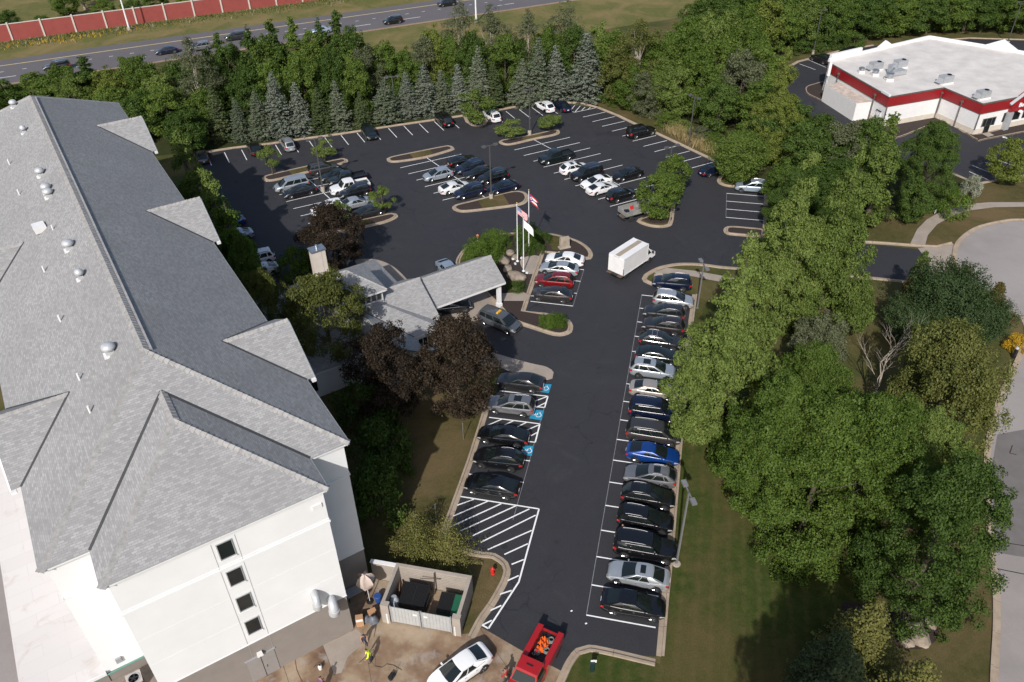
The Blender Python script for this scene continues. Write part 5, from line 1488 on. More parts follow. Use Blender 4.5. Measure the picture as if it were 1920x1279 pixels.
# back row along the spruces
KG = 'cars in the back row below the spruces'
car('sedan', 'darkgrey', (-48.16,117.95), 115, 'grey car in the left corner of the back row', group=KG)
car('sedan', 'jet', (-40.56,120.67), 115, 'black car in the shade of the back row beside the silver suv', group=KG)
car('suv', 'silver', (-35.58,122.11), 115, 'silver suv with its tail to the aisle in the back row', group=KG)
car('suv', 'blackgreen', (-22.94,126.11), -65, 'dark suv nosed out in the middle of the back row', group=KG)
car('bigsuv', 'black', (-11.01,131.04), 115, 'black suv with its tail out beside the tree island of the back row', group=KG)
car('suv', 'white', (-2.89,132.58), 115, 'white suv half behind the small tree of the back row', group=KG)
car('crossover', 'white', (6.39,136.46), 122, 'white suv with dark wheels in the right part of the back row', dark_wheels=True, group=KG)
car('sedan', 'navy', (9.48,136.7), 115, 'dark sedan beside the small striped corner of the back row', group=KG)
car('bigsuv', 'black', (21.5,124.38), 27, 'black large suv alone in the row below the woods', group='cars in the row below the woods')
car('sedan', 'navy', (30.4,110.05), 27, 'dark blue car under the grey green tree at the end of the row', group='cars in the row below the woods')
car('suv', 'iceblue', (34.63,104.16), LH, 'pale blue silver suv parked against the right hand kerb', group='cars by the right hand kerb')
# row in the hotel's shadow
DG = 'cars in the shade of the hotel'
car('sedan', 'blue', (-38.06,96.17), 207, 'blue car in the shade of the hotel, furthest of four', group=DG)
car('sedan', 'iceblue', (-36.19,92.65), 207, 'pale car in the shade of the hotel under hanging leaves', group=DG)
car('suv', 'white', (-31.95,86.58), 207, 'white suv with black roof rails in the shade of the hotel', rail='black', group=DG)
car('sedan', 'pearl', (-30.8,83.95), 207, 'white sedan in the shade of the hotel nearest the reception wing', group=DG)
# by the restaurant
EG = 'cars by the restaurant'
car('suv', 'jet', (62,159.16), 120, 'black suv at the back corner of the restaurant', group=EG)
car('sedan', 'black', (69.24,163.59), 200, 'black car behind the restaurant by the grass', group=EG)
car('sedan', 'jet', (47.14,153.16), 120, 'dark car glimpsed between the trees left of the restaurant', group=EG)
car('suv', 'red', (98.99,155.93), 120, 'red car at the right edge behind the restaurant', group=EG)
# traffic on the highway
hdeg = math.degrees(math.atan2(hd.y, hd.x))
HG = 'cars on the highway'
def hcar(kind, colour, t, s, label):
    p = H(t, s); car(kind, colour, p, hdeg + 180, label, group=HG, name='highway_car')
hcar('bigsuv', 'black', 10.6, -8.4, 'black suv leftmost on the highway behind the treetops')
hcar('sedan', 'navy', 31.7, -8.0, 'dark blue car on the highway second from the left')
hcar('suv', 'midgrey', 38.2, -9.0, 'grey car on the highway closely behind the dark blue car')
hcar('suv', 'charcoal', 46.4, -5.2, 'dark car in the far lane of the highway above the narrow trees')
hcar('sedan', 'iceblue', 64.3, -9.6, 'pale blue car on the highway half behind narrow treetops')
hcar('suv', 'black', 81.0, -10.2, 'black car on the highway in the gap between the trees')
hcar('suv', 'jet', 97.5, -2.4, 'black car on the highway at the top edge of the picture')

# ---- white sedan and red service truck in the yard
car('sedan', 'white', (-4.12,30.89), 216, 'white sedan standing on the stained concrete yard, cut by the frame', group='vehicles in the yard', name='sedan')
def wheel_set(root, wr, spots, W):
    ty = lathe_mesh('truck_tyre', [(wr * .6, -.13), (wr * .94, -.13), (wr, -.08), (wr, .08), (wr * .94, .13), (wr * .6, .13)], 20, M['rubber'], 'y')
    rm = lathe_mesh('truck_rim', [(wr * .6, .06), (wr * .64, .125), (wr * .55, .08), (wr * .2, .09), (.02, .11)], 16, M['galv'], 'y')
    for x, sy in spots:
        w = link('wheel', ty, root, (x, sy * (W / 2 - .14), wr), (0, 0, 0 if sy > 0 else PI)); link('rim', rm, w)
def truck_cab(root, mat, x0, W, zc, Ht, bonnet, roof_len, cabz=.45):
    """bonneted cab, front to +x from x0 (rear of the cab)"""
    hw = W / 2; x1 = x0 + roof_len; x2 = x1 + .55; x3 = x2 + bonnet
    V = []; prof = [(x0, cabz), (x0, Ht - .12), (x0 + .1, Ht), (x1 - .05, Ht), (x1 + .05, Ht - .06), (x2, zc), (x3 - .25, zc - .12), (x3, zc - .25), (x3 + .06, cabz + .1), (x3, cabz)]
    mb = MB(); n = len(prof)
    for sy in (-1, 1):
        for x, z in prof:
            k = .80 if z > zc + .1 else .97 if x > x2 + .2 else 1.0
            V.append((x, sy * hw * k, z))
    mb.add(V, [tuple(range(n))[::-1], tuple(range(n, 2 * n))] + [(i, (i + 1) % n, n + (i + 1) % n, n + i) for i in range(n)])
    b = mb.obj('cab', mat, root)
    zt = Ht - .10
    MB().add([(x2 + .0, -hw * .9, zc + .05), (x2 + .0, hw * .9, zc + .05), (x1 + .115, hw * .72, zt), (x1 + .115, -hw * .72, zt)], [(0, 1, 2, 3)]).obj('windshield', M['carglass'], b)
    for sy in (-1, 1):
        o1, o2 = sy * (hw + .006), sy * (hw * .80 + .035)
        f = [(x0 + .22, o1, zc + .02), (x2 - .22, o1, zc + .02), (x1 - .06, o2, zt - .03), (x0 + .26, o2, zt - .03)]
        MB().add(f, [(0, 1, 2, 3) if sy < 0 else (3, 2, 1, 0)]).obj('side_window', M['carglass'], b)
        MB().box((x2 - .1, sy * (hw + .16), zc + .12), (.12, .22, .26)).obj('mirror', M['black'], b)
        MB().box((x3 + .02, sy * hw * .72, zc - .42), (.10, .34, .18)).obj('headlight', M['lens_clear'], b)
    MB().box((x3 + .05, 0, zc - .45), (.08, W * .5, .22)).obj('grille', M['black'], b)
    MB().box((x3 + .08, 0, cabz + .05), (.16, W * .98, .2)).obj('bumper', M['chrome'], b)
    return b
rt = empty('service_truck', (1.05, 30.72, .014), math.radians(242.5), 'red service truck with tool boxes along its open bed', 'truck')
rp_ = car_paint('truckred', *PAINTS['truckred'])
truck_cab(rt, rp_, -.15, 2.0, 1.18, 1.95, 1.35, 1.15)
MB().box((-1.6, 0, .78), (3.0, 1.15, .12)).obj('bed_floor', M['black'], rt)
for sy in (-1, 1):
    s = MB().box((-1.62, sy * .80, .98), (2.95, .42, .86)).obj('tool_box', rp_, rt)
    MB().box((-1.62, sy * .80, 1.42), (2.9, .40, .03)).obj('lid', rp_, s)
MB().box((-3.06, 0, .80), (.08, 1.3, .5)).obj('tailgate', rp_, rt)
MB().box((-1.55, 0, .50), (3.4, .9, .28)).obj('chassis', M['black'], rt)
MB().box((-3.15, 0, .52), (.16, 1.9, .16)).obj('rear_bumper', M['chrome'], rt)
for sy in (-1, 1): MB().box((-3.09, sy * .80, .82), (.05, .25, .16)).obj('tail_light', M['lens_red'], rt)
MB().box((.45, 0, 1.96), (.12, .5, .05)).obj('roof_lamp', M['black'], rt)
wheel_set(rt, .40, [(-2.1, 1), (-2.1, -1), (1.55, 1), (1.55, -1)], 2.02)
def in_truck(x, y, z):
    a = math.radians(242.5); return (1.05 + x * math.cos(a) - y * math.sin(a), 30.72 + x * math.sin(a) + y * math.cos(a), z)
hose_m = plain('grey_hose', (.16, .18, .17), .6); or_m = plain('orange_plastic', (.70, .12, .015), .5)
for i, (x, y, rr, lb) in enumerate(((-2.5, .28, .24, 'grey hose coil near the tailgate of the red truck'), (-1.6, .34, .24, 'grey hose coil beside the orange cones in the red truck'), (-1.75, .05, .2, 'dark hose coil in the middle of the red truck bed'), (-1.2, -.25, .22, 'hose reel with red hub behind the cab of the red truck'))):
    c = empty('hose_coil', in_truck(x, y, .87), 0, lb, 'hose', 'hose coils in the red truck')
    for k in range(3):
        pts_ = [(math.cos(w) * (rr - k * .03), math.sin(w) * (rr - k * .03), k * .07 + .04) for w in np.linspace(0, 2 * PI, 17)]
        MB().tube(pts_, .045, 6).obj('loop', hose_m, c, smooth=50)
    if i == 3: MB().lathe([(.10, 0), (.10, .3)], 12).obj('hub', M['red'], c)
rnd = random.Random(4)
for i in range(9):
    x, y = -2.25 + (i // 3) * .36 + rnd.uniform(-.05, .05), -.28 + (i % 3) * .18 + rnd.uniform(-.04, .04)
    c = empty('traffic_cone', in_truck(x, y, .87 + (.15 if i % 2 else 0)), rnd.uniform(0, 3), 'orange traffic cone in the pile on the red truck bed', 'traffic cone', 'orange cones in the red truck')
    MB().lathe([(.15, .03), (.13, .04), (.035, .42), (.02, .43)], 12).obj('cone', or_m, c, smooth=40); MB().box((0, 0, .015), (.34, .34, .03)).obj('base', or_m, c)
for y in (-.2, -.38):
    c = empty('steel_cylinder', in_truck(-.72, y, .87), 0, 'small shiny cylinder behind the cab, ' + ('left' if y < -.3 else 'right') + ' one of two', 'cylinder', 'cylinders in the red truck')
    MB().lathe([(.07, 0), (.08, .05), (.08, .4), (.03, .48), (.03, .55)], 12).obj('tank', M['chrome'], c, smooth=40)

# ---- white box truck on the move
bt = empty('box_truck', (14.45, 83.65, .021), math.radians(46.5), 'white box truck with brown strip along its roof, driving past the flags', 'truck')
bw = plain('truck_box_white', (.72, .71, .70), .45, var=.06, scale=.8)
MB().box((-.2, 0, 1.98), (4.9, 2.25, 2.3)).obj('cargo_box', bw, bt)
MB().box((-.2, .05, 3.145), (4.6, .62, .02)).obj('roof_panel', plain('brown_translucent_panel', (.34, .28, .21), .6), bt)
mb = MB()
for sy in (-1, 1):
    mb.box((-.2, sy * 1.13, 3.1), (4.95, .05, .10)); mb.box((-.2, sy * 1.13, .86), (4.95, .05, .1))
for sy in (-1, 1): mb.box((-2.66, sy * 1.1, 2.0), (.06, .09, 2.3)); mb.box((2.26, sy * 1.1, 2.0), (.05, .09, 2.3))
mb.obj('edge_rail', M['white_pole'], bt)
dd = MB().box((-2.665, 0, 1.95), (.03, 2.0, 2.1)).obj('roller_door', bw, bt)
for k in range(6): MB().box((-2.69, 0, 1.05 + k * .36), (.012, 1.96, .012)).obj('door_slat', M['fascia'], dd)
for sy in (-1, 1):
    for k in range(3): MB().box((-2.70, sy * (.35 - k * .14), 3.06), (.03, .05, .04)).obj('marker_lamp', M['black'], bt)
MB().box((-.4, 0, .72), (5.4, .9, .22)).obj('chassis', M['black'], bt)
MB().box((-2.85, 0, .74), (.42, 2.2, .12)).obj('tail_lift', plain('rusty_step', (.10, .065, .045), .9, var=.3), bt)
MB().box((-2.7, -1.14, 1.3), (.06, .06, 1.0)).obj('grab_rail', M['black'], bt)
truck_cab(bt, bw, 2.32, 2.0, 1.42, 2.15, .75, .55, .55)
wheel_set(bt, .40, [(-1.7, 1), (-1.7, -1), (3.05, 1), (3.05, -1)], 2.1)

# ---- grey dump truck in the right double row
dt = empty('dump_truck', tuple((17.33,97.26)) + (.021,), math.radians(27), 'worn grey dump truck with wooden sided bed backed under the island tree', 'truck')
dg_ = plain('worn_grey_steel', (.27, .265, .25), .7, .2, var=.3, scale=1.5)
MB().box((-.9, 0, 1.0), (3.2, 2.05, .08)).obj('bed_floor', dg_, dt)
for sy in (-1, 1):
    s = MB().box((-.9, sy * 1.02, 1.35), (3.2, .07, .62)).obj('side_board', dg_, dt)
    for k in range(5): MB().box((-2.4 + k * .75, sy * 1.07, 1.33), (.08, .05, .66)).obj('stake', dg_, s)
MB().box((-2.48, 0, 1.3), (.07, 2.0, .55)).obj('tailgate', dg_, dt)
MB().add([(.72, -1.05, 1.0), (.72, 1.05, 1.0), (.72, 1.05, 2.15), (.72, -1.05, 2.15), (1.5, -1.05, 2.25), (1.5, 1.05, 2.25)], [(0, 1, 2, 3), (3, 2, 5, 4)]).obj('cab_guard', dg_, dt)
MB().box((-.4, 0, .66), (4.6, .85, .26)).obj('chassis', plain('rusty_chassis', (.12, .085, .06), .9, var=.3), dt)
truck_cab(dt, plain('white_cab', (.62, .62, .61), .4), 1.1, 1.95, 1.3, 2.05, 1.0, .9)
wheel_set(dt, .40, [(-1.5, 1), (-1.5, -1), (3.0, 1), (3.0, -1)], 2.05)
MB().box((-2.7, 0, .6), (.12, 1.7, .14)).obj('rear_bumper', M['chrome'], dt)
def on_dump(x, y, z):
    a = math.radians(27); px, py = (17.33,97.26); return (px + x * math.cos(a) - y * math.sin(a), py + x * math.sin(a) + y * math.cos(a), z)
gc = empty('fuel_can', on_dump(-.6, .5, 1.07), .4, 'red fuel can in the bed of the grey dump truck', 'fuel can')
MB().box((0, 0, .2), (.4, .3, .4)).obj('can', M['red'], gc); MB().tube([(.1, 0, .4), (.22, 0, .55)], .03, 8).obj('spout', M['black'], gc)
bk = empty('black_crate', on_dump(-1.7, .1, 1.07), .2, 'flat black crate in the bed of the grey dump truck', 'crate')
MB().box((0, 0, .12), (.6, .5, .24)).obj('crate_body', M['black'], bk); MB().box((0, 0, .26), (.64, .54, .03)).obj('rim', M['black'], bk)

# ================================================================== trees and shrubs
def unit(a):
    return a / np.maximum(np.linalg.norm(a, axis=-1, keepdims=True), 1e-6)

def leaf_quads(P, Nn, size, rng, asp=0.62):
    """kite shaped leaf at each point"""
    n = len(P)
    t = unit(np.cross(Nn, rng.normal(size=(n, 3)))); b = np.cross(Nn, t)
    s = (size * rng.uniform(.65, 1.3, (n, 1))); h = s * .5; w = s * .5 * asp
    fold = Nn * s * .10
    V = np.stack([P - t * h, P + b * w + fold, P + t * h, P - b * w + fold], 1).reshape(-1, 3)
    F = np.arange(4 * n, dtype=np.int32).reshape(-1, 4)
    return V, F

PROF = {
 'round': lambda t: np.sqrt(np.clip(1 - (2 * t - 1) ** 2, 0, 1)) ** .85,
 'oval': lambda t: np.clip(np.sin(np.clip(t, 0, 1) ** .8 * PI), 0, 1) ** .6,
 'pyramid': lambda t: np.clip(1.05 - t, 0, 1) ** .88 * np.clip(t * 5 + .5, 0, 1) * 1.05,
 'cone': lambda t: np.clip(1.12 - t, 0, 1) ** .8 * np.clip(t * 8 + .4, 0, 1),
 'column': lambda t: np.clip(1 - t ** 3.0, 0, 1) * np.clip(t * 6 + .4, 0, 1),
 'broad': lambda t: np.clip(1 - (1.25 * t - .35) ** 2, 0, 1) ** .6,
}

def limbs(mb, H_, tips, rng, r0, n=9, zf=.85, curve=.3):
    mb.tube([(0, 0, -.05), (.02 * H_ * .2, 0, H_ * .25), (0, .02 * H_ * .2, H_ * .55), (0, 0, H_ * zf)], [r0 * 1.25, r0 * .9, r0 * .55, r0 * .12], 8)
    for k in rng.choice(len(tips), min(n, len(tips)), replace=False):
        tp = tips[k]; z0 = max(.12 * H_, tp[2] * float(rng.uniform(.35, .75)))
        m_ = np.array([tp[0] * .4, tp[1] * .4, z0 + (tp[2] - z0) * (.35 + curve * .3)])
        mb.tube([(0, 0, z0), tuple(m_), tuple(tp)], [r0 * .30, r0 * .20, r0 * .06], 6)

def broadleaf(name, seed, shape, H_, R, nc, nl, ls, z0=.14, flat=.8, rc=(.20, .34), bark='bark', nlimb=10, droop=0.0):
    """crown of boughs, each a cluster of leaf clumps"""
    rng = np.random.default_rng(seed)
    pr = PROF[shape]
    nb = max(10, nc // (7 if nc > 200 else 4))
    t = rng.uniform(0, 1, nb * 8); keep = rng.uniform(0, 1, nb * 8) < (pr(t) * .85 + .15); t = t[keep][:nb]; nb = len(t)
    a = np.arange(nb) * 2.39996 + rng.normal(size=nb) * .35
    lob = 1 + .12 * np.sin(a * 2 + seed) + .08 * np.sin(a * 3 + seed * 1.7 + t * 5)
    rad = pr(t) * R * .74 * rng.uniform(.45, 1.0, nb) ** .5 * lob
    B = np.stack([rad * np.cos(a), rad * np.sin(a), H_ * (z0 + (1 - z0) * t * .95)], 1)
    bi = rng.integers(0, nb, nc)
    C = B[bi] + rng.normal(size=(nc, 3)) * R * np.array([.15, .15, .085]) * (((.15 + .85 * pr(t[bi])) if shape in ('cone', 'pyramid') else (.5 + .5 * pr(t[bi])))[:, None])
    rcl = R * rng.uniform(rc[0], rc[1], nc) * ((.22 + .78 * pr(t[bi])) if shape in ('cone', 'pyramid') else (.55 + .45 * pr(t[bi])))
    tt = np.clip((C[:, 2] / H_ - z0) / (1 - z0), 0, 1); lim = np.maximum(pr(tt) * R * 1.05 - rcl * .7, .05 * R)
    rr = np.linalg.norm(C[:, :2], axis=1); k = np.minimum(1, lim / np.maximum(rr, 1e-3)); C[:, :2] *= k[:, None]
    C[:, 2] -= np.clip(C[:, 2] + rcl * flat - H_, 0, None)
    mid_ = np.array([0, 0, H_ * .42]); out = unit((C - mid_) * np.array([1, 1, .7]))
    na = max(3, nc // (4 if shape == 'cone' else 9))                       # leader clumps close the crown along its axis
    ta = rng.uniform(.25 if shape in ('cone', 'pyramid', 'column') else .6, 1.0, na); ra = R * np.maximum(.07, .30 * pr(ta)) * rng.uniform(.7, 1.15, na)
    Ca = np.stack([rng.normal(size=na) * ra * .35, rng.normal(size=na) * ra * .35, H_ * (z0 + (1 - z0) * ta)], 1); Ca[:, 2] -= np.clip(Ca[:, 2] + ra * flat - H_, 0, None)
    C = np.concatenate([C, Ca]); rcl = np.concatenate([rcl, ra]); out = np.concatenate([out, np.tile(np.array([[0, 0, 1.]]), (na, 1))]); nc = len(C)
    w = rcl ** 2; idx = rng.choice(nc, nl, p=w / w.sum())
    d = unit(rng.normal(size=(nl, 3)))
    bad = (np.sum(d * out[idx], 1) < -.25) & (d[:, 2] < .35); d[bad] *= -1
    P = C[idx] + d * (rcl[idx][:, None]) * np.array([1, 1, flat]) * (.55 + .55 * rng.uniform(0, 1, (nl, 1)) ** .7)
    P += rng.normal(size=(nl, 3)) * ls * .35
    if droop: P[:, 2] -= droop * rng.uniform(0, 1, nl) ** 2 * rcl[idx]
    Nn = unit(d + .6 * rng.normal(size=(nl, 3)) + np.array([0, 0, .3]))
    V, F = leaf_quads(P, Nn, ls, rng)
    V[:, 2] = np.maximum(V[:, 2], .05)
    crown = np_mesh(name + '_crown', V, F, M['leaf_mid'])
    mb = MB(); limbs(mb, H_, B * np.array([.95, .95, .97]), rng, .018 * H_ + .03, nlimb)
    trunk = mb.mesh(name + '_trunk', M[bark], 60)
    return dict(crown=crown, trunk=trunk, H=H_, R=R)

def spruce(name, seed, H_, R, dens=1.0, ls=.30, up=.0):
    rng = np.random.default_rng(seed); P = []; Nn = []; mb = MB()
    mb.tube([(0, 0, -.05), (0, 0, H_ * .5), (0, 0, H_ * .98)], [.022 * H_, .012 * H_, .01], 8)
    z = .25
    while z < H_ * .985:
        f = z / H_
        r = R * (1 - f) ** .82 * (1 - .25 * max(0, .12 - f) / .12) + .12
        nb = max(5, int((2 * PI * r / .62) * dens)); a0 = rng.uniform(0, 6)
        wob = 1 + .13 * math.sin(z * 2.1 + seed) + rng.normal() * .05
        for k in range(nb):
            if rng.uniform() < .07: continue
            a = a0 + 2 * PI * k / nb + rng.normal() * .12; L = r * rng.uniform(.60, 1.16) * wob
            dirv = np.array([math.cos(a), math.sin(a), 0]); sdv = np.array([-dirv[1], dirv[0], 0])
            m = max(3, int(L / .20)); s = np.linspace(.22, 1, m)
            zz = z + L * (-.30 * s + .22 * s ** 2 + up * s) + rng.normal() * .06
            wid = .34 * (1.15 - s) * min(1, L / 1.2) + .05
            for sd in (-1, 0, 1):
                c = dirv * (s * L)[:, None] + sdv * (sd * wid)[:, None]; c[:, 2] = zz - abs(sd) * .05
                P.append(c + rng.normal(size=(m, 3)) * .04); nn = np.tile(np.array([0, 0, 1.]) + dirv * .35 + sdv * sd * .55, (m, 1))
                Nn.append(nn + rng.normal(size=(m, 3)) * .35)
        z += .34 * (1.15 - .45 * f)
    P = np.concatenate(P); Nn = unit(np.concatenate(Nn))
    V, F = leaf_quads(P, Nn, ls, rng, .8)
    V[:, 2] = np.maximum(V[:, 2], .03)
    return dict(crown=np_mesh(name + '_crown', V, F, M['needle_blue']), trunk=mb.mesh(name + '_trunk', M['bark'], 60), H=H_, R=R)

def plume_tree(name, seed, H_, R, npl, ls, nper, spread=.55, shape='oval', up=.75):
    """feathery evergreen: plumes that leave the stem outward and upward"""
    rng = np.random.default_rng(seed); P = []; Nn = []; tips = []
    for k in range(npl):
        t = rng.uniform(.02, 1); a = rng.uniform(0, 2 * PI); r = PROF[shape](np.array([t]))[0] * R
        base = np.array([0, 0, H_ * t * .75]); d = np.array([math.cos(a), math.sin(a), 0])
        tip = d * r * rng.uniform(.75, 1.1) + np.array([0, 0, H_ * (t * .75) + r * up + H_ * .06])
        tip[2] = min(tip[2], H_ * rng.uniform(.93, 1.0)); tips.append(tip)
        s = rng.uniform(.25, 1, nper)[:, None]; w = R * .13 * (1.25 - s)
        c = base + (tip - base) * s + rng.normal(size=(nper, 3)) * w * np.array([1, 1, .8])
        P.append(c); Nn.append(unit(d * .6 + np.array([0, 0, .6]) + rng.normal(size=(nper, 3)) * .6))
    P = np.concatenate(P); Nn = np.concatenate(Nn)
    V, F = leaf_quads(P, Nn, ls, rng, .5); V[:, 2] = np.maximum(V[:, 2], .03)
    mb = MB(); limbs(mb, H_, np.array(tips) * .85, rng, .014 * H_ + .03, 10)
    return dict(crown=np_mesh(name + '_crown', V, F, M['leaf_juniper']), trunk=mb.mesh(name + '_trunk', M['bark'], 60), H=H_, R=R)

def bare_tree(name, seed, H_, mat, spread=.6, levels=4, leafy=None):
    rng = random.Random(seed); mb = MB()
    ends = []
    def grow(p, d, L, r, lv):
        q = p + d * L * .5 + Vector((rng.uniform(-1, 1), rng.uniform(-1, 1), 0)) * L * .08
        e = q + (d + Vector((rng.uniform(-1, 1), rng.uniform(-1, 1), rng.uniform(-.1, .4))) * .18).normalized() * L * .5
        mb.tube([p, q, e], [r, r * .8, r * .55], 6 if lv > 1 else 5, cap=False)
        if lv == 0:
            ends.append(e); return
        for k in range(rng.choice((2, 3, 3))):
            nd = (d + Vector((rng.uniform(-1, 1), rng.uniform(-1, 1), rng.uniform(-.2, .5))) * spread).normalized()
            grow(e if k < 2 else q, nd, L * rng.uniform(.6, .85), r * .55, lv - 1)
    grow(Vector((0, 0, -.1)), Vector((0, 0, 1)), H_ * .36, H_ * .018, levels)
    return mb.mesh(name, M[mat], 60), ends

PROTO = {}
for i in range(3): PROTO['small%d' % i] = broadleaf('small_tree', 11 + i, ('round', 'broad', 'oval')[i], 4.6, 1.9, 70, 5200, .17, .28, .7, (.13, .26), nlimb=9)
for i in range(4): PROTO['med%d' % i] = broadleaf('medium_tree', 21 + i, ('round', 'oval', 'oval', 'round')[i], 9.0, 3.6, 150, 15000, .26, .08, .8, (.12, .24))
for i in range(3): PROTO['narrow%d' % i] = broadleaf('narrow_tree', 31 + i, 'cone', 11.0, 2.3, 260, 17000, .24, .02, .85, (.13, .26))
for i in range(2): PROTO['column%d' % i] = broadleaf('column_tree', 41 + i, 'column', 8.0, 1.35, 100, 7000, .20, .03, .9, (.24, .42))
for i in range(5): PROTO['large%d' % i] = broadleaf('large_tree', 51 + i, ('pyramid', 'oval', 'round', 'broad', 'pyramid')[i], 15.0, 6.0, 460, 84000, .205, .04, .72, (.07, .155), nlimb=18)
for i in range(2): PROTO['maple%d' % i] = broadleaf('maple', 61 + i, 'round', 9.5, 4.0, 300, 40000, .18, .06, .8, (.10, .19), nlimb=12)
PROTO['olive0'] = broadleaf('layered_tree', 71, 'broad', 9.0, 5.0, 190, 30000, .19, .45, .55, (.09, .19), nlimb=16)
PROTO['willow0'] = broadleaf('willow_like', 73, 'round', 12.0, 6.0, 460, 70000, .22, .04, .9, (.07, .14), droop=1.2)
for i in range(2): PROTO['sparse%d' % i] = broadleaf('sparse_tree', 81 + i, 'oval', 13.0, 3.4, 190, 9000, .21, .16, .85, (.10, .22), bark='bark_pale', nlimb=22)
for i in range(3): PROTO['shrub%d' % i] = broadleaf('shrub', 91 + i, 'broad', 2.4, 2.2, 90, 5000, .17, .0, .75, (.14, .28), nlimb=5)
for i in range(2): PROTO['bush%d' % i] = broadleaf('clipped_bush', 95 + i, 'round', 1.9, 2.0, 260, 16000, .085, -.25, .8, (.10, .20), nlimb=4)
for i in range(6): PROTO['spruce%d' % i] = spruce('spruce', 101 + i, 10.0, 2.5 + .12 * i, (.8, 1.05, .7, 1.1, .9, .75)[i], .26, (.0, .06, -.05, .03, .10, -.03)[i])
PROTO['spruce_near'] = spruce('near_spruce', 111, 8.5, 3.1, 1.5, .18)
for i in range(2): PROTO['plume%d' % i] = plume_tree('juniper', 121 + i, 8.0, 4.2, 300, .20, 130)
PROTO['spruce_gold'] = spruce('golden_conifer', 131, 4.6, 2.9, 1.0, .125, .10)
PROTO['spruce_gold2'] = spruce('golden_conifer', 132, 4.2, 2.9, 1.0, .125, .12)
PROTO['cedar0'] = plume_tree('spiky_cedar', 141, 9.0, 2.2, 130, .18, 130, shape='pyramid', up=.9)
PROTO['pinebush'] = plume_tree('soft_pine', 151, 8.0, 4.2, 300, .22, 100, up=.35)

_rt = random.Random(7)
def tree(name, proto, pos, Rr, mat, label, group, cat='tree', bark=None, h=None):
    p = PROTO[proto]
    root = empty(name, (pos[0], pos[1], 0), _rt.uniform(0, 2 * PI), label, cat, group)
    hh = h if h else pos[2]
    sc = (Rr / p['R'], Rr / p['R'], hh / p['H'])
    for nm, me in (('crown', p['crown']), ('trunk', p['trunk'])):
        o = bpy.data.objects.new(nm, me); COL.objects.link(o); o.parent = root; o.scale = sc
        if nm == 'crown' or bark:
            o.material_slots[0].link = 'OBJECT'; o.material_slots[0].material = M[mat if nm == 'crown' else bark]
    return root

ORD = ['first', 'second', 'third', 'fourth', 'fifth', 'sixth', 'seventh', 'eighth', 'ninth', 'tenth', 'eleventh', 'twelfth', 'thirteenth', 'fourteenth', 'fifteenth', 'sixteenth', 'seventeenth', 'eighteenth',
       'nineteenth', 'twentieth', 'twenty first', 'twenty second', 'twenty third', 'twenty fourth', 'twenty fifth', 'twenty sixth', 'twenty seventh', 'twenty eighth', 'twenty ninth', 'thirtieth',
       'thirty first', 'thirty second', 'thirty third', 'thirty fourth', 'thirty fifth', 'thirty sixth', 'thirty seventh', 'thirty eighth', 'thirty ninth', 'fortieth']
# spruces along the back kerb, left to right
SP = [((-47.06,125.85,9.24), 2.4, 'needle_green', 'dark green'), ((-43.76,125.71,7.26), 2.1, 'needle_grey', 'grey green'), ((-40.49,126.01,8.21), 2.3, 'needle_grey', 'grey green'), ((-37.46,126.98,10.97), 2.9, 'needle_blue', 'tall blue'),
      ((-34.33,127.95,8.88), 2.5, 'needle_blue', 'blue'), ((-31.07,128.71,7.69), 2.3, 'needle_green', 'dark green'), ((-28.23,129.5,8.5), 2.3, 'needle_grey', 'grey green'), ((-24.66,130.72,6.06), 2.0, 'needle_green', 'short dark'),
      ((-20.6,132.41,7.89), 2.9, 'needle_grey', 'broad grey green'), ((-17.16,134.41,8.04), 2.3, 'needle_blue', 'blue grey'), ((-14.23,135.5,8.88), 2.9, 'needle_blue', 'full blue'), ((-11.42,136.36,7.65), 2.2, 'needle_grey', 'grey green'),
      ((-8.53,137.23,8.22), 2.3, 'needle_blue', 'blue'), ((-4.98,137.82,11.09), 3.0, 'needle_grey', 'tall loose grey'), ((-2.55,138.21,8.25), 2.4, 'needle_green', 'olive green'), ((2.58,139.25,8.28), 3.0, 'needle_grey', 'broad grey green'),
      ((5.44,140.41,11.56), 3.0, 'needle_grey', 'very tall grey green'), ((8.43,141.32,9.98), 2.7, 'needle_blue', 'tall blue green'), ((13.87,141.33,12.03), 4.2, 'needle_blue', 'largest blue')]
for i, (p, R_, mt, ds) in enumerate(SP):
    tree('spruce_tree', 'spruce%d' % (i * 5 % 6), p, R_, mt, '%s spruce, %s from the left in the row behind the back kerb' % (ds, ORD[i]), 'spruces behind the back kerb')

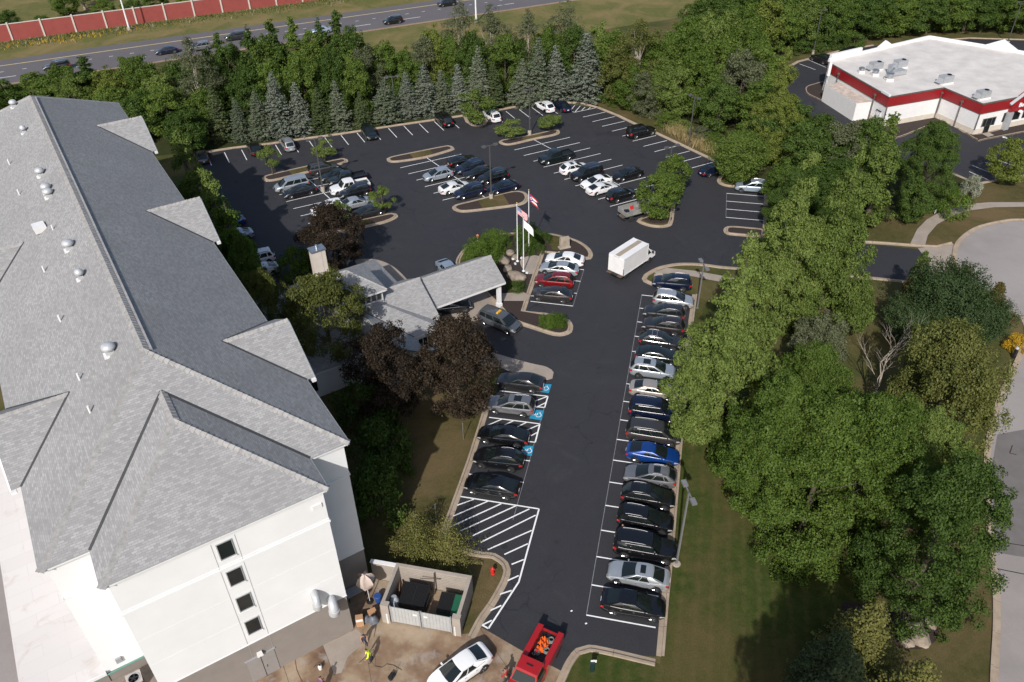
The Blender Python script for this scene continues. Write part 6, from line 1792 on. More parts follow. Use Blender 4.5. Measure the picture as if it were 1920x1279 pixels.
# mixed belt between the car park and the highway
DESC = {'leaf_mid': 'mid green', 'leaf_dark': 'dark green', 'leaf_light': 'light green', 'leaf_grey': 'grey green', 'leaf_yellow': 'yellow green', 'leaf_olive': 'olive green'}
BT = [((-86.3,133.65,6.98), 3.6, 'med0', 'leaf_dark'), ((-84.67,135.97,5.57), 3.6, 'med1', 'leaf_mid'), ((-82.05,139.06,6.67), 3.4, 'med2', 'leaf_mid'), ((-78.94,140.43,7.27), 3.4, 'med3', 'leaf_mid'), ((-74.99,136.76,6.61), 3.2, 'med0', 'leaf_light'),
      ((-74.35,141.77,8.22), 3.3, 'narrow0', 'leaf_dark'), ((-69.17,138.47,7.56), 3.2, 'med1', 'leaf_yellow'), ((-66.84,141.42,8.02), 3.4, 'med2', 'leaf_mid'), ((-63.35,139.98,8.62), 2.8, 'med0', 'leaf_mid'), ((-59.21,134.84,7.9), 3.0, 'med1', 'leaf_light'),
      ((-64.86,130.4,6.7), 3.6, 'med3', 'leaf_mid'), ((-59.17,126.36,7.38), 3.6, 'med0', 'leaf_dark'), ((-55,126.19,8.66), 3.4, 'med2', 'leaf_mid'), ((-50.61,121.15,7.04), 3.2, 'med1', 'leaf_dark'), ((-52.01,133.8,13.02), 4.2, 'sparse0', 'leaf_grey'),
      ((-58.22,139.74,7.6), 2.8, 'med3', 'leaf_dark'), ((-51.38,138.67,9.73), 3.0, 'med2', 'leaf_dark'), ((-50.09,128.18,6.99), 3.0, 'med0', 'leaf_mid'), ((-48.95,139.32,11.99), 3.3, 'narrow1', 'leaf_dark'), ((-47.14,140,11.23), 2.8, 'med1', 'leaf_dark'),
      ((-44.1,140.89,12.86), 3.3, 'narrow2', 'leaf_dark'), ((-41.87,141.57,11.2), 2.8, 'med3', 'leaf_mid'), ((-40.5,142.82,13.13), 3.3, 'narrow0', 'leaf_dark'), ((-37.29,143.73,13.18), 3.3, 'narrow1', 'leaf_mid'), ((-34.87,143.62,11.02), 2.8, 'med2', 'leaf_mid'),
      ((-32.8,144.59,12.86), 3.3, 'narrow2', 'leaf_dark'), ((-29.88,145.54,13.63), 3.5, 'narrow0', 'leaf_dark'), ((-27.77,144.36,11.41), 3.0, 'med0', 'leaf_dark'), ((-43.21,131.53,9.63), 3.0, 'med1', 'leaf_dark'), ((-38.83,132.75,9.85), 3.0, 'med0', 'leaf_mid'),
      ((-34.58,134.47,10.09), 3.0, 'med3', 'leaf_mid'), ((-30.22,136.22,10.51), 3.0, 'med2', 'leaf_dark'), ((-26.61,137.05,9.74), 3.0, 'med1', 'leaf_mid')]
BT2 = [((-24.3,143.12,9.53), 3.2, 'med3', 'leaf_grey'), ((-21.04,144.04,9.57), 3.4, 'med0', 'leaf_mid'), ((-17.86,143.35,8.8), 3.0, 'med1', 'leaf_mid'), ((-15.11,145.39,9.97), 3.0, 'med2', 'leaf_grey'), ((-13.03,146.94,11.51), 3.0, 'med1', 'leaf_yellow'),
      ((-10.24,146.25,10.19), 3.0, 'med3', 'leaf_mid'), ((-7.94,147.26,15.13), 3.6, 'sparse0', 'leaf_grey'), ((-5.82,144.94,10.87), 3.0, 'med0', 'leaf_dark'), ((-2.95,148.71,14.13), 4.0, 'sparse1', 'leaf_grey'), ((-0.39,144.69,10.49), 3.2, 'med2', 'leaf_mid'),
      ((1.7,147.63,9.03), 2.8, 'med1', 'leaf_dark'), ((3.86,149.52,13.08), 3.4, 'sparse0', 'leaf_grey'), ((7.67,148.76,10.65), 3.0, 'med3', 'leaf_mid'), ((11.01,151.49,14.09), 3.6, 'sparse1', 'leaf_grey'), ((12.14,147.13,11.04), 3.0, 'med0', 'leaf_dark'),
      ((16.8,146.62,11.48), 3.2, 'med1', 'leaf_light'), ((18.92,144.86,10.66), 3.2, 'med2', 'leaf_mid'), ((19.54,138.47,9.68), 3.2, 'med0', 'leaf_olive'), ((22.85,139.86,13.62), 4.6, 'sparse0', 'leaf_olive'), ((21.2,136.12,7.71), 3.0, 'med3', 'leaf_mid'),
      ((25.99,142.35,11.09), 3.2, 'med1', 'leaf_mid'), ((23.52,133.56,6.92), 2.8, 'med0', 'leaf_grey'), ((26.51,134.15,9.16), 3.0, 'med2', 'leaf_light'), ((28.19,130.96,9.64), 3.0, 'med1', 'leaf_light'), ((29.88,140.84,11.82), 3.2, 'med3', 'leaf_mid')]
BT3 = [((32.05,139.43,12.71), 3.4, 'med0', 'leaf_mid'), ((35.15,142.46,13.75), 3.4, 'med1', 'leaf_light'), ((32.07,131.5,11.29), 3.4, 'med2', 'leaf_mid'), ((36.27,135.43,12.24), 3.6, 'med3', 'leaf_mid'), ((39.24,144.43,13.85), 3.4, 'med2', 'leaf_light'),
      ((34.23,125.45,8.66), 3.2, 'med1', 'leaf_dark'), ((38.09,128.89,11.83), 3.6, 'med0', 'leaf_grey'), ((41.93,141.6,12.82), 3.4, 'med3', 'leaf_mid'), ((43.18,135.12,11.54), 3.4, 'med1', 'leaf_mid'), ((39.44,122.2,9.69), 3.6, 'med2', 'leaf_mid'),
      ((39.85,114.49,16.47), 4.4, 'large0', 'leaf_yellow'), ((39.17,114.52,8.74), 3.2, 'med3', 'leaf_dark'), ((43,108.79,7.58), 3.4, 'med0', 'leaf_dark'), ((46.94,110.82,6.52), 3.4, 'med1', 'leaf_dark'), ((49.51,109.98,7.46), 3.4, 'med3', 'leaf_grey'),
      ((52.52,110.6,7.95), 3.2, 'med2', 'leaf_dark'), ((44.86,119.88,7.12), 3.0, 'med1', 'leaf_dark'), ((47.9,117.11,6.03), 2.8, 'med0', 'leaf_dark'), ((45.66,101.05,6.01), 3.6, 'med2', 'leaf_dark'), ((40.45,97.32,6.3), 3.6, 'med3', 'leaf_dark'), ((52.86,106.64,7.35), 2.8, 'med1', 'leaf_mid')]
for lst, where in ((BT, 'left highway belt'), (BT2, 'belt behind the right spruces'), (BT3, 'wood left of the restaurant')):
    lst = sorted(lst, key=lambda q: q[0][0] / q[0][1])
    for i, (p, R_, pr_, mt) in enumerate(lst):
        ds = DESC[mt]
        if 'sparse' in pr_: ds = 'thin pale trunked ' + ds
        if 'narrow' in pr_: ds = 'narrow pointed ' + ds
        tree('broadleaf_tree', pr_, (p[0], p[1], p[2] * (1.10 if where == 'left highway belt' else 1.04)), R_ * 1.15, mt, '%s tree, %s from left in the %s' % (ds, ORD[i], where), 'trees in the ' + where)
# undergrowth that fills the belt to the ground
rs = random.Random(3)
UG = []
for k in range(26):
    t = k / 25
    bx = 350 + 1000 * t
    UG.append(lerp(lerp((-46.0, 130.0), (8.0, 149.0), min(1, t * 1.2)), (26.0, 134.0), max(0, t * 1.2 - 1) * 3))
for i, p in enumerate(UG):
    tree('understorey_bush', 'shrub%d' % (i % 3), (p[0] + rs.uniform(-1.5, 1.5), p[1] + rs.uniform(-1, 3)), rs.uniform(2.2, 3.2), rs.choice(('leaf_dark', 'leaf_mid', 'leaf_dark')),
         'leafy bush, %s from the left along the foot of the tree belt' % ORD[i], 'bushes at the foot of the tree belt', 'bush', h=rs.uniform(2.0, 3.6))
# wood behind the restaurant
BWP = [(34.8,156.97,9.82), (38.48,158.67,10.47), (42.48,159.75,11.09), (46.58,161.48,10.97), (50.65,163.26,11.43), (55.29,165.04,10.32), (59.6,167.57,10.41), (64.04,169.44,10.28), (68.73,171.34,9.94), (72.79,172.21,10.07), (77.2,173.44,9.51), (81.51,174.69,9.55), (85.87,175.58,9.47), (90.17,176.48,8.98), (94.07,176.64,9.5), (98.24,176.79,9.19), (101.78,176.58,9.6), (105.74,176.36,9.38), (109.45,175.76,9.87), (113.12,175.17,9.55)]
for i, p in enumerate(BWP):
    mt = ('leaf_mid', 'leaf_light', 'leaf_dark', 'leaf_mid', 'leaf_yellow')[i % 5] if i < 9 else ('leaf_dark', 'leaf_dark', 'leaf_mid')[i % 3]
    tree('broadleaf_tree', 'med%d' % (i % 4), p, 4.4, mt, '%s tree, %s from the left in the wood behind the restaurant' % (DESC[mt], ORD[i]), 'wood behind the restaurant')
    q = (p[0] * 1.06 + 1.5, p[1] * 1.06, p[2] * 1.05)
    tree('broadleaf_tree', 'med%d' % ((i + 2) % 4), q, 4.6, 'leaf_dark', 'dark tree, %s from the left in the rear rank behind the restaurant' % ORD[i], 'second rank of the wood behind the restaurant')
for i, p in enumerate(((59.63,164.8,2.65), (63.36,166.32,2.46), (67.69,167.83,2.58), (71.96,169.01,2.59))):
    tree('hedge_bush', 'shrub%d' % (i % 3), p, 2.6, 'leaf_dark', 'dark bush, %s from the left beside the black cars by the restaurant' % ORD[i], 'bushes by the restaurant lot', 'bush')
# trees beyond the noise barrier
for i, (t, s, h_, R_, mt, pr_) in enumerate(((-6, 27, 11, 3.2, 'leaf_mid', 'sparse0'), (2, 24, 5, 3.0, 'leaf_dark', 'med0'), (14, 31, 6, 3.2, 'leaf_mid', 'med1'), (9, 22, 3.4, 2.6, 'leaf_dark', 'shrub0'), (22, 25, 4.6, 3.2, 'leaf_mid', 'med2'),
        (28, 23, 4.4, 2.8, 'leaf_dark', 'med3'), (34, 26, 6, 3.4, 'leaf_mid', 'med0'), (18, 38, 9, 3.4, 'leaf_mid', 'sparse1'), (41, 24, 5.2, 2.6, 'leaf_yellow', 'med1'), (48, 27, 5, 3.0, 'leaf_light', 'med2'), (56, 25, 5, 3.0, 'leaf_mid', 'med3'), (-14, 24, 6, 3.4, 'leaf_dark', 'med1'))):
    p = H(t, s)
    tree('broadleaf_tree', pr_, p, R_, mt, '%s tree, %s as listed outward behind the red noise barrier' % (DESC[mt], ORD[i]), 'trees behind the noise barrier', h=h_)

# ---- large trees right of the long row
BIG = [((19.27,55.47,21.21), 6.0, 'large0', 'leaf_light', 'large light green pyramid shaped tree overhanging the long right row'),
       ((29.35,72.09,20.27), 5.3, 'large4', 'leaf_light', 'tall pointed light green tree beside the drive, left of two'),
       ((33.69,71.76,21.32), 5.6, 'large0', 'leaf_light', 'tall pointed light green tree beside the drive, right of two'),
       ((29.84,76.93,9.81), 3.4, 'med1', 'leaf_light', 'shorter light green tree filling left of the two pointed trees'),
       ((41.5,91.45,8.33), 3.6, 'large1', 'leaf_dark', 'green tree across the drive behind the two pointed trees'),
       ((47.49,94.39,15.3), 3.1, 'narrow0', 'leaf_light', 'tall narrow light green tree in front of the restaurant'),
       ((55.08,97.41,12.73), 4.1, 'large2', 'leaf_dark', 'rounded dark green tree before the restaurant corner'),
       ((52.89,93.91,6.94), 2.4, 'med2', 'leaf_dark', 'dark green tree at the foot of the rounded one near the curved walk'),
       ((59.34,96.35,4.12), 2.6, 'shrub1', 'bush', 'bright green broad shrub beside the curved walk'),
       ((70.85,105.09,6.74), 3.0, 'med0', 'leaf_yellow', 'yellow green tree at the right edge below the restaurant'),
       ((33.05,107.05,8.78), 4.3, 'pinebush', 'leaf_mid', 'feathery green tree beside the pale blue suv'),
       ((20.78,45.1,14.96), 4.9, 'large1', 'leaf_mid', 'green tree in the right foreground group, nearest the lawn'),
       ((23.15,42.23,14.59), 5.4, 'large3', 'leaf_mid', 'broad green tree in the middle of the right foreground group'),
       ((27.33,44.09,13.62), 5.0, 'large2', 'leaf_mid', 'rounded green tree below the bare dead tree'),
       ((32.64,45.42,11.25), 4.2, 'large1', 'leaf_light', 'lighter green tree low in the right foreground group'),
       ((29.88,36.6,14.53), 5.0, 'large3', 'leaf_dark', 'dark glossy green tree overhanging the street kerb'),
       ((25.96,52.6,11.78), 3.9, 'large2', 'leaf_mid', 'green tree in the shade behind the right foreground group'),
       ((37.74,52.87,13.22), 5.2, 'willow0', 'leaf_olive', 'olive green willow like tree beside the street'),
       ((30.49,63.28,7.52), 2.8, 'med3', 'leaf_grey', 'grey green tree between the pointed trees and the bare dead tree'),
       ((45.24,68.3,9.31), 4.4, 'plume0', 'leaf_juniper', 'broad dark juniper by the turning circle'),
       ((41.9,67.92,5.87), 3.0, 'plume1', 'leaf_juniper', 'smaller dark juniper left of the broad one by the turning circle'),
       ((49.41,67.24,6.05), 2.8, 'plume1', 'leaf_juniper', 'dark juniper at the street side of the broad one'),
       ((44.03,72.27,8.96), 2.0, 'cedar0', 'cedar_brown', 'brownish spiky cedar nearest the drive entrance'),
       ((49.05,72.94,7.93), 2.1, 'cedar0', 'cedar_brown', 'brownish spiky cedar in the middle by the turning circle'),
       ((52.6,71.61,6.29), 1.6, 'cedar0', 'cedar_brown', 'brownish spiky cedar furthest right by the turning circle'),
       ((45.28,74.84,7.66), 1.1, 'column0', 'leaf_mid', 'small bright green tree top in front of the spiky cedars'),
       ((23.72,31.13,7.37), 3.0, 'spruce_near', 'needle_gold', 'spruce with golden tips beside the boulder bed'),
       ((20.92,29.2,7.31), 2.7, 'spruce_near', 'needle_green', 'dark spruce in shade left of the golden tipped one'),
       ((24.4,26.01,8.85), 3.2, 'spruce_near', 'needle_gold', 'golden tipped spruce at the bottom edge'),
       ((19.47,25.4,10.68), 3.2, 'spruce_near', 'needle_green', 'dark spruce at the bottom edge in shade'),
       ((19.5,49.42,5.83), 2.6, 'shrub2', 'leaf_mid', 'low green shrub at the lawn edge below the large pyramid shaped tree'),
       ((35.71,91.65,9.63), 3.4, 'large1', 'leaf_dark', 'green tree against the kerb end of the short right row'),
       ((36.79,97.76,7.67), 3.0, 'med1', 'leaf_mid', 'green tree beside the dry verge right of the pale blue suv'),
       ((52.12,72.03,3.71), 1.8, 'shrub0', 'leaf_olive', 'olive bush by the turning circle kerb')]
for p, R_, pr_, mt, lb in BIG:
    tree('spruce_tree' if 'spruce' in pr_ else 'conifer_tree' if pr_[:5] in ('plume', 'cedar', 'pineb') else 'broadleaf_tree', pr_, p, R_, mt, lb, 'trees right of the car park')
# two tall trees nearer than the frame; their shade falls on the lawn
for p, lb in (((15.6, 11.8, 24.0), 'tall green tree just below the frame whose shadow reaches the lawn'), ((12.0, 8.4, 22.0), 'tall green tree below the frame left of the other shade tree')):
    tree('shade_tree', 'large1', p, 4.2, 'leaf_mid', lb, 'shade trees below the frame')
# dead tree
dm, _e = bare_tree('dead_limbs', 12, 8.5, 'bark_pale', .85, 5)
dead = empty('dead_tree', (34.38,57.33), 0.6, 'bare dead tree with pale twisting branches among the green crowns', 'tree')
link('bare_branches', dm, dead)
dead.scale = (1, 1, 1.1)
# maples, entrance trees and hotel side trees
for p, R_, pr_, mt, lb in (
    ((-21.69,85.6,8.46), 4.1, 'maple0', 'leaf_purple', 'dark purple maple beside the chimney'),
    ((-11.85,57.74,11.04), 3.8, 'maple1', 'leaf_purple', 'dark purple maple beside the reception wing, left of the pair'),
    ((-5.23,58.34,10.94), 4.3, 'maple0', 'leaf_purple', 'dark purple maple beside the accessible bays, right of the pair'),
    ((-18.3,64.3,11.6), 4.6, 'olive0', 'leaf_olive', 'olive green spreading tree between hotel and reception wing'),
    ((-24.0,65.2,12.2), 2.6, 'olive0', 'leaf_olive', 'small olive green tree against the hotel eave'),
    ((-26.14,83.89,4.01), 2.6, 'shrub1', 'bush', 'dark green shrub behind the chimney in shade'),
    ((-23.17,83.8,1.92), 1.4, 'shrub0', 'leaf_yellow', 'yellow green shrub at the foot of the chimney'),
    ((-43.0,99.9,13.0), 2.0, 'column0', 'leaf_light', 'light green column tree along the hotel, furthest of the line'),
    ((-39.0,91.9,13.2), 2.0, 'column1', 'leaf_light', 'light green column tree along the hotel, second of the line'),
    ((-35.5,87.2,13.0), 2.1, 'column0', 'leaf_light', 'light green column tree along the hotel, third of the line'),
    ((-32.2,81.7,13.2), 2.1, 'column1', 'leaf_mid', 'green column tree along the hotel, fourth of the line'),
    ((-29.0,74.6,12.6), 2.2, 'med1', 'leaf_mid', 'dark green tree along the hotel beside the parked blue car'),
    ((-33.67,83.52,5.98), 2.4, 'med2', 'leaf_dark', 'dark green tree hanging over the pale cars by the hotel'),
    ((-30.02,78.75,4.43), 2.2, 'med3', 'leaf_dark', 'dark green tree beside the white sedan by the hotel'),
    ((-13.96,56.44,5.36), 3.2, 'shrub1', 'leaf_dark', 'dark shrub in the hotel shadow below the purple maples'),
    ((-11.76,50.79,5.27), 3.0, 'shrub2', 'leaf_dark', 'dark shrub in the hotel shadow beside the white end wall'),
    ((-11.41,45.81,5.21), 2.8, 'shrub0', 'leaf_dark', 'dark shrub in the hotel shadow near the golden conifers'),
    ((-7.83,41.59,5.12), 2.5, 'spruce_gold', 'needle_gold', 'golden green conifer behind the bin enclosure, left of two'),
    ((-5.19,40.9,5.05), 2.5, 'spruce_gold2', 'needle_gold', 'golden green conifer behind the bin enclosure, right of two')):
    tree('maple_tree' if 'maple' in pr_ else 'conifer_tree' if 'gold' in pr_ else 'garden_tree', pr_, p, R_, mt, lb, 'trees around the hotel')
# young trees on the islands
for p, R_, pr_, lb in (
    ((-35.73,112.21,4.79), 1.7, 'small0', 'young tree on the left island beside the silver minivan'),
    ((-28.63,116.85,3.85), 1.8, 'small1', 'young tree behind the tall lamp post of the left island'),
    ((-17.4,99.08,4.2), 1.8, 'small2', 'young tree on the island end beside the dark grey sedan'),
    ((-22.71,95.38,4.22), 1.6, 'small0', 'young tree close to the purple maple and white suv'),
    ((-5.52,130.35,6.22), 3.3, 'small1', 'broad young tree on the back row island'),
    ((0.3,124.07,3.51), 2.3, 'small1', 'young tree left of the lamp post on the upper right island'),
    ((6.89,127.08,2.75), 2.2, 'small0', 'young tree right of the lamp post on the upper right island'),
    ((19.98,96.54,7.2), 3.0, 'med1', 'leafy tree beside the grey dump truck'),
    ((22.69,102.38,6.77), 2.6, 'med0', 'leafy tree behind the lamp post of the triangular right island')):
    tree('young_tree', pr_, p, R_, 'leaf_light' if 'small' in pr_ else 'leaf_mid', lb, 'trees on the traffic islands')
# shrubs of the planted island and flower beds
for p, R_, pr_, mt, lb, c in (
    ((-3.51,86.28,2.92), 2.7, 'bush0', 'bush', 'large rounded green bush behind the canopy', 'bush'),
    ((-1.99,89.37,2.65), 2.2, 'bush1', 'bush', 'taller rounded green bush above the canopy roof end', 'bush'),
    ((2.15,90.31,2.97), 1.9, 'bush0', 'bush', 'rounded green bush behind the flags', 'bush'),
    ((4.53,91.05,1.19), 1.1, 'bush1', 'leaf_dark', 'dark bush right of the flags', 'bush'),
    ((1.89,88.04,1.02), 1.3, 'bush0', 'leaf_dark', 'low dark bush beside the flagpole bases', 'bush'),
    ((3.47,88.65,0.95), 1.3, 'bush1', 'leaf_dark', 'low dark bush by the white sedan at the flags', 'bush'),
    ((0.55,79.51,1.28), 1.3, 'bush1', 'leaf_dark', 'dark round bush beside the canopy post', 'bush'),
    ((4.2,72.31,1.53), 1.3, 'bush0', 'bush', 'clipped green bush on the island tip by the taxi', 'bush'),
    ((5.15,72.18,1.6), 1.2, 'bush1', 'bush', 'second clipped green bush at the island tip', 'bush'),
    ((64.72,101.48,3.1), 1.5, 'shrub2', 'bloom_white', 'white blossoming shrub beside the rounded dark tree', 'bush'),
    ((53.18,66.67,1.77), 1.2, 'shrub0', 'bloom_yellow', 'yellow flowering bush beside the street mail box', 'bush')):
    tree('garden_bush', pr_, p, R_, mt, lb, 'garden bushes', c)
# scrub along the edge of the wood right of the back row
for i, p in enumerate(((19.64,138.46,2.12), (22.32,135.82,2.09), (24.63,132.54,1.97), (26.67,129.4,1.85), (28.55,126.81,1.74), (30.9,122.56,1.98), (32.59,119.97,1.96))):
    tree('scrub_bush', 'shrub%d' % (i % 3), p, 2.3, ('leaf_mid', 'leaf_light', 'leaf_grey')[i % 3], 'scrubby bush, %s from the left along the dry grass below the wood' % ORD[i], 'scrub below the wood', 'bush')

def grass_tufts(name, n, region, hgt, mat, label, seed, wid=.10):
    rng = np.random.default_rng(seed)
    P = np.array([region(rng) for _ in range(n)])
    a = rng.uniform(0, 2 * PI, n); lean = rng.normal(size=(n, 2)) * hgt * .25; h = hgt * rng.uniform(.5, 1.2, n)
    d = np.stack([np.cos(a), np.sin(a), np.zeros(n)], 1) * wid
    base = np.concatenate([P, np.zeros((n, 1))], 1)
    top = base + np.stack([lean[:, 0], lean[:, 1], h], 1)
    V = np.stack([base - d, base + d, top + d * .3, top - d * .3], 1).reshape(-1, 3)
    o = link(name, np_mesh(name, V, np.arange(4 * n, dtype=np.int32).reshape(-1, 4), M[mat]))
    return tag(o, label, None, None, 'stuff')
grass_tufts('tall_verge_weeds', 5200, lambda r: np.array(H(r.uniform(-20, 150), 17.6 - abs(r.normal()) * 2.6)), .40, 'leaf_olive', 'weedy tall grass at the foot of the red barrier', 1, .10)
grass_tufts('wild_flowers', 700, lambda r: np.array(H(r.uniform(-20, 150), 15.0 + r.normal() * 1.6)), .6, 'bloom_white', 'white wild flowers along the barrier verge', 2, .09)
grass_tufts('yellow_flowers', 260, lambda r: np.array(H(r.normal() * 9 + 12, 13.4 + r.normal() * 1.2)), .5, 'bloom_yellow', 'yellow wild flowers on the highway verge', 5, .08)
_a, _b = Vector((27.32,126.86)), Vector((32,118.36))
grass_tufts('dry_tall_grass', 1600, lambda r: np.array(_a.lerp(_b, r.uniform(0, 1)) + Vector((r.normal() * .8, r.normal() * .8))), 1.1, 'dry_grass', 'tall dry grass beside the lamp post below the wood', 3, .07)

# ================================================================== lamp posts
def lamp(pos, h, label, deg=20, heads=2, mat='pole', base=True, group='parking lot lamp posts', arm=.55, perp=True):
    r_ = empty('lamp_post', (pos[0], pos[1], 0), math.radians(deg), label, 'lamp post', group)
    if base: MB().lathe([(.30, 0), (.30, .72), (.27, .78)], 16).obj('concrete_base', M['concrete'], r_, smooth=40)
    z0 = .78 if base else 0
    MB().box((0, 0, (z0 + h) / 2), (.15, .15, h - z0), 0, .8).obj('post', M[mat], r_)
    MB().box((0, 0, z0 + .03), (.30, .30, .06)).obj('base_plate', M[mat], r_)
    for s in ((-1, 1) if heads == 2 else (1,)):
        a = MB().box((s * arm * .6, 0, h - .05), (arm * 1.2, .08, .10)).obj('arm', M[mat], r_)
        hb = MB().box((s * (arm + .35), 0, h - .02), (.60, .38, .18)).obj('lamp_head', M[mat], r_)
        MB().box((s * (arm + .35), 0, h - .135), (.5, .34, .02)).obj('lens', M['lens_clear'], hb)
    return r_
lamp((-27.11,106.4), 8.1, 'tall twin headed lamp post among the cars of the left double row', 27)
lamp((-2.61,103.15), 8.1, 'tall twin headed lamp post on the triangular middle island', 27)
lamp((3.48,125.67), 7.7, 'twin headed lamp post between two young trees on the upper right island', 27)
lamp((-19.24,132.83), 7.6, 'lamp post in front of the spruces behind the back kerb', 20)
lamp((28.75,120.55), 7.9, 'lamp post on the dry grass strip below the wood', -55, base=False)
lamp((22.22,102.73), 7.7, 'lamp post rising from the leafy triangular right island', 27)
lamp((21.28,75.24), 5.9, 'lamp post at the far end of the long right row', 100, base=False, mat='pole_light')
lamp((12.76,39.91), 8.4, 'light grey lamp post on the lawn beside the lower right row', 100, mat='pole_light', base=False)
MB().lathe([(.34, 0), (.34, .12), (.30, .14)], 18, tuple((12.76,39.91)) + (0,)).obj('concrete_footing', M['concrete'])
tag(bpy.data.objects['concrete_footing'], 'round concrete footing below the lawn lamp post', 'footing')
lamp((62.09,164.33), 8.5, 'lamp post at the back corner of the restaurant lot', 20, 1, group='restaurant lamp posts')
lamp((103.36,167.99), 8.5, 'lamp post at the right back of the restaurant', 20, 2, group='restaurant lamp posts')
def hlamp(pos, h, label):
    r_ = empty('highway_lamp', (pos[0], pos[1], 0), 0, label, 'lamp post', 'highway lamp posts')
    MB().tube([(0, 0, 0), (0, 0, h)], [.22, .10], 12).obj('post', M['white_pole'], r_, smooth=50)
    MB().box((0, 0, .35), (.7, .7, .7)).obj('concrete_base', M['concrete'], r_)
    MB().tube([(0, 0, h - .1), (2.0, -1.0, h + .3)], .06, 8).obj('arm', M['white_pole'], r_); MB().box((2.3, -1.15, h + .3), (.9, .35, .18), -.46).obj('lamp_head', M['metal_grey'], r_)
hlamp((-85.81,188.96), 12.5, 'tall pale highway lamp post in front of the red barrier')
hlamp((-6.94,190.6), 12.5, 'tall pale highway lamp post beyond the thin trees')

# ================================================================== flags
def flagpole(pos, h, label):
    r_ = empty('flagpole', (pos[0], pos[1], .13), 0, label, 'flagpole', 'flagpoles on the planted island')
    MB().tube([(0, 0, 0), (0, 0, h)], [.075, .045], 12).obj('pole', M['white_pole'], r_, smooth=50)
    MB().lathe([(.20, 0), (.20, .05), (.10, .10)], 16).obj('collar', M['white_pole'], r_, smooth=40)
    MB().lathe([(.02, 0), (.08, .04), (.10, .10), (.08, .16), (.02, .20)], 12, (0, 0, h)).obj('finial', plain('gilt', (.65, .45, .15), .3, .8), r_, smooth=60)
    return r_
FP = ((0.86,85.95), (1.57,83.62), (2.35,88.69))
FH = (8.0, 7.4, 8.3)
for p, h, lb in zip(FP, FH, ('left white flagpole carrying the stars and stripes', 'front white flagpole carrying the white flag', 'rear white flagpole carrying the swallow tailed flag')):
    flagpole(p, h, lb)
def flag_mesh(name, w, h, mat, tail=0.0, droop=.55, seed=0):
    nx, ny = 16, 10; V = []; uv = []
    for j in range(ny + 1):
        for i in range(nx + 1):
            u, v = i / nx, j / ny
            ue = u * (1 - tail * (1 - abs(2 * v - 1)) * (u if tail else 0))
            x = ue * w; wav = math.sin(x * 4.2 + seed + v * 1.5) * .10 * u
            V.append((x * math.cos(.75), wav + .12 * u * math.sin(3 * u + seed), -(1 - v) * h - x * droop)); uv.append((u, v))
    mb = MB(); mb.v = V; mb.uv = uv
    mb.f = [(j * (nx + 1) + i, j * (nx + 1) + i + 1, (j + 1) * (nx + 1) + i + 1, (j + 1) * (nx + 1) + i) for j in range(ny) for i in range(nx)]
    return mb.mesh(name, mat, 80)
def cloth(name):
    m, nt, b = newmat(name); b.inputs['Roughness'].default_value = .8
    uv = nt.nodes.new('ShaderNodeUVMap'); s = nt.nodes.new('ShaderNodeSeparateXYZ'); nt.links.new(uv.outputs[0], s.inputs[0])
    return m, nt, b, s.outputs[0], s.outputs[1]
RD, WT, BL = (.50, .02, .03), (.75, .75, .75), (.03, .05, .20)
m, nt, b, u, v = cloth('striped_flag')
st = math_n(nt, 'LESS_THAN', math_n(nt, 'FRACT', math_n(nt, 'MULTIPLY', v, 6.5)), .5)
c = mix(nt, st, WT, RD)
can_ = math_n(nt, 'MULTIPLY', math_n(nt, 'LESS_THAN', u, .40), math_n(nt, 'GREATER_THAN', v, .462))
su = math_n(nt, 'SUBTRACT', math_n(nt, 'FRACT', math_n(nt, 'MULTIPLY', u, 15.0)), .5); sv = math_n(nt, 'SUBTRACT', math_n(nt, 'FRACT', math_n(nt, 'MULTIPLY', v, 9.3)), .5)
star = math_n(nt, 'LESS_THAN', math_n(nt, 'ADD', math_n(nt, 'MULTIPLY', su, su), math_n(nt, 'MULTIPLY', sv, sv)), .07)
nt.links.new(mix(nt, can_, c, mix(nt, star, BL, WT)), b.inputs['Base Color']); M['usflag'] = m
m, nt, b, u, v = cloth('swallow_tail_flag')
st = math_n(nt, 'LESS_THAN', math_n(nt, 'FRACT', math_n(nt, 'ADD', math_n(nt, 'MULTIPLY', v, 2.5), .0)), .5)
c = mix(nt, st, WT, RD)
av = math_n(nt, 'ABSOLUTE', math_n(nt, 'SUBTRACT', v, .5))
tri = math_n(nt, 'LESS_THAN', math_n(nt, 'ADD', u, av), .5)
def disc(cu, cv, r2):
    a = math_n(nt, 'SUBTRACT', u, cu); d2 = math_n(nt, 'SUBTRACT', v, cv)
    return math_n(nt, 'LESS_THAN', math_n(nt, 'ADD', math_n(nt, 'MULTIPLY', math_n(nt, 'MULTIPLY', a, a), 2.4), math_n(nt, 'MULTIPLY', d2, d2)), r2)
c = mix(nt, tri, c, BL); c = mix(nt, disc(.17, .5, .030), c, WT); c = mix(nt, disc(.17, .5, .012), c, RD)
nt.links.new(c, b.inputs['Base Color']); M['swflag'] = m
m, nt, b, u, v = cloth('white_flag')
ring_ = math_n(nt, 'MULTIPLY', math_n(nt, 'LESS_THAN', math_n(nt, 'ABSOLUTE', math_n(nt, 'SUBTRACT', v, .5)), .05), math_n(nt, 'LESS_THAN', math_n(nt, 'ABSOLUTE', math_n(nt, 'SUBTRACT', u, .5)), .30))
nt.links.new(mix(nt, math_n(nt, 'MULTIPLY', ring_, .35), (.80, .80, .80), (.45, .5, .6)), b.inputs['Base Color']); M['whflag'] = m
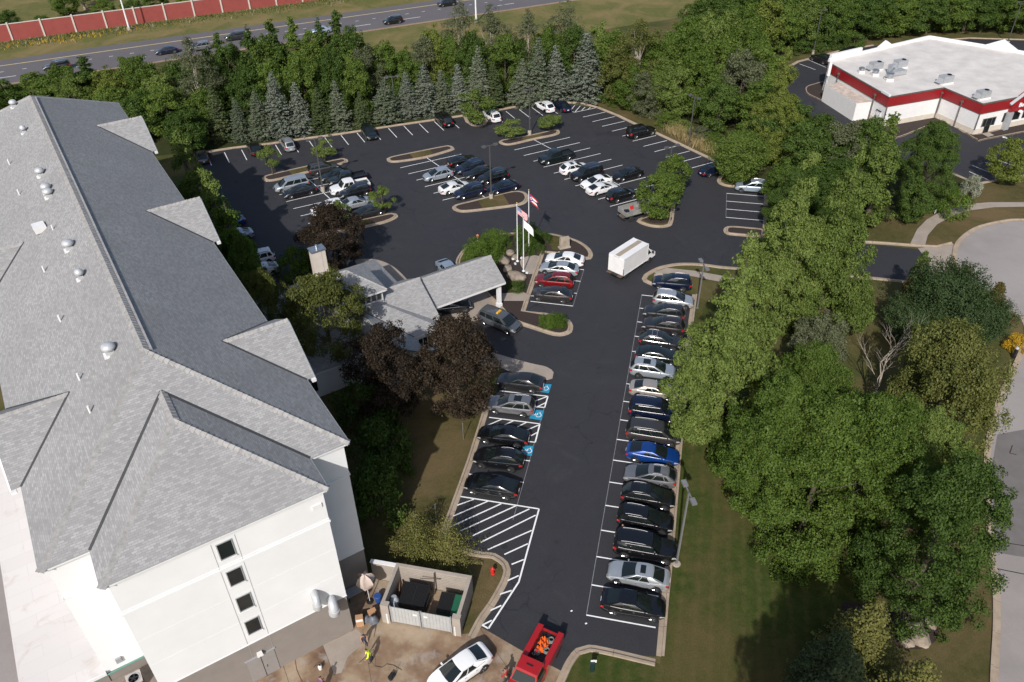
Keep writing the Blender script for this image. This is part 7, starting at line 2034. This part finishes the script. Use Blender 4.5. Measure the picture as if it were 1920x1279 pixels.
for p, h, nm, mt, tl, sd, ag, lb in ((FP[0], FH[0], 'flag', 'usflag', 0, .3, -.25, 'stars and stripes flag hanging from the left flagpole'), (FP[1], FH[1], 'flag', 'whflag', 0, 1.6, -.3, 'plain white flag with a faint mark on the front flagpole'),
                                 (FP[2], FH[2], 'flag', 'swflag', .35, 2.4, -.25, 'red white and blue swallow tailed flag on the rear flagpole')):
    o = link(nm, flag_mesh(nm, 1.65, 1.0, M[mt], tl, .62, sd), None, (p[0] + .07, p[1], .13 + h - .35), (0, 0, ag))
    tag(o, lb, 'flag', 'flags by the entrance')

# ================================================================== bin enclosure
enc = empty('bin_enclosure', (-9.95, 35.35, 0), math.radians(-12.7), 'roofless block walled bin enclosure with grey double gate', 'enclosure')
EW, ED, EH = 5.85, 3.35, 2.15
bw_ = M['blockwall']
MB().box((.12, ED / 2, EH / 2), (.26, ED, EH)).obj('side_wall', bw_, enc)
MB().box((EW, ED / 2, EH / 2), (.26, ED, EH)).obj('side_wall', bw_, enc)
bwall = MB().box((EW / 2 + .06, ED + .13, EH / 2 - .004), (EW + .14, .26, EH)).obj('back_wall', bw_, enc)
for k in range(10):
    MB().box((EW / 2 + .06, ED - .012, .12 + k * .2), (EW - .3, .010, .010)).obj('block_course', plain('mortar_joint', (.22, .185, .15), .9), bwall)
for x in (.30, EW - .10):
    MB().box((x, -.02, EH / 2 + .004), (.62, .42, EH)).obj('gate_pier', bw_, enc)
for a in (.68, 3.05):
    g_ = MB().box((a + 1.14, -.08, 1.06), (2.26, .05, 1.78)).obj('gate_leaf', plain('grey_gate_panel', (.42, .42, .41), .6, .1, var=.06), enc)
    for k in range(9): MB().box((a + .12 + k * .255, -.115, 1.06), (.025, .02, 1.76)).obj('rib', M['metal_grey'], g_)
    MB().box((a + (1.9 if a < 1 else .35), -.125, 1.5), (.30, .02, .18)).obj('notice_plate', M['white_pole'], g_)
    for xx in (a + .02, a + 2.26): MB().box((xx, -.09, 1.08), (.07, .09, 1.95)).obj('gate_frame', M['metal_grey'], g_)
MB().tube([(2.98, -.2, .0), (2.98, -.2, 1.7)], .035, 8).obj('drop_bolt', M['metal_grey'], enc)
lw_ = MB().box((-1.05, ED + .1, 1.0), (2.0, .22, 2.0)).obj('wing_wall', bw_, enc)
MB().box((-1.05, ED + .1, 2.04), (2.06, .32, .09)).obj('coping', M['fascia'], lw_)
def in_enc(x, y, z):
    a = math.radians(-12.7); return (-9.95 + x * math.cos(a) - y * math.sin(a), 35.35 + x * math.sin(a) + y * math.cos(a), z)
def dumpster(x, y, rz, w, d, h, body, open_, label):
    r_ = empty('dumpster', in_enc(x, y, .015), math.radians(-12.7) + rz, label, 'dumpster', 'dumpsters in the enclosure')
    MB().add([(-w / 2, -d / 2, .12), (w / 2, -d / 2, .12), (w / 2, d / 2, .12), (-w / 2, d / 2, .12), (-w / 2, -d / 2 - .12, h * .8), (w / 2, -d / 2 - .12, h * .8), (w / 2, d / 2, h), (-w / 2, d / 2, h)],
             [(3, 2, 1, 0), (0, 1, 5, 4), (1, 2, 6, 5), (2, 3, 7, 6), (3, 0, 4, 7), (4, 5, 6, 7)]).obj('bin_body', body, r_)
    for s in (-1, 1):
        if open_ and s > 0: continue
        l_ = MB(); x0 = -w / 2 if s < 0 else .02; n = 9; lw = w / 2 - .03
        if open_: x0, lw = -w / 2, w * .62
        for k in range(n):
            a = x0 + lw * k / n
            l_.add([(a, -d / 2 - .14, h * .8 + .03), (a + lw / n * .72, -d / 2 - .14, h * .8 + .07), (a + lw / n * .72, d / 2, h + .08), (a, d / 2, h + .04), (a + lw / n, -d / 2 - .14, h * .8 + .03), (a + lw / n, d / 2, h + .04)],
                   [(0, 1, 2, 3), (1, 4, 5, 2)])
        l_.obj('lid', M['black'], r_)
    for sx in (-1, 1): MB().box((sx * (w / 2 + .05), 0, h * .55), (.1, d * .7, .14)).obj('fork_pocket', body, r_)
    for sx in (-1, 1): MB().tube([(sx * w * .4, -d * .35, .06), (sx * w * .4 + .04, -d * .35, .06)], .06, 8).obj('caster', M['black'], r_)
dumpster(1.95, 1.75, 0, 2.0, 1.65, 1.45, plain('black_steel', (.025, .026, .027), .5, .2, var=.2), False, 'black dumpster with ribbed lids behind the left gate leaf')
dumpster(4.75, 1.65, 0, 1.75, 1.5, 1.2, plain('green_steel', (.012, .10, .05), .5, .1, var=.15), True, 'green dumpster with one black lid behind the right gate leaf')
pl_ = empty('wood_plank', in_enc(3.1, 2.9, .0), 0, 'wooden plank leaning on the back wall of the bin enclosure', 'plank')
MB().tube([(0, 0, 0), (.1, .25, 2.3)], .05, 4).obj('board', M['bark'], pl_); MB().tube([(-1.0, .2, 1.75), (.55, .2, 1.6)], .04, 4).obj('crossbar', M['bark'], pl_)
mt_ = empty('pale_roll', in_enc(.58, 1.0, .0), 0, 'pale rounded panel leaning against the left enclosure wall', 'panel')
MB().tube([(0, 0, .2), (.0, .05, 1.2), (.0, .1, 1.5)], [.36, .36, .2], 12).obj('roll', plain('pale_plastic', (.36, .38, .40), .5), mt_, smooth=60)
wr_ = empty('wooden_disc', in_enc(.5, 2.5, .0), 0, 'round brown wooden disc leaning in the enclosure corner', 'wooden disc')
MB().lathe([(.55, -.03), (.55, .03)], 18, (0, 0, .56), 'x').obj('disc', plain('brown_wood', (.16, .09, .05), .8), wr_); MB().lathe([(.12, -.05), (.12, .05)], 10, (0, 0, .56), 'x').obj('hub', M['bark'], wr_)
def bollard(p, lb, h=1.1):
    r_ = empty('bollard', (p[0], p[1], .015), 0, lb, 'bollard', 'white bollards at the bin enclosure')
    MB().tube([(0, 0, 0), (0, 0, h), (0, 0, h + .05)], [.075, .075, .03], 12).obj('post', M['white_pole'], r_, smooth=40); MB().lathe([(.11, 0), (.11, .03)], 12).obj('footing', M['concrete'], r_)
bollard((-9.6,35.07), 'white bollard left of the enclosure gate'); bollard((-4.53,33.95), 'white bollard right of the enclosure gate')
# folded umbrella in the corner of the yard
um = empty('patio_umbrella', tuple((-11.21,36.94)) + (0,), 0, 'cream patio umbrella on a white pole in the shaded yard corner', 'umbrella')
MB().tube([(0, 0, 0), (-.05, .05, 3.0)], .03, 8).obj('pole', M['white_pole'], um, smooth=50)
mb = MB(); V_ = []
for j, (rr, z) in enumerate(((.05, 3.25), (.45, 3.0), (.62, 2.55), (.58, 2.2), (.45, 1.95))):
    for k in range(12):
        w = k * PI / 6; q = rr * (1.0 + (.22 if k % 2 else -.14) * (j > 0)); V_.append((q * math.cos(w) - .05, q * math.sin(w) + .05, z + (.06 if k % 2 else -.05)))
mb.add(V_, [(j * 12 + k, j * 12 + (k + 1) % 12, (j + 1) * 12 + (k + 1) % 12, (j + 1) * 12 + k) for j in range(4) for k in range(12)])
mb.obj('canopy', plain('cream_canvas', (.52, .42, .36), .9, var=.06), um, smooth=70)
MB().lathe([(.28, 0), (.28, .08), (.06, .14)], 14).obj('weighted_base', M['black'], um)
tb = empty('patio_table', tuple((-12.34,37.44)) + (0,), math.radians(32), 'dark table with pale top in the shaded yard corner', 'table')
MB().box((0, 0, .75), (1.5, .8, .05)).obj('table_top', M['metal_grey'], tb)
for x in (-.65, .65):
    for y in (-.32, .32): MB().box((x, y, .36), (.06, .06, .72)).obj('leg', M['black'], tb)
ba = empty('cardboard_box', tuple((-11.66,34.97)) + (.015,), math.radians(10), 'tall brown cardboard box beside the hotel corner', 'box')
MB().box((0, 0, .48), (.55, .4, .96)).obj('carton', plain('cardboard', (.42, .24, .13), .85, var=.08), ba); MB().box((0, -.205, .75), (.5, .01, .25)).obj('label', M['white_pole'], ba)
for p, lb, s in (((-11.27,35.32), 'grey rubbish bag beside the cardboard box', .34), ((-10.7,35.18), 'dark rubbish bag by the left enclosure pier', .42)):
    r_ = empty('rubbish_bag', (p[0], p[1], .015), 0, lb, 'bag', 'rubbish bags by the enclosure')
    MB().lathe([(s * .7, 0), (s, s * .35), (s * .95, s * .9), (s * .5, s * 1.5), (s * .12, s * 1.75)], 11).obj('sack', plain('grey_sack', (.12, .13, .15), .5, var=.3, scale=3), r_, smooth=40)
    MB().lathe([(s * .2, s * 1.72), (s * .26, s * 2.0)], 7).obj('knot', M['black'], r_)
bb = empty('brown_carton', tuple((-10.87,35.59)) + (.5,), .5, 'small open brown carton on the dark bag', 'box')
MB().box((0, 0, .15), (.5, .35, .3)).obj('carton', plain('cardboard', (.42, .24, .13)), bb); MB().box((.28, 0, .3), (.14, .35, .02)).obj('flap', plain('cardboard', (.42, .24, .13)), bb)
bl = empty('blue_bin', tuple((-10.55,36.93)) + (0,), 0, 'blue bin beside the left enclosure wall', 'bin')
MB().lathe([(.22, 0), (.28, .7), (.31, .72)], 14).obj('tub', plain('blue_plastic', (.02, .07, .25), .5), bl, smooth=40); MB().lathe([(.30, .72), (.25, .80)], 14).obj('lid', plain('blue_plastic', (.02, .07, .25)), bl)
hc = empty('hand_cart', tuple((-8.73,30.64)) + (.015,), math.radians(60), 'small black hand cart standing on the stained concrete', 'cart')
MB().tube([(-.2, 0, .1), (-.2, .0, .9), (.2, 0, .9), (.2, 0, .1)], .02, 6).obj('frame', M['black'], hc); MB().box((0, .15, .14), (.45, .35, .2)).obj('motor', M['black'], hc)
for s in (-1, 1): MB().lathe([(.12, -.03), (.12, .03)], 12, (s * .26, .1, .12), 'x').obj('wheel', M['rubber'], hc)
pw = empty('pump_canister', tuple((-14.02,31.46)) + (.015,), 0, 'small canister with hose on the wet concrete', 'canister')
MB().lathe([(.14, 0), (.15, .3), (.05, .42)], 12).obj('tank', M['white_pole'], pw, smooth=40); MB().lathe([(.06, .42), (.06, .5)], 10).obj('cap', M['black'], pw)
MB().tube([(.0, 0, .45), (-.3, .1, .3), (-.5, .1, .03)], .015, 6).obj('hose', M['black'], pw)

# ================================================================== hydrants, signs, boulders and other small things
def hydrant(p, lb):
    r_ = empty('fire_hydrant', (p[0], p[1], .02), 0.4, lb, 'fire hydrant', 'fire hydrants')
    MB().lathe([(.17, 0), (.17, .05), (.12, .07), (.12, .55), (.16, .58), (.16, .63), (.12, .70), (.05, .80)], 14).obj('barrel', M['red'], r_, smooth=40)
    for a, rr in ((0, .06), (PI / 2, .08), (PI, .06)):
        MB().tube([(0, 0, .42), (math.cos(a) * .2, math.sin(a) * .2, .42)], rr, 10).obj('outlet_cap', M['red'], r_)
    MB().box((0, 0, .83), (.05, .05, .06)).obj('operating_nut', M['red'], r_)
hydrant((-1.83,39.29), 'red fire hydrant on the dry grass beside the striped area'); hydrant((55.63,71.73), 'red fire hydrant by the turning circle kerb')
def sign_post(p, h, lb, plate, mt, deg=0, pm='pole_light'):
    r_ = empty('sign_post', (p[0], p[1], .0), math.radians(deg), lb, 'sign', 'small signs')
    MB().tube([(0, 0, 0), (0, 0, h)], .03, 8).obj('post', M[pm], r_); MB().box((0, -.04, h - plate[1] / 2), (plate[0], .02, plate[1])).obj('plate', mt, r_)
    MB().tube([(0, 0, h), (0, 0, h + .03)], [.035, .01], 8).obj('post_cap', M[pm], r_)
sign_post((-4.72,54.46), 2.1, 'bare grey sign post on the lawn by the accessible bays', (.05, .9), M['pole_light'], 77)
sign_post((-6.65,44.89), 1.9, 'sign seen edge on behind the golden conifers', (.3, .45), M['metal_grey'], 77)
sign_post((-4.22,90.66), 1.35, 'orange topped white marker post on the planted island kerb', (.32, .5), plain('faded_orange', (.62, .18, .10), .6), 0, 'white_pole')
sign_post((5.34,31.11), 1.15, 'dark green utility pedestal with white plates on the lawn by the red truck', (.42, .3), M['white_pole'], 0)
tp = empty('utility_pedestal', tuple((5.25,30.95)) + (.0,), 0, 'dark green pedestal box beside the lower lawn kerb', 'utility box')
MB().box((0, 0, .45), (.28, .28, .9), 0, .95).obj('cabinet', plain('dark_green_box', (.008, .03, .028), .5), tp); MB().box((0, 0, .93), (.34, .34, .06)).obj('cap', plain('dark_green_box', (.008, .03, .028)), tp)
ub = empty('utility_cover', tuple((17.89,81.77)) + (.05,), .3, 'grey transformer lid in the grass beside the dark blue suv', 'utility box')
MB().box((0, 0, .2), (1.0, .7, .4), 0, .92).obj('housing', M['concrete'], ub); MB().box((0, 0, .42), (.9, .6, .05)).obj('lid', M['concrete'], ub)
gr = empty('stone_marker', tuple((6.91,89.07)) + (.13,), math.radians(20), 'upright weathered stone slab beside the white sedan', 'stone')
MB().box((0, 0, .75), (1.3, .45, 1.5), 0, .94).obj('slab', plain('pale_weathered_stone', (.34, .28, .22), .95, var=.3, scale=1.5), gr); MB().box((0, 0, .08), (1.5, .7, .2)).obj('plinth', M['concrete'], gr)
def boulder(p, s, lb, seed, mat='stone', sq=(1, .8, .6)):
    rng = np.random.default_rng(seed); bm_ = bmesh.new(); bmesh.ops.create_icosphere(bm_, subdivisions=3, radius=1)
    dv = unit(rng.normal(size=(14, 3))); off = rng.uniform(.62, .95, 14)
    for v_ in bm_.verts:
        q = np.array(v_.co); q = q / np.linalg.norm(q); r_ = 1.0
        for d_, o_ in zip(dv, off):
            k = q @ d_
            if k > 1e-3: r_ = min(r_, o_ / k)
        r_ += .03 * math.sin(q[0] * 9 + q[1] * 7 + q[2] * 11 + seed)
        v_.co = Vector(q * r_ * s * np.array(sq))
    me = bpy.data.meshes.new('boulder'); bm_.to_mesh(me); bm_.free(); me.materials.append(M[mat]); sharp(me, 25)
    o = link('boulder', me, None, (p[0], p[1], .10 + s * sq[2] * .45), (0, 0, seed)); return tag(o, lb, 'boulder', 'boulders')
for i, (p, s, lb) in enumerate((((-0.77,85.81), .95, 'brown boulder above the canopy corner in the planted island'), ((-0.02,87.71), .7, 'small boulder furthest back in the planted island'), ((-0.38,83.93), .8, 'shaded boulder beside the canopy roof'),
        ((0,82.58), .75, 'boulder between the canopy and the front flagpole'), ((0.77,81.96), 1.15, 'large pale boulder nearest the front flagpole'), ((0.51,86.66), .6, 'boulder beside the left flagpole base'), ((0.48,79.52), .5, 'low boulder beside the dark round bush'),
        ((-26.09,130.78), .9, 'brown boulder among the spruces behind the back kerb'), ((1.92,89.23), .5, 'small boulder behind the flagpole bases'),
        ((29.17,32.83), .95, 'large pale boulder in the bed by the street lawn'), ((28.14,32.59), .6, 'grey boulder left of the large pale one by the street'), ((29.25,33.78), .7, 'shaded boulder in the bed by the street lawn'), ((30.41,34.11), .6, 'boulder at the edge of the bed by the street lawn'))):
    boulder(p, s, lb, i + 2)
MB().sheet(ccw(catmull([(24.72,36.14),(27.75,35.61),(29.82,35.57),(30.99,34.55),(30.77,33.32),(29.68,32.4),(27.98,32.17),(26.36,32.97),(24.35,33.88)], True, .6)), .022).obj('mulch_bed', M['mulch'])['kind'] = 'structure'
for i, p in enumerate([(0.31,86.28),(1.38,86.5),(0.56,85.14),(1.97,83)]):
    r_ = empty('ground_spotlight', (p[0], p[1], .13), i, ('small white floodlight at the foot of the left flagpole', 'small white floodlight beside the left flagpole', 'small white floodlight by the boulders', 'small white floodlight beside the front flagpole')[i], 'floodlight', 'floodlights at the flagpoles')
    MB().box((0, 0, .14), (.3, .2, .18)).obj('housing', M['white_pole'], r_); MB().tube([(0, 0, 0), (0, 0, .1)], .03, 6).obj('stake', M['black'], r_)
mbx = empty('mail_box', tuple((52.39,65.23)) + (.0,), .5, 'dark post with grey cap by the yellow flowering bush', 'post')
MB().box((0, 0, .6), (.25, .25, 1.2)).obj('post', M['black'], mbx); MB().lathe([(.2, 1.2), (.22, 1.3), (.1, 1.45)], 10).obj('cap', M['metal_grey'], mbx)
ws = empty('garden_sign', tuple((57.66,96.41)) + (.0,), .8, 'small white sign beside the curved walk', 'sign')
MB().box((0, 0, .5), (.7, .06, .5)).obj('plate', M['white_pole'], ws); MB().tube([(0, 0, 0), (0, 0, .5)], .03, 6).obj('stake', M['black'], ws)
rm = empty('red_menu_board', tuple((97.72,161.42)) + (.0,), math.radians(30), 'red drive through board behind the restaurant', 'sign')
MB().box((0, 0, 1.3), (2.4, .3, 1.4)).obj('board', M['red'], rm)
for x in (-.9, .9): MB().box((x, 0, .35), (.15, .2, .7)).obj('leg', M['black'], rm)
for x in (-.6, .6): MB().lathe([(.3, -.17), (.3, -.15)], 12, (x, 0, 1.4), 'y').obj('badge', M['white_pole'], rm)

# ================================================================== people
def skin_mesh(name, verts, edges, radii, mat, parent, sub=1):
    me = bpy.data.meshes.new(name); me.from_pydata(verts, edges, []); me.materials.append(mat)
    o = link(name, me, parent)
    m_ = o.modifiers.new('skin', 'SKIN'); m_.use_smooth_shade = True
    if not me.skin_vertices: me.skin_vertices.new()
    for sv, r_ in zip(me.skin_vertices[0].data, radii): sv.radius = (r_, r_) if not hasattr(r_, '__len__') else r_
    me.skin_vertices[0].data[0].use_root = True
    s_ = o.modifiers.new('sub', 'SUBSURF'); s_.levels = sub; s_.render_levels = sub
    return o
def person(pos, deg, label, top, legs, lean=0.0, arms=((.25, -.35), (.25, -.35)), hair=(.03, .02, .015), stride=.12, long_sleeves=True, vest=None):
    """standing figure facing +x: one continuous body, clothes as children"""
    r_ = empty('person', (pos[0], pos[1], .02), math.radians(deg), label, 'person', 'people in the yard')
    sk = plain('skin_tone', (.36, .20, .13), .6, var=.05)
    cl, sl = math.cos(lean), math.sin(lean)
    def up(x, y, z):               # torso points lean about the hip
        dz = z - .92; return (x * cl + dz * sl - .06 * sl, y, .92 + dz * cl - x * sl)
    V = [up(0, 0, .95), up(0, 0, 1.15), up(0, 0, 1.38), up(0, 0, 1.47), up(.01, 0, 1.54), up(.02, 0, 1.64), up(.02, 0, 1.73)]
    Rr = [.135, .125, .13, .06, .055, .09, .075]; E = [(i, i + 1) for i in range(6)]
    for s, (fx, fz) in zip((1, -1), arms):
        n = len(V); sh = up(0, s * .17, 1.41); el = up(fx * .5, s * .24, 1.41 + fz * .55 - .12); wr = up(fx * 1.0 + .08, s * .2, 1.41 + fz - .18); hd2 = up(fx + .17, s * .18, 1.41 + fz - .22)
        V += [sh, el, wr, hd2]; Rr += [.062, .048, .034, .04]; E += [(2, n), (n, n + 1), (n + 1, n + 2), (n + 2, n + 3)]
        for k in range(4):         # fingers
            m2 = len(V); V.append(up(fx + .25 - .01 * abs(k - 1), s * (.155 + .022 * k), 1.41 + fz - .25)); Rr.append(.011); E.append((n + 3, m2))
        m2 = len(V); V.append(up(fx + .19, s * .13, 1.41 + fz - .23)); Rr.append(.012); E.append((n + 3, m2))
    for s in (1, -1):
        n = len(V); V += [(0, s * .095, .88), (.03 + s * stride * .5, s * .10, .49), (s * stride - .02, s * .10, .09), (s * stride + .14, s * .105, .05)]
        Rr += [.092, .065, .045, .042]; E += [(0, n), (n, n + 1), (n + 1, n + 2), (n + 2, n + 3)]
    skin_mesh('body', V, E, Rr, sk, r_)
    # trousers, jacket, hair, boots
    for s in (1, -1):
        skin_mesh('trouser_leg', [(0, s * .07, .96), (.0, s * .095, .86), (.03 + s * stride * .5, s * .10, .49), (s * stride - .02, s * .10, .11)], [(0, 1), (1, 2), (2, 3)], [.115, .112, .085, .072], legs, r_)
        skin_mesh('boot', [(s * stride - .03, s * .10, .14), (s * stride, s * .10, .06), (s * stride + .16, s * .105, .045)], [(0, 1), (1, 2)], [.062, .062, .05], M['black'], r_)
    T0 = [up(0, 0, .93), up(0, 0, 1.15), up(0, 0, 1.36), up(0, 0, 1.44)]; RT = [.158, .152, .158, .09]; ET = [(0, 1), (1, 2), (2, 3)]
    if long_sleeves:
        for s, (fx, fz) in zip((1, -1), arms):
            n = len(T0); T0 += [up(0, s * .175, 1.40), up(fx * .5, s * .245, 1.41 + fz * .55 - .12), up(fx * .95 + .05, s * .21, 1.41 + fz - .16)]; RT += [.08, .066, .052]; ET += [(2, n), (n, n + 1), (n + 1, n + 2)]
    skin_mesh('jacket', T0, ET, RT, top, r_)
    if vest: skin_mesh('safety_vest', [up(0, 0, .98), up(0, 0, 1.15), up(0, 0, 1.36)], [(0, 1), (1, 2)], [.166, .164, .168], vest, r_)
    skin_mesh('hair', [up(-.01, 0, 1.66), up(.0, 0, 1.74)], [(0, 1)], [.098, .086], plain('hair_%d' % int(hair[0] * 1000), hair, .7), r_)
    face = [(.105, .032, 1.665), (.105, -.032, 1.665)]
    for k, f_ in enumerate(face):
        q = up(*f_); MB().lathe([(.004, -.006), (.011, 0), (.004, .006)], 8, q, 'x').obj('eye', M['black'], r_)
    MB().box(up(.118, 0, 1.63), (.03, .022, .035)).obj('nose', sk, r_); MB().box(up(.10, 0, 1.585), (.02, .045, .008)).obj('mouth', plain('lips', (.28, .10, .08), .6), r_)
    return r_
hv = plain('hi_vis_yellow', (.62, .80, .03), .7, var=.08); jean = plain('dark_jeans', (.035, .05, .09), .85, var=.15); dark = plain('dark_cloth', (.03, .032, .036), .85, var=.15); navy = plain('navy_cloth', (.03, .04, .07), .85, var=.15)
person((-10.44,31.97), 205, 'worker in a hi vis yellow jacket washing down the concrete yard', hv, dark, .35, ((.35, -.30), (.30, -.35)))
person((-11.16,33.34), -60, 'person in dark shirt and jeans bending with arms spread by the hotel corner', navy, jean, .55, ((.30, -.10), (.30, -.10)), stride=.16, long_sleeves=False)
person((-0.74,30.14), 150, 'worker in hi vis vest standing beside the red truck', plain('red_sleeves', (.35, .03, .03), .8), dark, .25, ((.35, -.35), (.35, -.38)), vest=hv)
person((-13.53,29.78), 60, 'person with dark hair at the bottom edge of the yard', plain('purple_shirt', (.12, .06, .14), .8), dark, .1)
person((8.73,42.43), 100, 'person in a pale pink top standing between two black suvs', plain('pink_shirt', (.55, .36, .34), .8), dark, .2, ((.3, -.3), (.3, -.3)), hair=(.25, .18, .10))
ln = empty('pressure_lance', tuple((-10.44,31.97)) + (.02,), math.radians(205), 'pressure washer lance held by the hi vis worker', 'lance')
MB().tube([(.35, .1, .95), (.65, .05, .66), (.9, .0, .42)], .018, 6).obj('wand', M['black'], ln); MB().tube([(.35, .1, .95), (.05, .35, .45), (-.1, .5, .04), (-.5, .8, .03), (-.9, .7, .03), (-1.3, 1.0, .03), (-1.7, 1.6, .03)], .015, 6).obj('hose', M['black'], ln)
